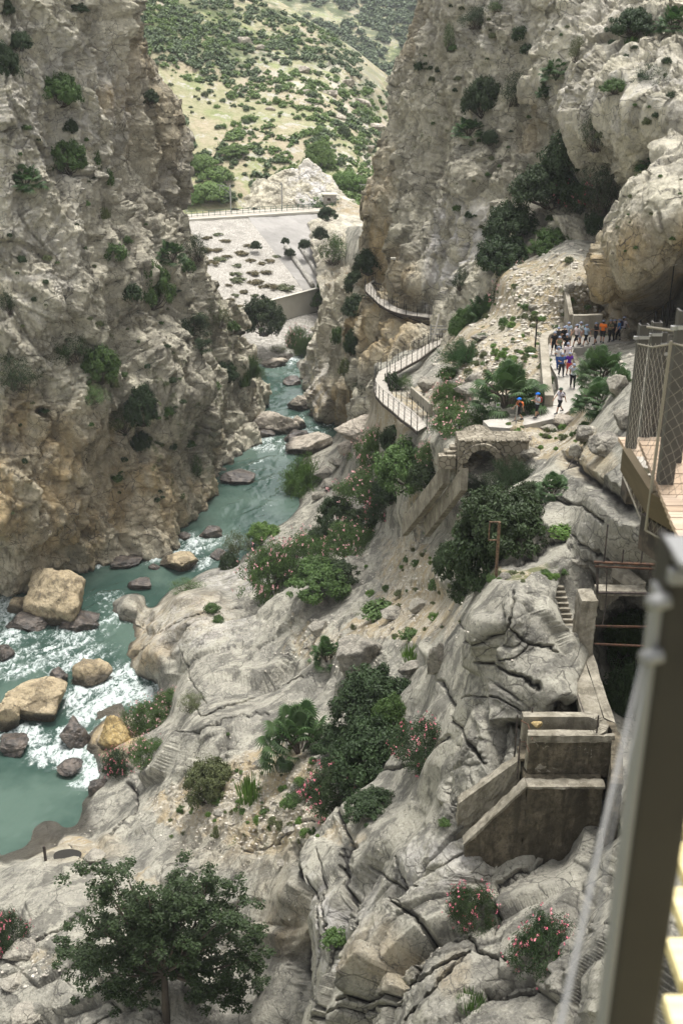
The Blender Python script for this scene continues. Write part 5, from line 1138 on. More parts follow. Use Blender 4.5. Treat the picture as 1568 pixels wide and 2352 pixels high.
def plank_mat(name, a, b):
    M = Mat(name); gi = M.n('ShaderNodeNewGeometry'); c = M.mix(gi.outputs['Random Per Island'], a, b)
    g = M.noise(3, 7, M.pos((1,14,14)), rough=.65, lo=.35, hi=.7); c = M.mix(M.math('MULTIPLY', g, .45), c, tuple(x*.45 for x in a[:3])+(1,))
    return M.out(c, .75, M.bump(M.noise(4, 5, M.pos((1,20,20))), .3, .005))
M_plank = plank_mat('weathered_planks', (.34,.25,.17,1), (.46,.36,.27,1)); M_pplank = plank_mat('pale_planks', (.33,.30,.255,1), (.44,.41,.36,1)); M_yplank = plank_mat('new_yellow_planks', (.60,.50,.24,1), (.72,.62,.34,1))
def V1(cx, cy): return 803.8+.2197*cx, 574.1+.2197*cy        # measured on enlarged crops
def V2(cx, cy): return 1062.1+.2493*cx, 660.2+.2493*cy
def V3(cx, cy): return 1090.8+.3043*cx, 1263.1+.3043*cy
def V4(cx, cy): return 1338.3+.3172*cx, 574.1+.3172*cy
def V6(cx, cy): return 764.2+.5126*cx, 1547.9+.5126*cy
def Z(p, z): return onz(p[0], p[1], z)
def resample(Q, step):
    out = [Q[0].copy()]; acc = 0; nxt = step
    for a, b in zip(Q[:-1], Q[1:]):
        l = (b-a).length
        while nxt <= acc+l: out.append(a.lerp(b, (nxt-acc)/l)); nxt += step
        acc += l
    return out
def boardwalk(name, label, O, I, deck_mat, step=.16, flip=False):
    """O, I = outer and inner edge points (3-D)"""
    base = O[0].copy(); o = empty(name, base, label, 'walkway')
    mb = MB(); n = 0
    for k in range(len(O)-1):
        L = max((O[k+1]-O[k]).length, (I[k+1]-I[k]).length); m_ = max(1, int(L/step))
        for j in range(m_):
            a0, a1 = O[k].lerp(O[k+1], j/m_), O[k].lerp(O[k+1], (j+.93)/m_); b0, b1 = I[k].lerp(I[k+1], j/m_), I[k].lerp(I[k+1], (j+.93)/m_)
            d = Vector((0, 0, random.uniform(-.004, .004))); t = Vector((0, 0, .05))
            c = [a0-t, b0-t, b1-t, a1-t, a0, b0, b1, a1]; mb.hexa([q-base+d for q in c])
    mb.build('planks', deck_mat, o)
    mb = MB()
    for E in (O, I):
        for a, b in zip(E[:-1], E[1:]): mb.beam(a-base+Vector((0, 0, -.17)), b-base+Vector((0, 0, -.17)), .08, .22)
    mb.build('side_beam', M_iron, o)
    for E, sd in ((O, 0), (I, 1)):
        R = resample(E, 1.45)
        for q in R:
            p = MB(); p.box((0, 0, .52), (.06, .06, 1.25)); p.build('post', M_steel, o, loc=q-base)
        mb = MB()
        for a, b in zip(R[:-1], R[1:]):
            for h in (.35, .65, .95, 1.12): mb.beam(a-base+Vector((0, 0, h)), b-base+Vector((0, 0, h)), .012 if h < 1.1 else .02, .012 if h < 1.1 else .02)
        mb.build('cable_rail', M_steel, o)
    return o
W = [(700,1895,800,1840,-29.0),(640,1840,750,1770,-29.05),(530,1760,640,1670,-29.2),(430,1670,530,1580,-29.4),(340,1600,450,1520,-29.6),(270,1520,400,1460,-29.8),(250,1440,385,1390,-29.95),(262,1350,388,1325,-30.1),(300,1270,430,1290,-30.25),(400,1215,500,1262,-30.4),(520,1150,610,1200,-30.6),(640,1080,720,1140,-30.8),(840,970,840,1050,-31.2),(930,940,940,985,-31.4),(1010,912,1020,950,-31.4)]
bw = boardwalk('boardwalk', 'pale wooden boardwalk with steel posts bending around the foot of the cliff', [Z(V1(a, b), z) for a, b, c, d, z in W], [Z(V1(c, d), z) for a, b, c, d, z in W], M_pplank)
W = [(238,318,262,322,-31.9),(150,372,215,345,-31.9),(162,425,232,372,-31.9),(178,445,248,400,-31.9),(230,490,280,440,-31.9),(300,560,350,505,-31.9),(380,610,430,565,-31.9),(450,640,500,605,-31.9),(530,663,580,630,-31.9),(620,680,660,648,-31.9),(790,702,790,665,-31.9),(860,714,870,682,-31.9)]
UO = [Z(V1(a, b), z) for a, b, c, d, z in W]; UI = [Z(V1(c, d), z) for a, b, c, d, z in W]
uw = boardwalk('boardwalk', 'upper wooden boardwalk pinned to the vertical face of the right cliff', UO, UI, M_pplank)
for a, i in zip(resample(UO, 3.2), resample(UI, 3.2)):
    mb = MB(); b0 = UO[0]; d = (i-a).normalized(); mb.beam(a-b0+Vector((0, 0, -.32)), i+d*1.5-b0+Vector((0, 0, -.32)), .09, .12); mb.beam(a-b0+Vector((0, 0, -.35)), i+d*1.2-b0+Vector((0, 0, -1.7)), .08, .10); mb.build('bracket', M_iron, uw)
lp = Z(V1(455, 560), -31.9); o = empty('lamp_post', lp, 'thin dark pole with a small pale lamp beside the upper boardwalk', 'lamp post'); p = MB(); p.tube([(0, 0, 0), (0, 0, 5.2)], .06, 6); p.build('pole', M_iron, o); p = MB(); p.box((-.15, 0, 5.3), (.6, .3, .2)); p.build('lamp', M_smooth, o)
# concrete slab and trench wall inside the boardwalk bend, gate posts and leaning white board at the far end
mb = MB(); Q = [Z(V1(640, 1490), -29.4), Z(V1(720, 1560), -29.2), Z(V1(810, 1640), -29.0), Z(V1(850, 1680), -29)]
for a, b in zip(Q[:-1], Q[1:]): mb.beam(a, b, .22, 1.0)
tag(mb.build('trench_wall', C_wall, bevel=.03), 'low concrete wall between the boardwalk bend and the pink oleander', 'wall')
g0 = Z(V1(1030, 930), -31.3); o = empty('wooden_gate', g0, 'small grey gate where the boardwalk meets the cliff foot', 'gate'); 
for dx in (-1.9, 0): p = MB(); p.box((dx, 0, .7), (.12, .12, 1.6)); p.build('post', M_galv, o)
p = MB(); 
for h in (.5, 1.0, 1.35): p.beam((-1.9, 0, h), (0, 0, h), .06, .10)
p.build('bars', M_galv, o)
mb = MB(); mb.beam(Z(V1(855, 975), -31.2), Z(V1(925, 830), -30.0)+Vector((0, 0, 1.6)), .18, .06); tag(mb.build('leaning_board', M_pplank), 'narrow white board leaning against the cliff at the boardwalk end', 'board')
# ---- concrete path
PL = [(1108,966,1122,980,-25.3),(1124,963,1165,983,-25.25),(1201,957,1215,974,-25.2),(1240,944,1276,960,-25.1),(1262,922,1326,933,-24.85),(1282,894,1337,902,-24.4),(1279,868,1329,868,-24.15),(1262,835,1321,838,-24.05),(1258,806,1314,808,-24.0),(1259,790,1318,800,-24.0),(1272,779,1336,798,-23.95),(1310,776,1352,796,-23.9),(1350,773,1390,791,-23.85),(1400,770,1430,786,-23.75),(1470,766,1480,781,-23.7),(1640,760,1640,776,-23.7)]
def strip(name, A, B, th, mat, lab=None, cat=None, kind=None, sub=4):
    mb = MB(); n = len(A)
    for i in range(n):
        for q in (A[i], B[i]): mb.V += [tuple(q), tuple(q - Vector((0, 0, th)))]
    for i in range(n-1):
        a = i*4; b = a+4; mb.F += [(a, a+2, b+2, b), (a+1, b+1, b+3, a+3), (a, b, b+1, a+1), (a+2, a+3, b+3, b+2)]
    mb.F += [(0, 1, 3, 2), ((n-1)*4, (n-1)*4+2, (n-1)*4+3, (n-1)*4+1)]; mb.n = len(mb.V)
    o = mb.build(name, mat, bevel=.02); return tag(o, lab, cat, None, kind)
strip('footpath', [onz(a, b, z) for a, b, c, d, z in PL], [onz(c, d, z) for a, b, c, d, z in PL], .7, C_path, kind='structure')
def wall_line(name, pts, wd, ht, mat, label, cat='wall', sink=.4, parent=None):
    mb = MB(); n = len(pts)
    for i, p in enumerate(pts):
        d = (pts[min(i+1, n-1)] - pts[max(i-1, 0)]); d.z = 0; d.normalize(); s = Vector((-d.y, d.x, 0))*wd/2
        h = ht[i] if isinstance(ht, (list, tuple)) else ht
        mb.V += [tuple(p-s-Vector((0, 0, sink))), tuple(p+s-Vector((0, 0, sink))), tuple(p+s+Vector((0, 0, h))), tuple(p-s+Vector((0, 0, h)))]
    for i in range(n-1):
        a = i*4; b = a+4
        for k in range(4): mb.F.append((a+k, a+(k+1) % 4, b+(k+1) % 4, b+k))
    mb.F += [(3, 2, 1, 0), ((n-1)*4, (n-1)*4+1, (n-1)*4+2, (n-1)*4+3)]; mb.n = len(mb.V)
    o = mb.build(name, mat, parent, bevel=.03)
    return tag(o, label, cat) if not parent else o
wall_line('parapet_wall', [onz(*V2(*q), -24.0+dz) for q, dz in [((790,1090),-.9),((775,1000),-.7),((765,900),-.5),((755,780),-.2),((745,660),-.05),((738,560),0),((750,520),0),((800,492),0),((880,480),0),((1000,478),.1)]], .62, .75, C_wall, 'thick curved concrete parapet on the left of the path full of hikers')
wall_line('parapet_wall', [onz(*V2(*q), z) for q, z in [((1018,640),-24.0),((1050,740),-24.05),((1080,850),-24.2),((1100,930),-24.5)]], .3, .35, C_old, 'low brown wall on the right of the path beside the fan palms')
wall_line('retaining_wall', [onz(1319, 770, -23.7)+Vector((0, 1.2, 0)), onz(1345, 770, -23.7)+Vector((0, 1.2, 0)), onz(1385, 768, -23.7)+Vector((0, 1.2, 0))], .4, 1.35, C_wall, 'dark concrete retaining wall behind the group of hikers', sink=.3)
wall_line('retaining_wall', [onz(1319, 770, -23.7)+Vector((-.1, 1.5, 0)), onz(1317, 745, -22.9)+Vector((-.1, 3.5, 0))], .35, [1.3, 2.0], C_wall, 'short upright wall stub rising at the left end of the retaining wall', sink=.3)
wall_line('curb_wall', [onz(1125, 983, -25.6), onz(1165, 989, -25.6), onz(1215, 980, -25.5), onz(1262, 968, -25.4)], .35, .1, C_wall, 'low stone curb on the outer edge of the path above the arch')
def post(px, y0, y1, mat, label, r=.05, z=None, cat='post'):
    b = hit(px, y1, BUFN); b = P(px, y1, b.y); H = (y1-y0)*mpp(y0, b.y)/math.cos(math.atan(-zy(y1)))
    p = MB(); p.box((0, 0, H/2-.15), (r*2, r*2, H+.3)); o = p.build('path_post', mat, loc=None); o.location = b; return tag(o, label, cat), b, H
tops = []
for cx, y0, y1, mt, lb in [(232,1095,1222,M_galv,'leftmost steel post of the cable rail on the path'),(490,1092,1240,M_galv,'steel post in front of the hiker with the orange bag'),(725,1072,1226,M_steel,'dark steel post in front of the hiker with the red backpack'),(935,1088,1190,M_rust,'short rusty post at the outside of the path bend'),(1052,1010,1090,M_steel,'short dark post nearest the small fan palm'),(1160,458,545,M_steel,'steel post in front of the hikers on the upper path, left one'),(1412,345,488,M_steel,'steel post in front of the hikers on the upper path, right one'),(665,290,552,M_steel,'tall thin pole standing on the rubble slope')]:
    q0 = V2(cx, y0); q1 = V2(cx, y1); o_, b_, H_ = post(q0[0], q0[1], q1[1], mt, lb, .045 if cx != 665 else .05); tops.append((b_, H_))
mb = MB()
for i in (0, 1):
    for f in (.95, .55): mb.beam(tops[i][0]+Vector((0, 0, tops[i][1]*f)), tops[i+1][0]+Vector((0, 0, tops[i+1][1]*f)), .018, .018)
mb.beam(tops[5][0]+Vector((0, 0, tops[5][1]*.95)), tops[6][0]+Vector((0, 0, tops[6][1]*.7)), .018, .018)
mb.beam(tops[2][0]+Vector((0, 0, tops[2][1]*.95)), tops[3][0]+Vector((0, 0, tops[3][1]*.9)), .018, .018)
tag(mb.build('safety_cable', M_steel), 'thin steel safety cables strung between the posts of the path', 'cable')
sp_ = V2(312, 1225); b = hit(*sp_, BUFN); so_ = empty('small_sign', P(sp_[0], sp_[1], b.y), 'small white and green notice on a rusty post at the path start', 'sign'); p = MB(); p.box((0, 0, .45), (.09, .09, 1.1)); p.build('post', M_rust, so_)
m = Mat('notice_white'); M_nw = m.out((.72,.72,.66,1), .6); m = Mat('notice_green'); M_ng = m.out((.18,.38,.08,1), .6)
p = MB(); p.box((.02, -.07, 1.08), (.30, .03, .44)); bd = p.build('board', M_nw, so_); p = MB(); p.box((.02, -.092, 1.14), (.18, .012, .16)); p.build('green_mark', M_ng, bd)
# ---- stone arch with steps, and the two flume walls below it
M_rub = masonry('rubble_masonry', (.15,.13,.095,1), (.28,.25,.195,1), 1, 2.6)
ac = P(1105, 1062, 66.5); ka = mpp(1060, 66.5); o = empty('stone_arch', ac, 'small stone arch carrying the path, its dark opening half hidden by pine branches', 'arch')
R0 = 33*ka; mb = MB(); nv = 11
for i in range(nv):
    t0, t1 = PI*i/nv, PI*(i+.94)/nv
    c = []
    for yy in (-.25, 3.4):
        c.append([Vector((math.cos(t)*r, yy, math.sin(t)*r)) for t, r in ((t0, R0), (t0, R0+.42), (t1, R0+.42), (t1, R0))])
    mb.hexa(c[0]+c[1])
mb.build('arch_ring', M_rub, o, bevel=.02)
mb = MB(); xs = np.linspace(-1.5, 2.9, 15); H = 1.38
for a, b in zip(xs[:-1], xs[1:]):
    xm = (a+b)/2; lo = math.sqrt(max((R0+.4)**2-xm*xm, 0)) if abs(xm) < R0+.4 else -.9; mb.hexa([Vector(q) for q in ((a, 0, lo), (b, 0, lo), (b, 2.0, lo), (a, 2.0, lo), (a, 0, H+.03*math.sin(a*5)), (b, 0, H+.03*math.sin(b*5)), (b, 2.0, H), (a, 2.0, H))])
mb.build('spandrel_wall', M_rub, o)
mb = MB(); [mb.box((x, .1+.06*math.sin(x*9), H+.08), (.42, .4, .12), Matrix.Rotation(.1*math.sin(x*5), 3, 'Z')) for x in np.linspace(-1.3, 2.7, 9)]; mb.build('cap_stones', M_rub, o, bevel=.05)
mb = MB(); s0 = P(1026, 1047, 67.0)
for i in range(6): mb.box(s0 + Vector((i*.33, .30*i, .19*i-.35)), (1.1-.08*i, .6, .9))
tag(mb.build('stone_steps', M_rub, bevel=.03), 'short flight of rough stone steps left of the arch', 'steps')
wall_line('flume_wall', [P(1026, 1061, 66.8), P(1000, 1098, 69.2), P(965, 1145, 72.8), P(930, 1190, 76.5)], .46, 0, C_old, 'left concrete flume wall running down the slope from the arch', sink=1.5)
wall_line('flume_wall', [P(1067, 1075, 64.5), P(1040, 1112, 67.3), P(1010, 1152, 70.6), P(982, 1190, 74.0)], .46, 0, C_old, 'right concrete flume wall running down the slope from the arch', sink=1.5)
# ---- foreground sluice: stairs, channel deck, pillar, basin, flume
zc = -22.6
mb = MB(); A = P(1249, 1342, 40.7); B = P(1292, 1342, 40.7); A2 = P(1277, 1443, 39.35); B2 = P(1318, 1443, 39.35); n = 8
for i in range(n):
    a, b, c, d = A.lerp(A2, i/n), B.lerp(B2, i/n), B.lerp(B2, (i+1)/n), A.lerp(A2, (i+1)/n)
    z1 = A.z + (A2.z-A.z)*i/n - .02; z0 = z1-.75; th = .075; zz = z1 - th
    mb.hexa([Vector((a.x, a.y, z0)), Vector((b.x, b.y, z0)), Vector((c.x, c.y, z0)), Vector((d.x, d.y, z0)), Vector((a.x, a.y, zz)), Vector((b.x, b.y, zz)), Vector((c.x, c.y, zz)), Vector((d.x, d.y, zz))][:8])
    ov = Vector((0, -.035, 0)); u = Vector((.02, 0, 0))
    mb.hexa([Vector((q.x, q.y, zz))+e for q, e in ((a-u, -ov*0), (b+u, -ov*0), (c+u, ov), (d-u, ov))] + [Vector((q.x, q.y, z1))+e for q, e in ((a-u, -ov*0), (b+u, -ov*0), (c+u, ov), (d-u, ov))])
tag(mb.build('concrete_stairs', C_old, bevel=.012), 'narrow flight of eight concrete steps set into the fractured rock', 'stairs')
o = empty('channel_deck', onz(1340, 1600, zc), 'long cracked concrete walkway running from the stairs to the basin', 'walkway'); O0 = Vector(o.location)
E1 = [onz(1280, 1450, zc), onz(1300, 1515, zc), onz(1319, 1580, zc), onz(1337, 1648, zc)]; E2 = [onz(1322, 1450, zc), onz(1340, 1511, zc), onz(1362, 1578, zc), onz(1384, 1648, zc)]; E3 = [onz(1324, 1450, zc+.05), onz(1363, 1508, zc+.05), onz(1392, 1600, zc+.05), onz(1412, 1660, zc+.05), onz(1431, 1706, zc+.05), onz(1424, 1790, zc+.05)]
def slab(E, F, th, mat, nm):
    mb = MB()
    for a, b, c, d in zip(E[:-1], F[:-1], F[1:], E[1:]):
        a, b, c, d = [q-O0 for q in (a, b, c, d)]; t = Vector((0, 0, th)); mb.hexa([a-t, b-t, c-t, d-t, a, b, c, d])
    return mb.build(nm, mat, o)
slab(E1, E2, .30, C_old, 'walking_slab'); slab([e+Vector((.03, 0, 0)) for e in E2], E3[:4], 3.6, C_old, 'side_wall'); 
slab([onz(1384, 1650, zc+.052), onz(1404, 1676, zc+.052), onz(1402, 1800, zc+.052)], [onz(1412, 1662, zc+.052), onz(1431, 1706, zc+.052), onz(1430, 1800, zc+.052)], 4.2, C_dark, 'end_wall')
mb = MB()
for (cx, cy), (dx, dy) in zip([(675,690),(680,740),(690,790),(710,850),(715,890),(740,930)], [(680,740),(690,790),(710,850),(715,890),(735,930),(735,985)]):
    mb.beam(onz(*V3(cx, cy), zc+.004)-O0, onz(*V3(dx, dy), zc+.004)-O0, .035, .012)
for (cx, cy), (dx, dy) in zip([(770,1080),(785,1130),(800,1170)], [(785,1130),(800,1170),(818,1225)]): mb.beam(onz(*V3(cx, cy), zc+.004)-O0, onz(*V3(dx, dy), zc+.004)-O0, .035, .012)
mb.build('crack', M_iron, o)
mb = MB(); x0, x1 = P(1336, 1378, 37.2).x, P(1372, 1378, 37.2).x; mb.hexa([Vector(q) for q in ((x0-.03, 37.15, zc-.4), (x1, 37.2, zc-.4), (x1, 38.2, zc-.4), (x0-.03, 38.2, zc-.4), (x0, 37.2, -20.2), (x1, 37.2, -20.2), (x1, 38.2, -20.2), (x0, 38.2, -20.2))])
tag(mb.build('concrete_pillar', C_old, bevel=.03), 'tall square concrete pillar standing on the channel walkway', 'pillar')
# basin
zb = -22.42; o = empty('concrete_basin', onz(1300, 1690, zb), 'long U shaped concrete basin with a rounded end, open on the left', 'basin'); O0 = Vector(o.location)
bk = [onz(1200, 1641, zb), onz(1378, 1650, zb)]; yb = bk[0].y; yf = onz(1205, 1682, zb).y; xl = bk[0].x; xr = onz(1388, 1668, zb).x; yc = (yb+yf)/2; rr = (yb-yf)/2
def Uline(r, n=16):
    return [Vector((xl, yc+r, 0))] + [Vector((xr-rr+math.sin(PI*t/n)*r*1.0, yc+math.cos(PI*t/n)*r, 0)) for t in range(n+1)] + [Vector((xl+.02, yc-r, 0))]
mb = MB(); U0, U1 = Uline(rr-.15), Uline(rr+.15); 
for i in range(len(U0)-1):
    c = [U0[i], U1[i], U1[i+1], U0[i+1]]; mb.hexa([Vector((q.x, q.y, zb-1.5))-O0 for q in c] + [Vector((q.x, q.y, zb))-O0 for q in c])
mb.build('rim_wall', C_old, o)
mb = MB(); mb.hexa([Vector(q)-O0 for q in ((xl, yc-rr-.24, zb-.26), (xr+.25, yc-rr-.24, zb-.26), (xr+.25, yc-rr-.10, zb-.26), (xl, yc-rr-.10, zb-.26), (xl, yc-rr-.22, zb+.015), (xr+.2, yc-rr-.22, zb+.015), (xr+.2, yc-rr-.10, zb+.015), (xl, yc-rr-.10, zb+.015))]); mb.build('lip', C_old, o, bevel=.02)
mb = MB(); mb.box(Vector(((xl+xr)/2, yc, zb-1.25))-O0, (xr-xl+.3, rr*2-.32, .1)); mb.build('floor', C_dark, o)
mb = MB(); mb.hexa([Vector(q)-O0 for q in ((xl+.1, yc-rr-.15, zb-1.75), (xr+.25, yc-rr-.15, zb-1.75), (xr+.25, yc+rr+.1, zb-1.75), (xl+.1, yc+rr+.1, zb-1.75), (xl+.1, yc-rr-.15, zb-1.3), (xr+.25, yc-rr-.15, zb-1.3), (xr+.25, yc+rr+.1, zb-1.3), (xl+.1, yc+rr+.1, zb-1.3))]); mb.build('base', C_dark, o)
mb = MB(); mb.box(Vector(((xl+xr)/2+.1, yc-rr-.156, zb-.92))-O0, (xr-xl+.05, .012, 1.3)); mb.build('front_face', C_dark, o)
for t in (.42, .52): mb = MB(); mb.box(Vector((xl+(xr-xl)*t, yc+.1, zb-.8))-O0, (.06, rr*1.2, .05)); mb.build('iron_bar', M_iron, o)
# lower tier with the two sloping flume walls
o = empty('sluice_flume', onz(1210, 1804, -24.0), 'stained concrete flume with two sloping walls below the basin', 'flume'); O0 = Vector(o.location); Y0 = 31.15
def XatY(px, py, Y): return P(px, py, Y).x
xa, xb = XatY(1068, 1945, Y0), XatY(1210, 1804, Y0); xc_ = XatY(1385, 1808, Y0); za = zy(1940)*Y0; zt = -24.02; zbm = -28.9
mb = MB(); Yb = Y0+.36
mb.hexa([Vector(q)-O0 for q in ((xa, Y0, zbm), (xb, Y0, zbm), (xb, Yb, zbm), (xa, Yb, zbm), (xa, Y0, za), (xb, Y0, zt), (xb, Yb, zt), (xa, Yb, za))]); mb.build('front_slope_wall', C_dark, o)
mb = MB(); mb.hexa([Vector(q)-O0 for q in ((xb, Y0, zbm), (xc_, Y0, zbm), (xc_, yc+.4, zbm), (xb, yc+.4, zbm), (xb, Y0, zt), (xc_, Y0, zt), (xc_, yc+.4, zt), (xb, yc+.4, zt))]); mb.build('front_wall', C_dark, o)
mb = MB(); mb.beam(Vector((xa-.04, Y0+.17, za+.03))-O0, Vector((xb, Y0+.17, zt+.03))-O0, .46, .09); mb.beam(Vector((xb-.02, Y0+.12, zt+.03))-O0, Vector((xc_+.03, Y0+.12, zt+.03))-O0, .46, .09); mb.build('coping', C_old, o, bevel=.02)
Y1 = Y0+1.12; xa2, xb2 = XatY(1052, 1848, Y1), XatY(1196, 1742, Y1); za2, zb2 = zy(1846)*Y1, zy(1742)*Y1
mb = MB(); mb.hexa([Vector(q)-O0 for q in ((xa2, Y1, zbm), (xb2, Y1, zbm), (xb2, Y1+.38, zbm), (xa2, Y1+.38, zbm), (xa2, Y1, za2), (xb2, Y1, zb2), (xb2, Y1+.38, zb2), (xa2, Y1+.38, za2))]); mb.build('rear_slope_wall', C_old, o)
mb = MB(); mb.beam(Vector((xa+.1, Y0+.7, za-.95))-O0, Vector((xb+.1, Y0+.7, zt-.75))-O0, .85, .15); mb.build('flume_floor', C_dark, o)
for px, y0, y1, Yq, lb in [(1180.6,1642,1738,32.5,'thin upright iron bar behind the flume, taller one'),(1186.6,1697,1790,31.5,'thin upright iron bar in front of the flume, nearer one'),(1369,1643,1684,32.0,'short iron bar standing inside the rounded end of the basin'),(1221,1625,1640,33.2,'iron stub on the back rim of the basin')]:
    b = P(px, y1, Yq); t = P(px+ (y1-y0)*.05, y0, Yq); t.x = b.x; mb = MB(); mb.tube([b, t], .028, 6); tag(mb.build('iron_bar', M_iron), lb, 'bar')
mb = MB(); mb.tube([P(1196, 1655, 32.9), P(1212, 1664, 32.6), P(1222, 1700, 31.6)], .02, 5); mb.tube([P(1192, 1704, 31.7), P(1206, 1704, 31.7), P(1214, 1728, 31.4)], .02, 5); tag(mb.build('bent_rebar', M_rust), 'bent rusty rebar at the broken left end of the basin', 'rebar')
bb = boulder(1232, 1662, 26, 20, 'y', 'broken yellowish lump of concrete lying in the open end of the basin', False, 77, name='concrete_lump', Yo=32.6)
# worn edges and faces on the old concrete
ctex = bpy.data.textures.new('wear', 'CLOUDS'); ctex.noise_scale = .32; ctex.noise_depth = 4
for ob in list(bpy.data.objects):
    if ob.type == 'MESH' and ob.data.materials and ob.data.materials[0] in (C_old, C_dark) and (ob.parent or ob).get('category') in ('basin', 'flume', 'stairs', 'pillar', 'walkway') and ob.name.split('.')[0] != 'crack':
        ob.modifiers.clear()
        s_ = ob.modifiers.new('cut', 'SUBSURF'); s_.subdivision_type = 'SIMPLE'; s_.levels = s_.render_levels = 5 if len(ob.data.polygons) < 14 else 2
        d_ = ob.modifiers.new('wear', 'DISPLACE'); d_.texture = ctex; d_.texture_coords = 'GLOBAL'; d_.strength = .13; d_.mid_level = .5
# sluice gate frame
YG = 38.4; o = empty('sluice_gate_frame', P(1369, 1362, YG), 'black iron sluice gate frame with upright rods behind the pillar', 'gate frame'); O0 = Vector(o.location)
mb = MB(); mb.beam(P(1363, 1291, YG)-O0, P(1503, 1297, YG)-O0, .12, .07); mb.beam(P(1363, 1296, YG)-O0+Vector((0, -.12, -.03)), P(1503, 1302, YG)-O0+Vector((0, -.12, -.03)), .05, .06); mb.build('top_beam', M_rust, o)
mb = MB(); mb.beam(P(1369, 1361, YG)-O0, P(1500, 1363, YG)-O0, .1, .07); mb.build('lower_beam', M_iron, o)
for px in (1371, 1492): mb = MB(); mb.beam(P(px, 1296, YG)-O0, P(px-.5, 1361, YG)-O0, .08, .08, up=(0,1,0)); mb.build('upright', M_iron, o)
for px, y0, y1 in ((1395,1205,1292),(1431,1262,1294),(1481,1208,1294)): mb = MB(); a = P(px, y0, YG); b = P(px, y1, YG); b.x = a.x; mb.tube([b-O0, a-O0], .03, 6); mb.build('rod', M_iron, o)
mb = MB(); mb.tube([P(1393, 1300, YG)-O0, P(1391, 1370, YG)-O0, P(1388, 1405, YG-.2)-O0, P(1382, 1436, YG-.4)-O0], .022, 6); mb.build('bent_rod', M_iron, o)
mb = MB(); mb.beam(P(1366, 1438, YG-.6), P(1500, 1440, YG-.6), .08, .06); mb.beam(P(1364, 1479, YG-.9), P(1480, 1484, YG-.9), .08, .06); tag(mb.build('cross_bars', M_rust), 'two rusty bars crossing the dark cleft right of the pillar', 'bars')
mb = MB(); mb.beam(P(1366, 1355, YG+.5), P(1480, 1357, YG+.5), .55, .22); tag(mb.build('concrete_lintel', C_old, bevel=.02), 'narrow concrete lintel under the iron gate frame', 'lintel')
mb = MB(); q0 = P(1414, 1316, YG+2.0)
mb.beam(P(1414, 1308, YG+2.2), P(1470, 1352, YG+.9), .5, .45); tag(mb.build('sloping_slab', C_old, bevel=.02), 'sloping concrete slab behind the iron gate frame', 'slab')
mb = MB(); s0 = P(1376, 1338, YG+2.6)
for i in range(5): mb.box(s0+Vector((.14*i+.1, .05*i, .10*i-.5)), (.16, 1.0, 1.0))
tag(mb.build('broken_steps', C_old), 'small stepped concrete wall end behind the gate frame', 'steps')
# rusty sign post on the outcrop, second frame post by the boardwalk, black stake near the dark pit
def frame_post(px, y0, y1, w, h, label, mat, Y):
    b = P(px, y1, Y); k = mpp(y0, Y); H = (y1-y0)*mpp((y0+y1)/2, Y)/math.cos(math.atan(-zy((y0+y1)/2))); o = empty('frame_post', b, label, 'post'); mb = MB(); mb.box((0, 0, H/2-.2), (.11, .11, H+.4)); mb.build('pole', mat, o)
    mb = MB(); W_, H_ = w*k, h*k*1.1
    for a, c in (((0, 0, H), (-W_, 0, H)), ((-W_, 0, H), (-W_, 0, H-H_)), ((-W_, 0, H-H_), (0, 0, H-H_))): mb.beam(a, c, .05, .05, up=(0,1,0), ext=.02)
    mb.build('empty_frame', mat, o)
frame_post(1138, 1199, 1326, 22, 42, 'rusty post with an empty square frame standing on the outcrop', M_rustl, 41.6)
b = hit(806, 962, BUF); frame_post(804, 897, 960, -11, 22, 'dark thin post with a small frame left of the boardwalk', M_iron, b.y)
b = hit(105, 1975, BUFN); mb = MB(); mb.box((0, 0, .5), (.16, .16, 1.5)); s_ = mb.build('iron_stake', M_iron); s_.location = b; tag(s_, 'black iron stake standing on the rock beside the round puddle', 'stake')
# dark pit in the rock
b = hit(155, 1968, BUFN); m = Mat('puddle_water'); M_pud = m.out((.02,.018,.015,1), .25); m.b.inputs['Specular IOR Level'].default_value = .5
mb = MB(); ring = [Vector((math.cos(t)*1.5*(1+.15*math.sin(3*t)), math.sin(t)*1.6*(1+.12*math.cos(2*t)), 0)) for t in np.linspace(0, 2*PI, 25)[:-1]]; mb.V = [tuple(q) for q in ring]; mb.F = [tuple(range(24))]; mb.n = 24
pd = mb.build('puddle', M_pud); pd.location = b + Vector((0, 0, .02)); pd.scale = (.62, .62, 1); tag(pd, kind='structure')  # flat dark disc, its colour standing for the shade inside the pit
mb = MB(); Q = [P(1330, 1010, 60), P(1318, 1050, 57), P(1290, 1100, 55), P(1262, 1160, 52), P(1245, 1200, 50.5)]; mb.tube(Q, .03, 5); tag(mb.build('black_hose', M_iron, smooth=True), 'thin black pipe hanging down the rock right of the pine', 'pipe')
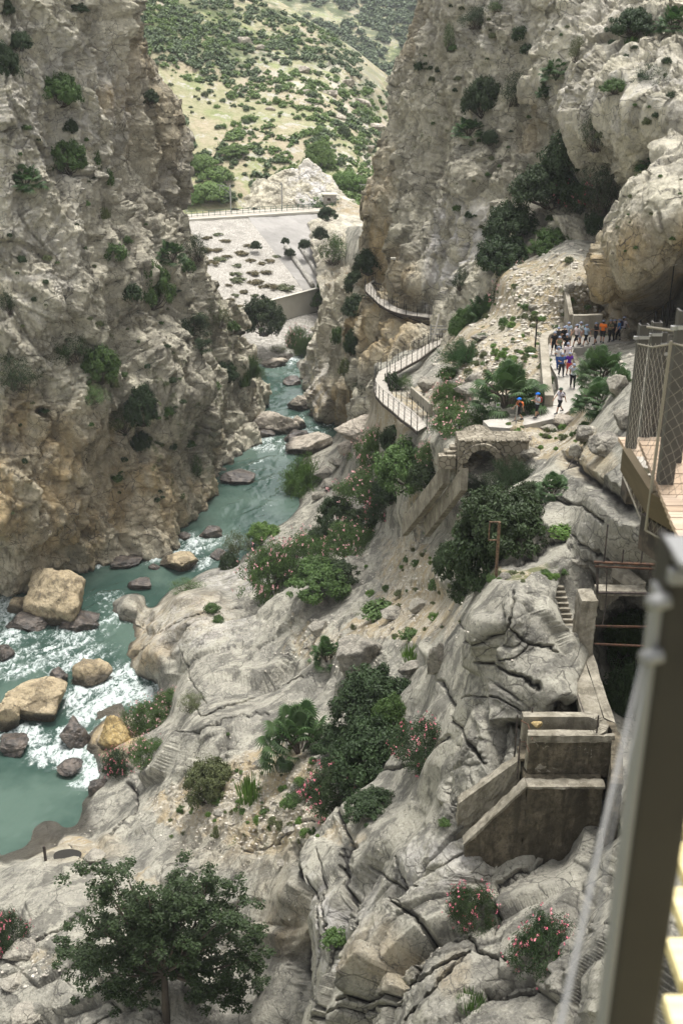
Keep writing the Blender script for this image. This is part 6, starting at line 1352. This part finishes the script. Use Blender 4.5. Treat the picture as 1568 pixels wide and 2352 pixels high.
# lamp post and railings by the cave
b = P(1531, 741, 84); t = P(1547, 607, 84); o = empty('lamp_post', b, 'slightly leaning lamp pole with a white lamp in front of the cave', 'lamp post'); mb = MB(); mb.tube([Vector((0, 0, -.3)), t-b], [.08, .05], 8); mb.build('pole', M_steel, o); mb = MB(); mb.box(t-b+Vector((0, -.05, .12)), (.42, .3, .3)); mb.build('lamp', M_nw, o, bevel=.05)
o = empty('cave_railing', P(1466, 770, 82), 'grey cable railing rising past the cave behind the platform', 'railing'); O0 = Vector(o.location); tp = []
for px, y0, y1, Y in ((1466,736,772,82),(1500,716,760,84),(1517,703,748,84),(1528,694,742,84),(1537,690,738,84)): p = MB(); a = P(px, y1, Y); H = (y1-y0)*mpp(y1, Y)*1.03; p.box(a-O0+Vector((0, 0, H/2)), (.13, .13, H)); p.build('post', M_steel, o); tp.append(a-O0+Vector((0, 0, H)))
mb = MB(); [mb.beam(a, b, .03, .03) for a, b in zip(tp[:-1], tp[1:])]; mb.build('cable', M_steel, o)
# ================================================================== NEAR WALKWAY (upper right) AND THE RAIL POST BESIDE THE CAMERA
def net(name, A, B, C, D, nu, nv, r, parent, base, sag=.02):
    """diamond netting between top edge A-B and bottom edge D-C"""
    mb = MB(); wv = lambda u, v: A.lerp(B, u).lerp(D.lerp(C, u), v) + Vector((random.uniform(-1, 1), random.uniform(-1, 1), random.uniform(-1, 1)))*.006
    G = [[wv(i/nu, j/nv) for j in range(nv*2+1)] if 0 else [wv((i+.5*(j % 2))/nu, j/(nv)) for j in range(nv+1)] for i in range(nu)]
    for i in range(nu):
        for j in range(nv):
            a = G[i][j]
            for b in ((G[i][j+1], G[i-1][j+1] if i > 0 else None) if j % 2 == 0 else (G[i][j+1], G[i+1][j+1] if i < nu-1 else None)):
                if b is not None: mb.tube([a-base, b-base], r, 4, False)
    return mb.build(name, M_wire, parent)
def c_post(o, base, p, H, w, d, mat=None, nm='post'):
    """channel section post: web and two flanges"""
    q = p-base; e = empty if 0 else None
    for k, (dx, dy, sx, sy) in enumerate(((0, 0, w, d*.16), (-w/2+w*.07, d*.5, w*.14, d), (w/2-w*.07, d*.5, w*.14, d))):
        pass
    mb = MB(); mb.box((0, 0, H/2-.1), (w, d*.14, H+.2)); mb.box((-w*.43, d*.5, H/2-.1), (w*.14, d*.86, H+.2)); mb.box((w*.43, d*.5, H/2-.1), (w*.14, d*.86, H+.2))
    po = mb.build(nm, mat or M_steel, o, loc=q)
    bt = MB(); bt.box((-w*.5-.02, d*.2, H-.13), (.05, .03, .03)); bt.box((0, -d*.1, H-.12), (w*1.06, .02, .03)); bt.build('clamp', M_galv, po)
    return po
z1, z2 = -4.08, -3.35
A = onz(1440, 1036, z1); Bp = onz(1506, 1053, z1); Bk0 = onz(1457, 1004, z1); Bk1 = onz(1640, 990, z1); Cc = onz(1510, 1114, z2); Cr = onz(1640, 1190, z2)
o = empty('steel_walkway', A, 'steel and timber walkway platform with wire netting at the upper right edge', 'walkway'); O0 = Vector(o.location)
def planks(x_from, x_to, y0, y1, z, mat, nm, pitch=.105, edge=None):
    mb = MB(); y = y0
    while y < y1:
        xf = x_from(y) if callable(x_from) else x_from
        mb.box(Vector(((xf+x_to)/2, y+pitch*.46, z-.02+random.uniform(-.003, .003)))-O0, (x_to-xf, pitch*.92, .04)); y += pitch
    return mb.build(nm, mat, o)
sl = lambda p, q: (lambda y: p.x + (q.x-p.x)*np.clip((y-p.y)/(q.y-p.y+1e-9), -.3, 1.3))
planks(sl(Bp, Bk0) if 0 else (lambda y: float(A.x + .0*(y-A.y))), 5.2, min(A.y, Bp.y)-.0, Bk0.y, z1, M_plank, 'far_planks')
planks(lambda y: float(Cc.x + (y-Cc.y)*.10), 5.2, Cr.y-.3, Cc.y+.95, z2, M_plank, 'near_planks')
for i in range(3): mb = MB(); mb.box(Vector((Cc.x+1.5, Cc.y+1.1+i*.28, z2-.02-.18*(i+1)))-O0, (2.6, .28, .05)); mb.build('step', M_pplank, o)
m = Mat('edge_timber'); M_edge = m.out(m.mix(m.noise(3, 6, m.pos((1,1,8))), (.05,.038,.022,1), (.10,.078,.046,1)), .85)
mb = MB(); mb.beam(A-O0+Vector((0, -.03, -.14)), Vector((5.2, A.y-.06, z1-.14))-O0, .07, .18); mb.beam(A-O0+Vector((.03, 0, -.14)), Bk0-O0+Vector((.03, 0, -.14)), .07, .18); mb.build('edge_beam', M_edge, o); mb = MB()
mb.beam(Cc-O0+Vector((-.03, .9, -.14)), Cc-O0+Vector((-.03, -.03, -.14)), .07, .20); mb.beam(Cc-O0+Vector((-.03, -.05, -.14)), Cr-O0+Vector((0, -.05, -.14)), .08, .20); mb.build('edge_beam', M_edge, o)
mb = MB(); mb.box(A-O0+Vector((.12, .05, -.42)), (.20, .25, .26)); mb.beam(A-O0+Vector((.12, .2, -.38)), A-O0+Vector((3.2, .4, -.38)), .16, .16); mb.beam(A-O0+Vector((.20, .1, -.50)), A-O0+Vector((1.3, .6, -1.7)), .07, .10); mb.build('bracket', M_iron, o)
mb = MB(); mb.beam(Cc-O0+Vector((.02, .1, -.42)), Cr-O0+Vector((0, .1, -.42)), .22, .30); mb.beam(Cc-O0+Vector((.1, .8, -.42)), Cc-O0+Vector((3.0, .9, -.42)), .2, .26); mb.build('under_beam', M_iron, o)
def pv(top, basept):      # post height from its measured top
    return zy(top)*basept.y - basept.z
for px, py, top, z, w, d in ((1449,1031,747,z1,.095,.09),(1480,1004,741,z1,.095,.09),(1499,997,764,z1,.05,.05),(1511,996,786,z1,.085,.08),(1528,1113,714,z2,.115,.09),(1550,1063,745,z2,.095,.07),(1562,1010,800,z2-.4,.07,.07)):
    b = onz(px, py, z); c_post(o, O0, b, pv(top, b), w, d, M_steelg)
Pl = onz(1447, 1031, z1); Pn = onz(1519, 1113, z2); ht, hb = 1.12, -.22
tA = onz(1460, 793, z1) if 0 else Vector((Pl.x-.05, Pl.y-.03, z1+1.10)); tB = Vector((Pn.x-.05, Pn.y-.02, z2+1.12)); bC = Vector((Pn.x-.10, Pn.y-.06, z2-.36)); bD = Vector((Pl.x-.06, Pl.y-.06, z1-.28))
net('netting', tA, tB, bC, bD, 9, 26, .0015, o, O0)
tC = Vector((Pn.x+1.4, Pn.y-1.6, z2+1.12)); bE = Vector((Cr.x, Cr.y-.1, z2-.36)); net('netting', tB, tC, bE, bC, 16, 28, .0015, o, O0)
net('netting', Vector((onz(1478,1004,z1).x-.02, 11.15, z1+1.1)), Vector((onz(1507,996,z1).x+.3, 11.3, z1+1.05)), Vector((onz(1507,996,z1).x+.3, 11.3, z1+.02)), Vector((onz(1478,1004,z1).x-.02, 11.15, z1+.02)), 12, 30, .0014, o, O0)
mb = MB(); mb.tube([tA-O0, tA.lerp(tB, .5)-O0+Vector((0, 0, -.03)), tB-O0, tC-O0], .008, 6); mb.tube([bD-O0, bC-O0, bE-O0], .008, 6); mb.tube([onz(1474,752,z1)-O0 if 0 else Vector((Pl.x+.03, Pl.y, z1+1.26))-O0, Vector((Pn.x, Pn.y+.1, z2+1.18))-O0], .011, 8); mb.tube([tB-O0+Vector((-.02, 0, .02)), bC-O0], .012, 6); mb.build('edge_cable', M_wire, o)
# the post next to the camera
m = Mat('dull_zinc'); M_dull = m.out((.20,.20,.195,1), .55, metal=.2)
pb = Vector((P(1545, 1262, 1.42).x, 1.42, -1.72)); o = empty('railing_post', pb, 'out of focus grey steel railing post close to the camera at the right edge', 'railing post'); H = zy(1262)*1.42 + 1.72; w = .056
mb = MB(); mb.box((w*.62, 0, H/2), (w*1.24, .012, H)); mb.box((0, .03, H/2), (.010, .07, H)); mb.box((w*1.24, .03, H/2), (.010, .07, H)); mb.build('channel', M_steel, o, bevel=.002)
mb = MB(); mb.box((-.008, .02, H/2-.03), (.010, .045, H-.08)); mb.build('edge_strip', M_dull, o, bevel=.002)  # lit left side of the post, put in as a paler strip
mb = MB(); mb.box((w*.62, -.012, H-.035), (w*1.45, .02, .022)); mb.box((w*.62, .0, H-.004), (w*1.35, .09, .012)); mb.build('collar', M_dull, o, bevel=.003)
for h in (.075, .165): mb = MB(); mb.tube([(-.002, -.01, H-h), (-.030, -.02, H-h)], .012, 10); mb.build('bolt', M_dull, o, smooth=True)
mb = MB(); mb.tube([Vector((-.03, -.02, H-.17)), P(1380, 1925, 1.2)-pb, P(1285, 2360, 1.0)-pb, P(1200, 2700, .86)-pb], [.002, .0035, .004, .004], 8); mb.tube([Vector((-.02, -.02, H-.17)), P(1400, 1925, 1.25)-pb, P(1335, 2360, 1.08)-pb], .0015, 8); mb.build('net_cable', M_dull, o, smooth=True)
mb = MB(); mb.tube([(w*.6, .03, H-.02), (w*.6+.5, .3, H+.02)], .017, 10); mb.build('handrail', M_galv, o, smooth=True)
o = empty('timber_deck', (1.16, 1.6, -1.8), 'pale yellow timber deck boards beside the blurred railing post', 'deck'); mb = MB(); y = -1.5
while y < .62: mb.box((.30*max(y, -.4), y, 0), (1.05, .118, .035)); y += .15
mb.build('boards', M_yplank, o, bevel=.004); mb = MB(); mb.box((-.3, -.5, -.10), (.06, 2.1, .14)); mb.box((.4, -.4, -.10), (.06, 2.1, .14)); mb.build('joist', M_yplank, o)
# ================================================================== HIKERS
def capsule(mb, a, b, r0, r1, n=10, rings=4):
    a, b = Vector(a), Vector(b); d = b-a; L = d.length
    if L < 1e-5: d = Vector((0, 0, 1)); L = 1e-5
    d.normalize(); pts, rad = [], []
    for i in range(rings+1): t = PI/2*(1-i/rings); pts.append(a - d*r0*math.sin(t)); rad.append(max(r0*math.cos(t), r0*.02))
    for i in range(rings+1): t = PI/2*i/rings; pts.append(b + d*r1*math.sin(t)); rad.append(max(r1*math.cos(t), r1*.02))
    mb.tube(pts, rad, n)
def ell(mb, c, r, n=14):
    c = Vector(c); V, F = [], []
    for i in range(1, n):
        t = PI*i/n
        for k in range(n): p = 2*PI*k/n; V.append(c + Vector((r[0]*math.sin(t)*math.cos(p), r[1]*math.sin(t)*math.sin(p), r[2]*math.cos(t))))
    V += [c+Vector((0, 0, r[2])), c-Vector((0, 0, r[2]))]; T = len(V)-2
    for i in range(n-2):
        for k in range(n): F.append((i*n+k, (i+1)*n+k, (i+1)*n+(k+1) % n, i*n+(k+1) % n))
    for k in range(n): F.append((T, k, (k+1) % n)); F.append((T+1, (n-2)*n+(k+1) % n, (n-2)*n+k))
    mb.add(V, F)
def fuse(mb, name, vox):
    me = bpy.data.meshes.new(name); me.from_pydata(mb.V, [], mb.F); me.update(); o = bpy.data.objects.new(name, me); COL.objects.link(o)
    r = o.modifiers.new('r', 'REMESH'); r.mode = 'VOXEL'; r.voxel_size = vox; r.use_smooth_shade = True
    s = o.modifiers.new('s', 'SMOOTH'); s.iterations = 2; s.factor = .5
    dg = bpy.context.evaluated_depsgraph_get(); dg.update(); res = bpy.data.meshes.new_from_object(o.evaluated_get(dg)); res.name = name
    bpy.data.objects.remove(o); return res
def skeleton(stride, swing, elbowL, elbowR, lift=None):
    """metres, standing 1.72 tall, facing -Y. returns joints"""
    J = {}; hip = .90 - .03*abs(stride)
    for s, k in ((1, 'L'), (-1, 'R')):
        st = stride*s; hx = s*.095
        J['hip'+k] = Vector((hx, 0, hip)); J['knee'+k] = Vector((hx*1.05, -st*.17-.03*(1 if st < 0 else 1), hip-.42+.0)); J['ank'+k] = Vector((hx*1.05, -st*.30 + (.05 if st < 0 else 0), .09 + (.05 if st < -.3 else 0)))
        sh = Vector((s*.185, .01, 1.42)); J['sh'+k] = sh; a = -swing*s
        J['elb'+k] = sh + Vector((s*.045, -math.sin(a)*.28+.02, -.28*math.cos(a)))
        e = elbowL if s > 0 else elbowR
        J['wr'+k] = J['elb'+k] + (Vector((s*.01, -math.sin(a+.25)*.25, -.245)) if e == 0 else (Vector((-s*.06, -.22, .03)) if e == 1 else Vector((-s*.10, -.10, .20))))
        if e == 2: J['elb'+k] = sh + Vector((s*.12, -.20, .02)); J['wr'+k] = J['elb'+k] + Vector((-s*.14, -.02, .24))
    return J
def hand(mb, w, e, s):
    d = (w-e).normalized(); side = d.cross(Vector((0, 1, .2))).normalized(); c = w + d*.05; capsule(mb, w, w+d*.075, .024, .030, 8, 2)
    nrm = d.cross(side).normalized()
    for i, L in enumerate((.055, .068, .062, .048)):
        b = w + d*.085 + side*(i-1.5)*.021; m_ = b + d*L*.55; capsule(mb, b, m_, .0095, .009, 6, 2); capsule(mb, m_, m_ + (d+nrm*.5).normalized()*L*.5, .009, .008, 6, 2)
    t = w + d*.03 - side*.026; capsule(mb, t, t + (d-side*.9).normalized()*.045, .011, .009, 6, 2)
def make_pose(key, J, clothes):
    body = MB(); pel = Vector((0, 0, (J['hipL'].z))); 
    capsule(body, pel+Vector((-.05, 0, .02)), pel+Vector((.05, 0, .02)), .105, .105); capsule(body, pel+Vector((0, 0, .08)), (0, .0, 1.16), .115, .120); capsule(body, (-.06, 0, 1.30), (.06, 0, 1.30), .118, .118)
    capsule(body, (-.14, .01, 1.41), (.14, .01, 1.41), .058, .058); capsule(body, (0, .01, 1.40), (0, -.01, 1.54), .055, .050)
    ell(body, (0, -.015, 1.625), (.076, .095, .115)); ell(body, (0, -.045, 1.565), (.052, .060, .055)); ell(body, (0, -.112, 1.61), (.014, .022, .024), 8)
    for s in (1, -1): ell(body, (s*.078, 0, 1.615), (.012, .022, .032), 8); ell(body, (s*.03, -.098, 1.64), (.016, .010, .010), 8)
    ell(body, (0, -.102, 1.572), (.026, .012, .009), 8)
    for k in 'LR':
        capsule(body, J['hip'+k], J['knee'+k], .083, .055); capsule(body, J['knee'+k], J['ank'+k], .054, .036); a = J['ank'+k]; capsule(body, a+Vector((0, .03, -.045)), a+Vector((0, -.14, -.055)), .036, .032)
        capsule(body, J['sh'+k], J['elb'+k], .046, .036); capsule(body, J['elb'+k], J['wr'+k], .035, .025); hand(body, J['wr'+k], J['elb'+k], 1)
    R = dict(body=fuse(body, 'person', .011))
    g = .014
    for c in clothes:
        mb = MB()
        if c in ('shirt', 'tank', 'long_shirt'):
            capsule(mb, pel+Vector((-.05, 0, .06)), pel+Vector((.05, 0, .06)), .112, .112); capsule(mb, pel+Vector((0, 0, .10)), (0, 0, 1.16), .128, .132); capsule(mb, (-.06, 0, 1.30), (.06, 0, 1.30), .131, .131); capsule(mb, (-.14, .01, 1.405), (.14, .01, 1.405), .066, .066)
            if c != 'tank':
                for k in 'LR':
                    e = J['sh'+k].lerp(J['elb'+k], .62 if c == 'shirt' else 1); capsule(mb, J['sh'+k], e, .060, .055)
                    if c == 'long_shirt': capsule(mb, J['elb'+k], J['elb'+k].lerp(J['wr'+k], .9), .052, .040)
        elif c in ('shorts', 'trousers'):
            capsule(mb, pel+Vector((-.05, 0, .03)), pel+Vector((.05, 0, .03)), .120, .120)
            for k in 'LR':
                capsule(mb, J['hip'+k], J['hip'+k].lerp(J['knee'+k], .85 if c == 'shorts' else 1), .100, .080)
                if c == 'trousers': capsule(mb, J['knee'+k], J['knee'+k].lerp(J['ank'+k], .93), .074, .056)
        elif c == 'shoes':
            for k in 'LR': a = J['ank'+k]; capsule(mb, a+Vector((0, .035, -.045)), a+Vector((0, -.15, -.055)), .047, .040); capsule(mb, a+Vector((0, .01, -.03)), a+Vector((0, .01, .03)), .046, .046)
        R[c] = fuse(mb, c, .016)
    return R
mh = MB(); n = 18
for i in range(7):
    t = PI/2*i/6
    for k in range(n): p = 2*PI*k/n; mh.V.append((math.cos(p)*.118*math.sin(t+.02), math.sin(p)*.140*math.sin(t+.02)-.005, 1.645+.125*math.cos(t)))
for i in range(6):
    for k in range(n): mh.F.append((i*n+k, (i+1)*n+k, (i+1)*n+(k+1) % n, i*n+(k+1) % n))
mh.F.append(tuple(range(n)))
mh.n = len(mh.V); mh.box((0, -.135, 1.652), (.15, .05, .014)); HELM = bpy.data.meshes.new('helmet'); HELM.from_pydata(mh.V, [], mh.F); HELM.update(); HELM.polygons.foreach_set('use_smooth', [True]*len(HELM.polygons))
mb = MB(); ell(mb, (0, .022, 1.625), (.086, .090, .115)); HAIR = fuse(mb, 'hair', .014); mb = MB(); ell(mb, (0, .022, 1.625), (.086, .090, .115)); capsule(mb, (0, .10, 1.6), (0, .12, 1.42), .045, .025); HAIRL = fuse(mb, 'hair', .014)
mb = MB(); capsule(mb, (-.06, .20, 1.14), (-.06, .20, 1.36), .085, .075); capsule(mb, (.06, .20, 1.14), (.06, .20, 1.36), .085, .075); capsule(mb, (0, .255, 1.14), (0, .255, 1.24), .07, .06); PACK = fuse(mb, 'backpack', .016)
mb = MB()
for s in (1, -1): mb.tube([(s*.10, .15, 1.42), (s*.10, .02, 1.485), (s*.10, -.125, 1.42), (s*.115, -.15, 1.28), (s*.15, -.02, 1.14)], .018, 6)
STRAP = bpy.data.meshes.new('straps'); STRAP.from_pydata(mb.V, [], mb.F); STRAP.update()
CL = {}
def cmat(c):
    if c not in CL:
        m = Mat('cloth_' + str(len(CL))); CL[c] = m.out(m.mix(m.noise(9, 3), tuple(x*.85 for x in c)+(1,), tuple(min(x*1.1, 1) for x in c)+(1,)), .85)
    return CL[c]
m = Mat('skin'); M_skin = m.out((.42,.24,.16,1), .6); m = Mat('dark_hair'); M_hair = m.out((.04,.025,.015,1), .7)
ALLC = ('shirt', 'tank', 'long_shirt', 'shorts', 'trousers', 'shoes')
POSE = {'walk': make_pose('walk', skeleton(.85, .5, 0, 0), ALLC), 'stand': make_pose('stand', skeleton(.12, .08, 0, 0), ALLC), 'look': make_pose('look', skeleton(.35, .1, 1, 1), ALLC), 'stroll': make_pose('stroll', skeleton(-.5, -.3, 0, 1), ALLC), 'wipe': make_pose('wipe', skeleton(.45, .2, 0, 2), ALLC)}
def inst(name, me, mat, parent):
    o = link(name, me, parent)
    if not me.materials: me.materials.append(mat)
    o.material_slots[0].link = 'OBJECT'; o.material_slots[0].material = mat; return o
BLK, DRK, WHT, GRY, LBL, BLU = (.012,.012,.014), (.03,.03,.035), (.62,.60,.58), (.34,.36,.40), (.36,.43,.52), (.03,.07,.22)
HG_, HB_ = (.20,.22,.28), (.01,.14,.55)
Yp = lambda px, py: None
FP = {}
def path_z(px, py):      # ground height of the path near this spot
    best = min(PL, key=lambda t: ((t[0]+t[2])/2-px)**2 + ((t[1]+t[3])/2-py)**2 if True else 0)
    ds = sorted(PL, key=lambda t: ((t[0]+t[2])/2-px)**2 + ((t[1]+t[3])/2-py)**2)[:2]; d0, d1 = [math.hypot((t[0]+t[2])/2-px, (t[1]+t[3])/2-py)+1 for t in ds]
    return (ds[0][4]*d1 + ds[1][4]*d0)/(d0+d1)
PEOPLE = [ # feet x, y, facing deg (0 = towards camera, 90 = to picture right), pose, helmet, top, top colour, legs, legs colour, pack colour, height, label
 (1189,967,-80,'walk',HB_,'shirt',BLK,'shorts',BLK,(.65,.17,.05),1.62,'person in black with bright blue helmet and orange bag, first on the path'),
 (1231,959,-75,'look',HB_,'shirt',(.42,.46,.50),'shorts',BLK,(.25,.05,.04),1.74,'person in a pale grey shirt and black shorts with a blue helmet and red backpack'),
 (1283,949,-65,'walk',(.03,.06,.04),'shirt',(.58,.54,.60),'shorts',DRK,BLK,1.78,'person in a white shirt and dark shorts with a dark helmet and black backpack'),
 (1313,891,-8,'wipe',HG_,'long_shirt',GRY,'trousers',BLK,GRY,1.76,'person in a grey long shirt and black trousers raising a hand to the face'),
 (1287,864,10,'look',HG_,'shirt',(.03,.08,.24),'trousers',DRK,None,1.72,'person in a dark blue shirt and dark trousers looking down'),
 (1304,862,5,'stand',HG_,'shirt',(.09,.02,.24),'shorts',(.48,.07,.06),None,1.70,'person in a purple shirt and red shorts'),
 (1279,846,15,'stroll',HG_,'shirt',WHT,'trousers',BLU,None,1.66,'person in a white shirt and blue trousers behind the one in dark blue'),
 (1300,841,0,'stand',HG_,'shirt',(.66,.58,.60),'shorts',(.60,.56,.50),None,1.78,'person in a pinkish white t-shirt and white shorts'),
 (1281,823,8,'look',HG_,'tank',(.13,.14,.085),'trousers',(.10,.15,.25),None,1.70,'person in an olive sleeveless top and jeans'),
 (1298,817,0,'stroll',HG_,'shirt',BLK,'trousers',DRK,None,1.70,'person in a black t-shirt behind the one in pinkish white'),
 (1270,814,-5,'walk',HG_,'shirt',BLK,'shorts',BLK,None,1.78,'person in a black t-shirt and shorts walking next to the curved parapet'),
 (1279,801,0,'stand',HG_,'shirt',DRK,'trousers',BLK,None,1.70,'person in black half hidden at the top of the curved parapet'),
 (1292,799,5,'look',HG_,'tank',BLK,'shorts',DRK,None,1.70,'person in a black tank top at the bend of the path'),
 (1302,790,-20,'stroll',HG_,'shirt',LBL,'shorts',GRY,None,1.74,'person in a light blue shirt behind the one in the black tank top'),
 (1321,796,-75,'walk',HG_,'shirt',(.55,.47,.46),'shorts',BLK,None,1.76,'person in a pale pink shirt and black shorts stepping left'),
 (1330,790,-60,'stand',HG_,'shirt',WHT,'shorts',GRY,(.02,.16,.13),1.76,'person with a teal backpack behind the one in pale pink'),
 (1343,795,-70,'walk',HG_,'shirt',(.30,.38,.46),'shorts',BLK,None,1.72,'person in a light blue t-shirt and black shorts beside the left upper post'),
 (1365,791,-70,'look',HG_,'shirt',BLK,'shorts',DRK,None,1.74,'person in a black t-shirt left of the one in bright orange'),
 (1381,788,150,'stand',HG_,'shirt',(.85,.20,.03),'shorts',DRK,None,1.82,'person in a bright orange shirt seen from behind'),
 (1398,785,-60,'look',HG_,'shirt',(.16,.14,.08),'trousers',BLK,BLK,1.76,'person in a khaki top and black trousers right of the one in orange'),
 (1407,784,-80,'stand',HG_,'shirt',BLK,'trousers',BLK,None,1.74,'person all in black between the khaki and the blue shirts'),
 (1418,782,-90,'stroll',HG_,'shirt',(.05,.16,.38),'trousers',BLK,None,1.70,'person in a bright blue shirt near the right end of the group'),
 (1428,781,120,'walk',HG_,'shirt',(.40,.36,.38),'shorts',BLK,(.02,.02,.05),1.88,'tall person in a pale checked shirt at the right end of the group')]
for fx, fy, face, pose, hc, top, tc, leg, lc, pk, ht, lb in PEOPLE:
    b = onz(fx, fy, path_z(fx, fy)); b.z += .015; R = POSE[pose]
    o = inst('person', R['body'], M_skin, None); o.location = b; o.rotation_euler = (0, 0, math.radians(face)); k = ht/1.76; o.scale = (k*1.12, k*1.12, k); tag(o, lb, 'person', 'hikers in helmets on the path')
    inst('shirt' if top != 'tank' else 'tank_top', R[top], cmat(tc), o); inst(leg, R[leg], cmat(lc), o); inst('shoes', R['shoes'], cmat((.08,.08,.09)), o)
    inst('hair', HAIRL if fx % 3 == 0 else HAIR, M_hair, o); inst('helmet', HELM, cmat(hc), o)
    if pk: q = inst('backpack', PACK, cmat(pk), o); inst('straps', STRAP, cmat(pk), q)
# ================================================================== CAMERA, SKY, SUN
cam_d = bpy.data.cameras.new('camera'); cam = bpy.data.objects.new('camera', cam_d); COL.objects.link(cam)
cam.location = (0, 0, 0); cam.rotation_euler = (PI/2 - PITCH, 0, 0)
cam_d.sensor_fit = 'VERTICAL'; cam_d.sensor_height = 36; cam_d.lens = 36*FOC/2352.; cam_d.clip_start = .05; cam_d.clip_end = 9000
cam_d.dof.use_dof = True; cam_d.dof.focus_distance = 38; cam_d.dof.aperture_fstop = 3.2
scene.camera = cam
w = bpy.data.worlds.new('World'); scene.world = w; w.use_nodes = True
nt = w.node_tree; bg = nt.nodes['Background']; sky = nt.nodes.new('ShaderNodeTexSky'); sky.sky_type = 'NISHITA'; sky.sun_disc = False
SE, SR = math.radians(76), math.radians(28)
sky.sun_elevation = SE; sky.sun_rotation = SR; sky.air_density = 1.2; sky.dust_density = 4.5; sky.ozone_density = .6
hs = nt.nodes.new('ShaderNodeHueSaturation'); hs.inputs['Saturation'].default_value = .08
nt.links.new(sky.outputs[0], hs.inputs['Color']); nt.links.new(hs.outputs[0], bg.inputs[0]); bg.inputs[1].default_value = .14
sd = bpy.data.lights.new('sun', 'SUN'); sd.energy = 1.9; sd.angle = math.radians(14); sd.color = (1, .96, .9)
so = bpy.data.objects.new('sun', sd); COL.objects.link(so)
dirv = Vector((math.sin(SR)*math.cos(SE), math.cos(SR)*math.cos(SE), math.sin(SE)))
so.rotation_euler = dirv.to_track_quat('Z', 'Y').to_euler()
scene.view_settings.view_transform = 'Standard'; scene.view_settings.look = 'None'; scene.view_settings.exposure = 1.1

# air between the camera and the far slopes
hz = MB(); hz.hexa([Vector(q) for q in ((-1500,-1500,-71.5),(1500,-1500,-71.5),(1500,1500,-71.5),(-1500,1500,-71.5),(-1500,-1500,150),(1500,-1500,150),(1500,1500,150),(-1500,1500,150))])
hm = bpy.data.materials.new('haze_air'); hm.use_nodes = True; hn = hm.node_tree; hn.nodes.remove(hn.nodes['Principled BSDF'])
pv_ = hn.nodes.new('ShaderNodeVolumePrincipled'); pv_.inputs['Color'].default_value = (.86,.90,.94,1); pv_.inputs['Density'].default_value = .00015; hn.links.new(pv_.outputs[0], hn.nodes['Material Output'].inputs['Volume'])
ho_ = hz.build('haze', hm); tag(ho_, 'thin pale haze over the far slopes', 'haze', kind='stuff')
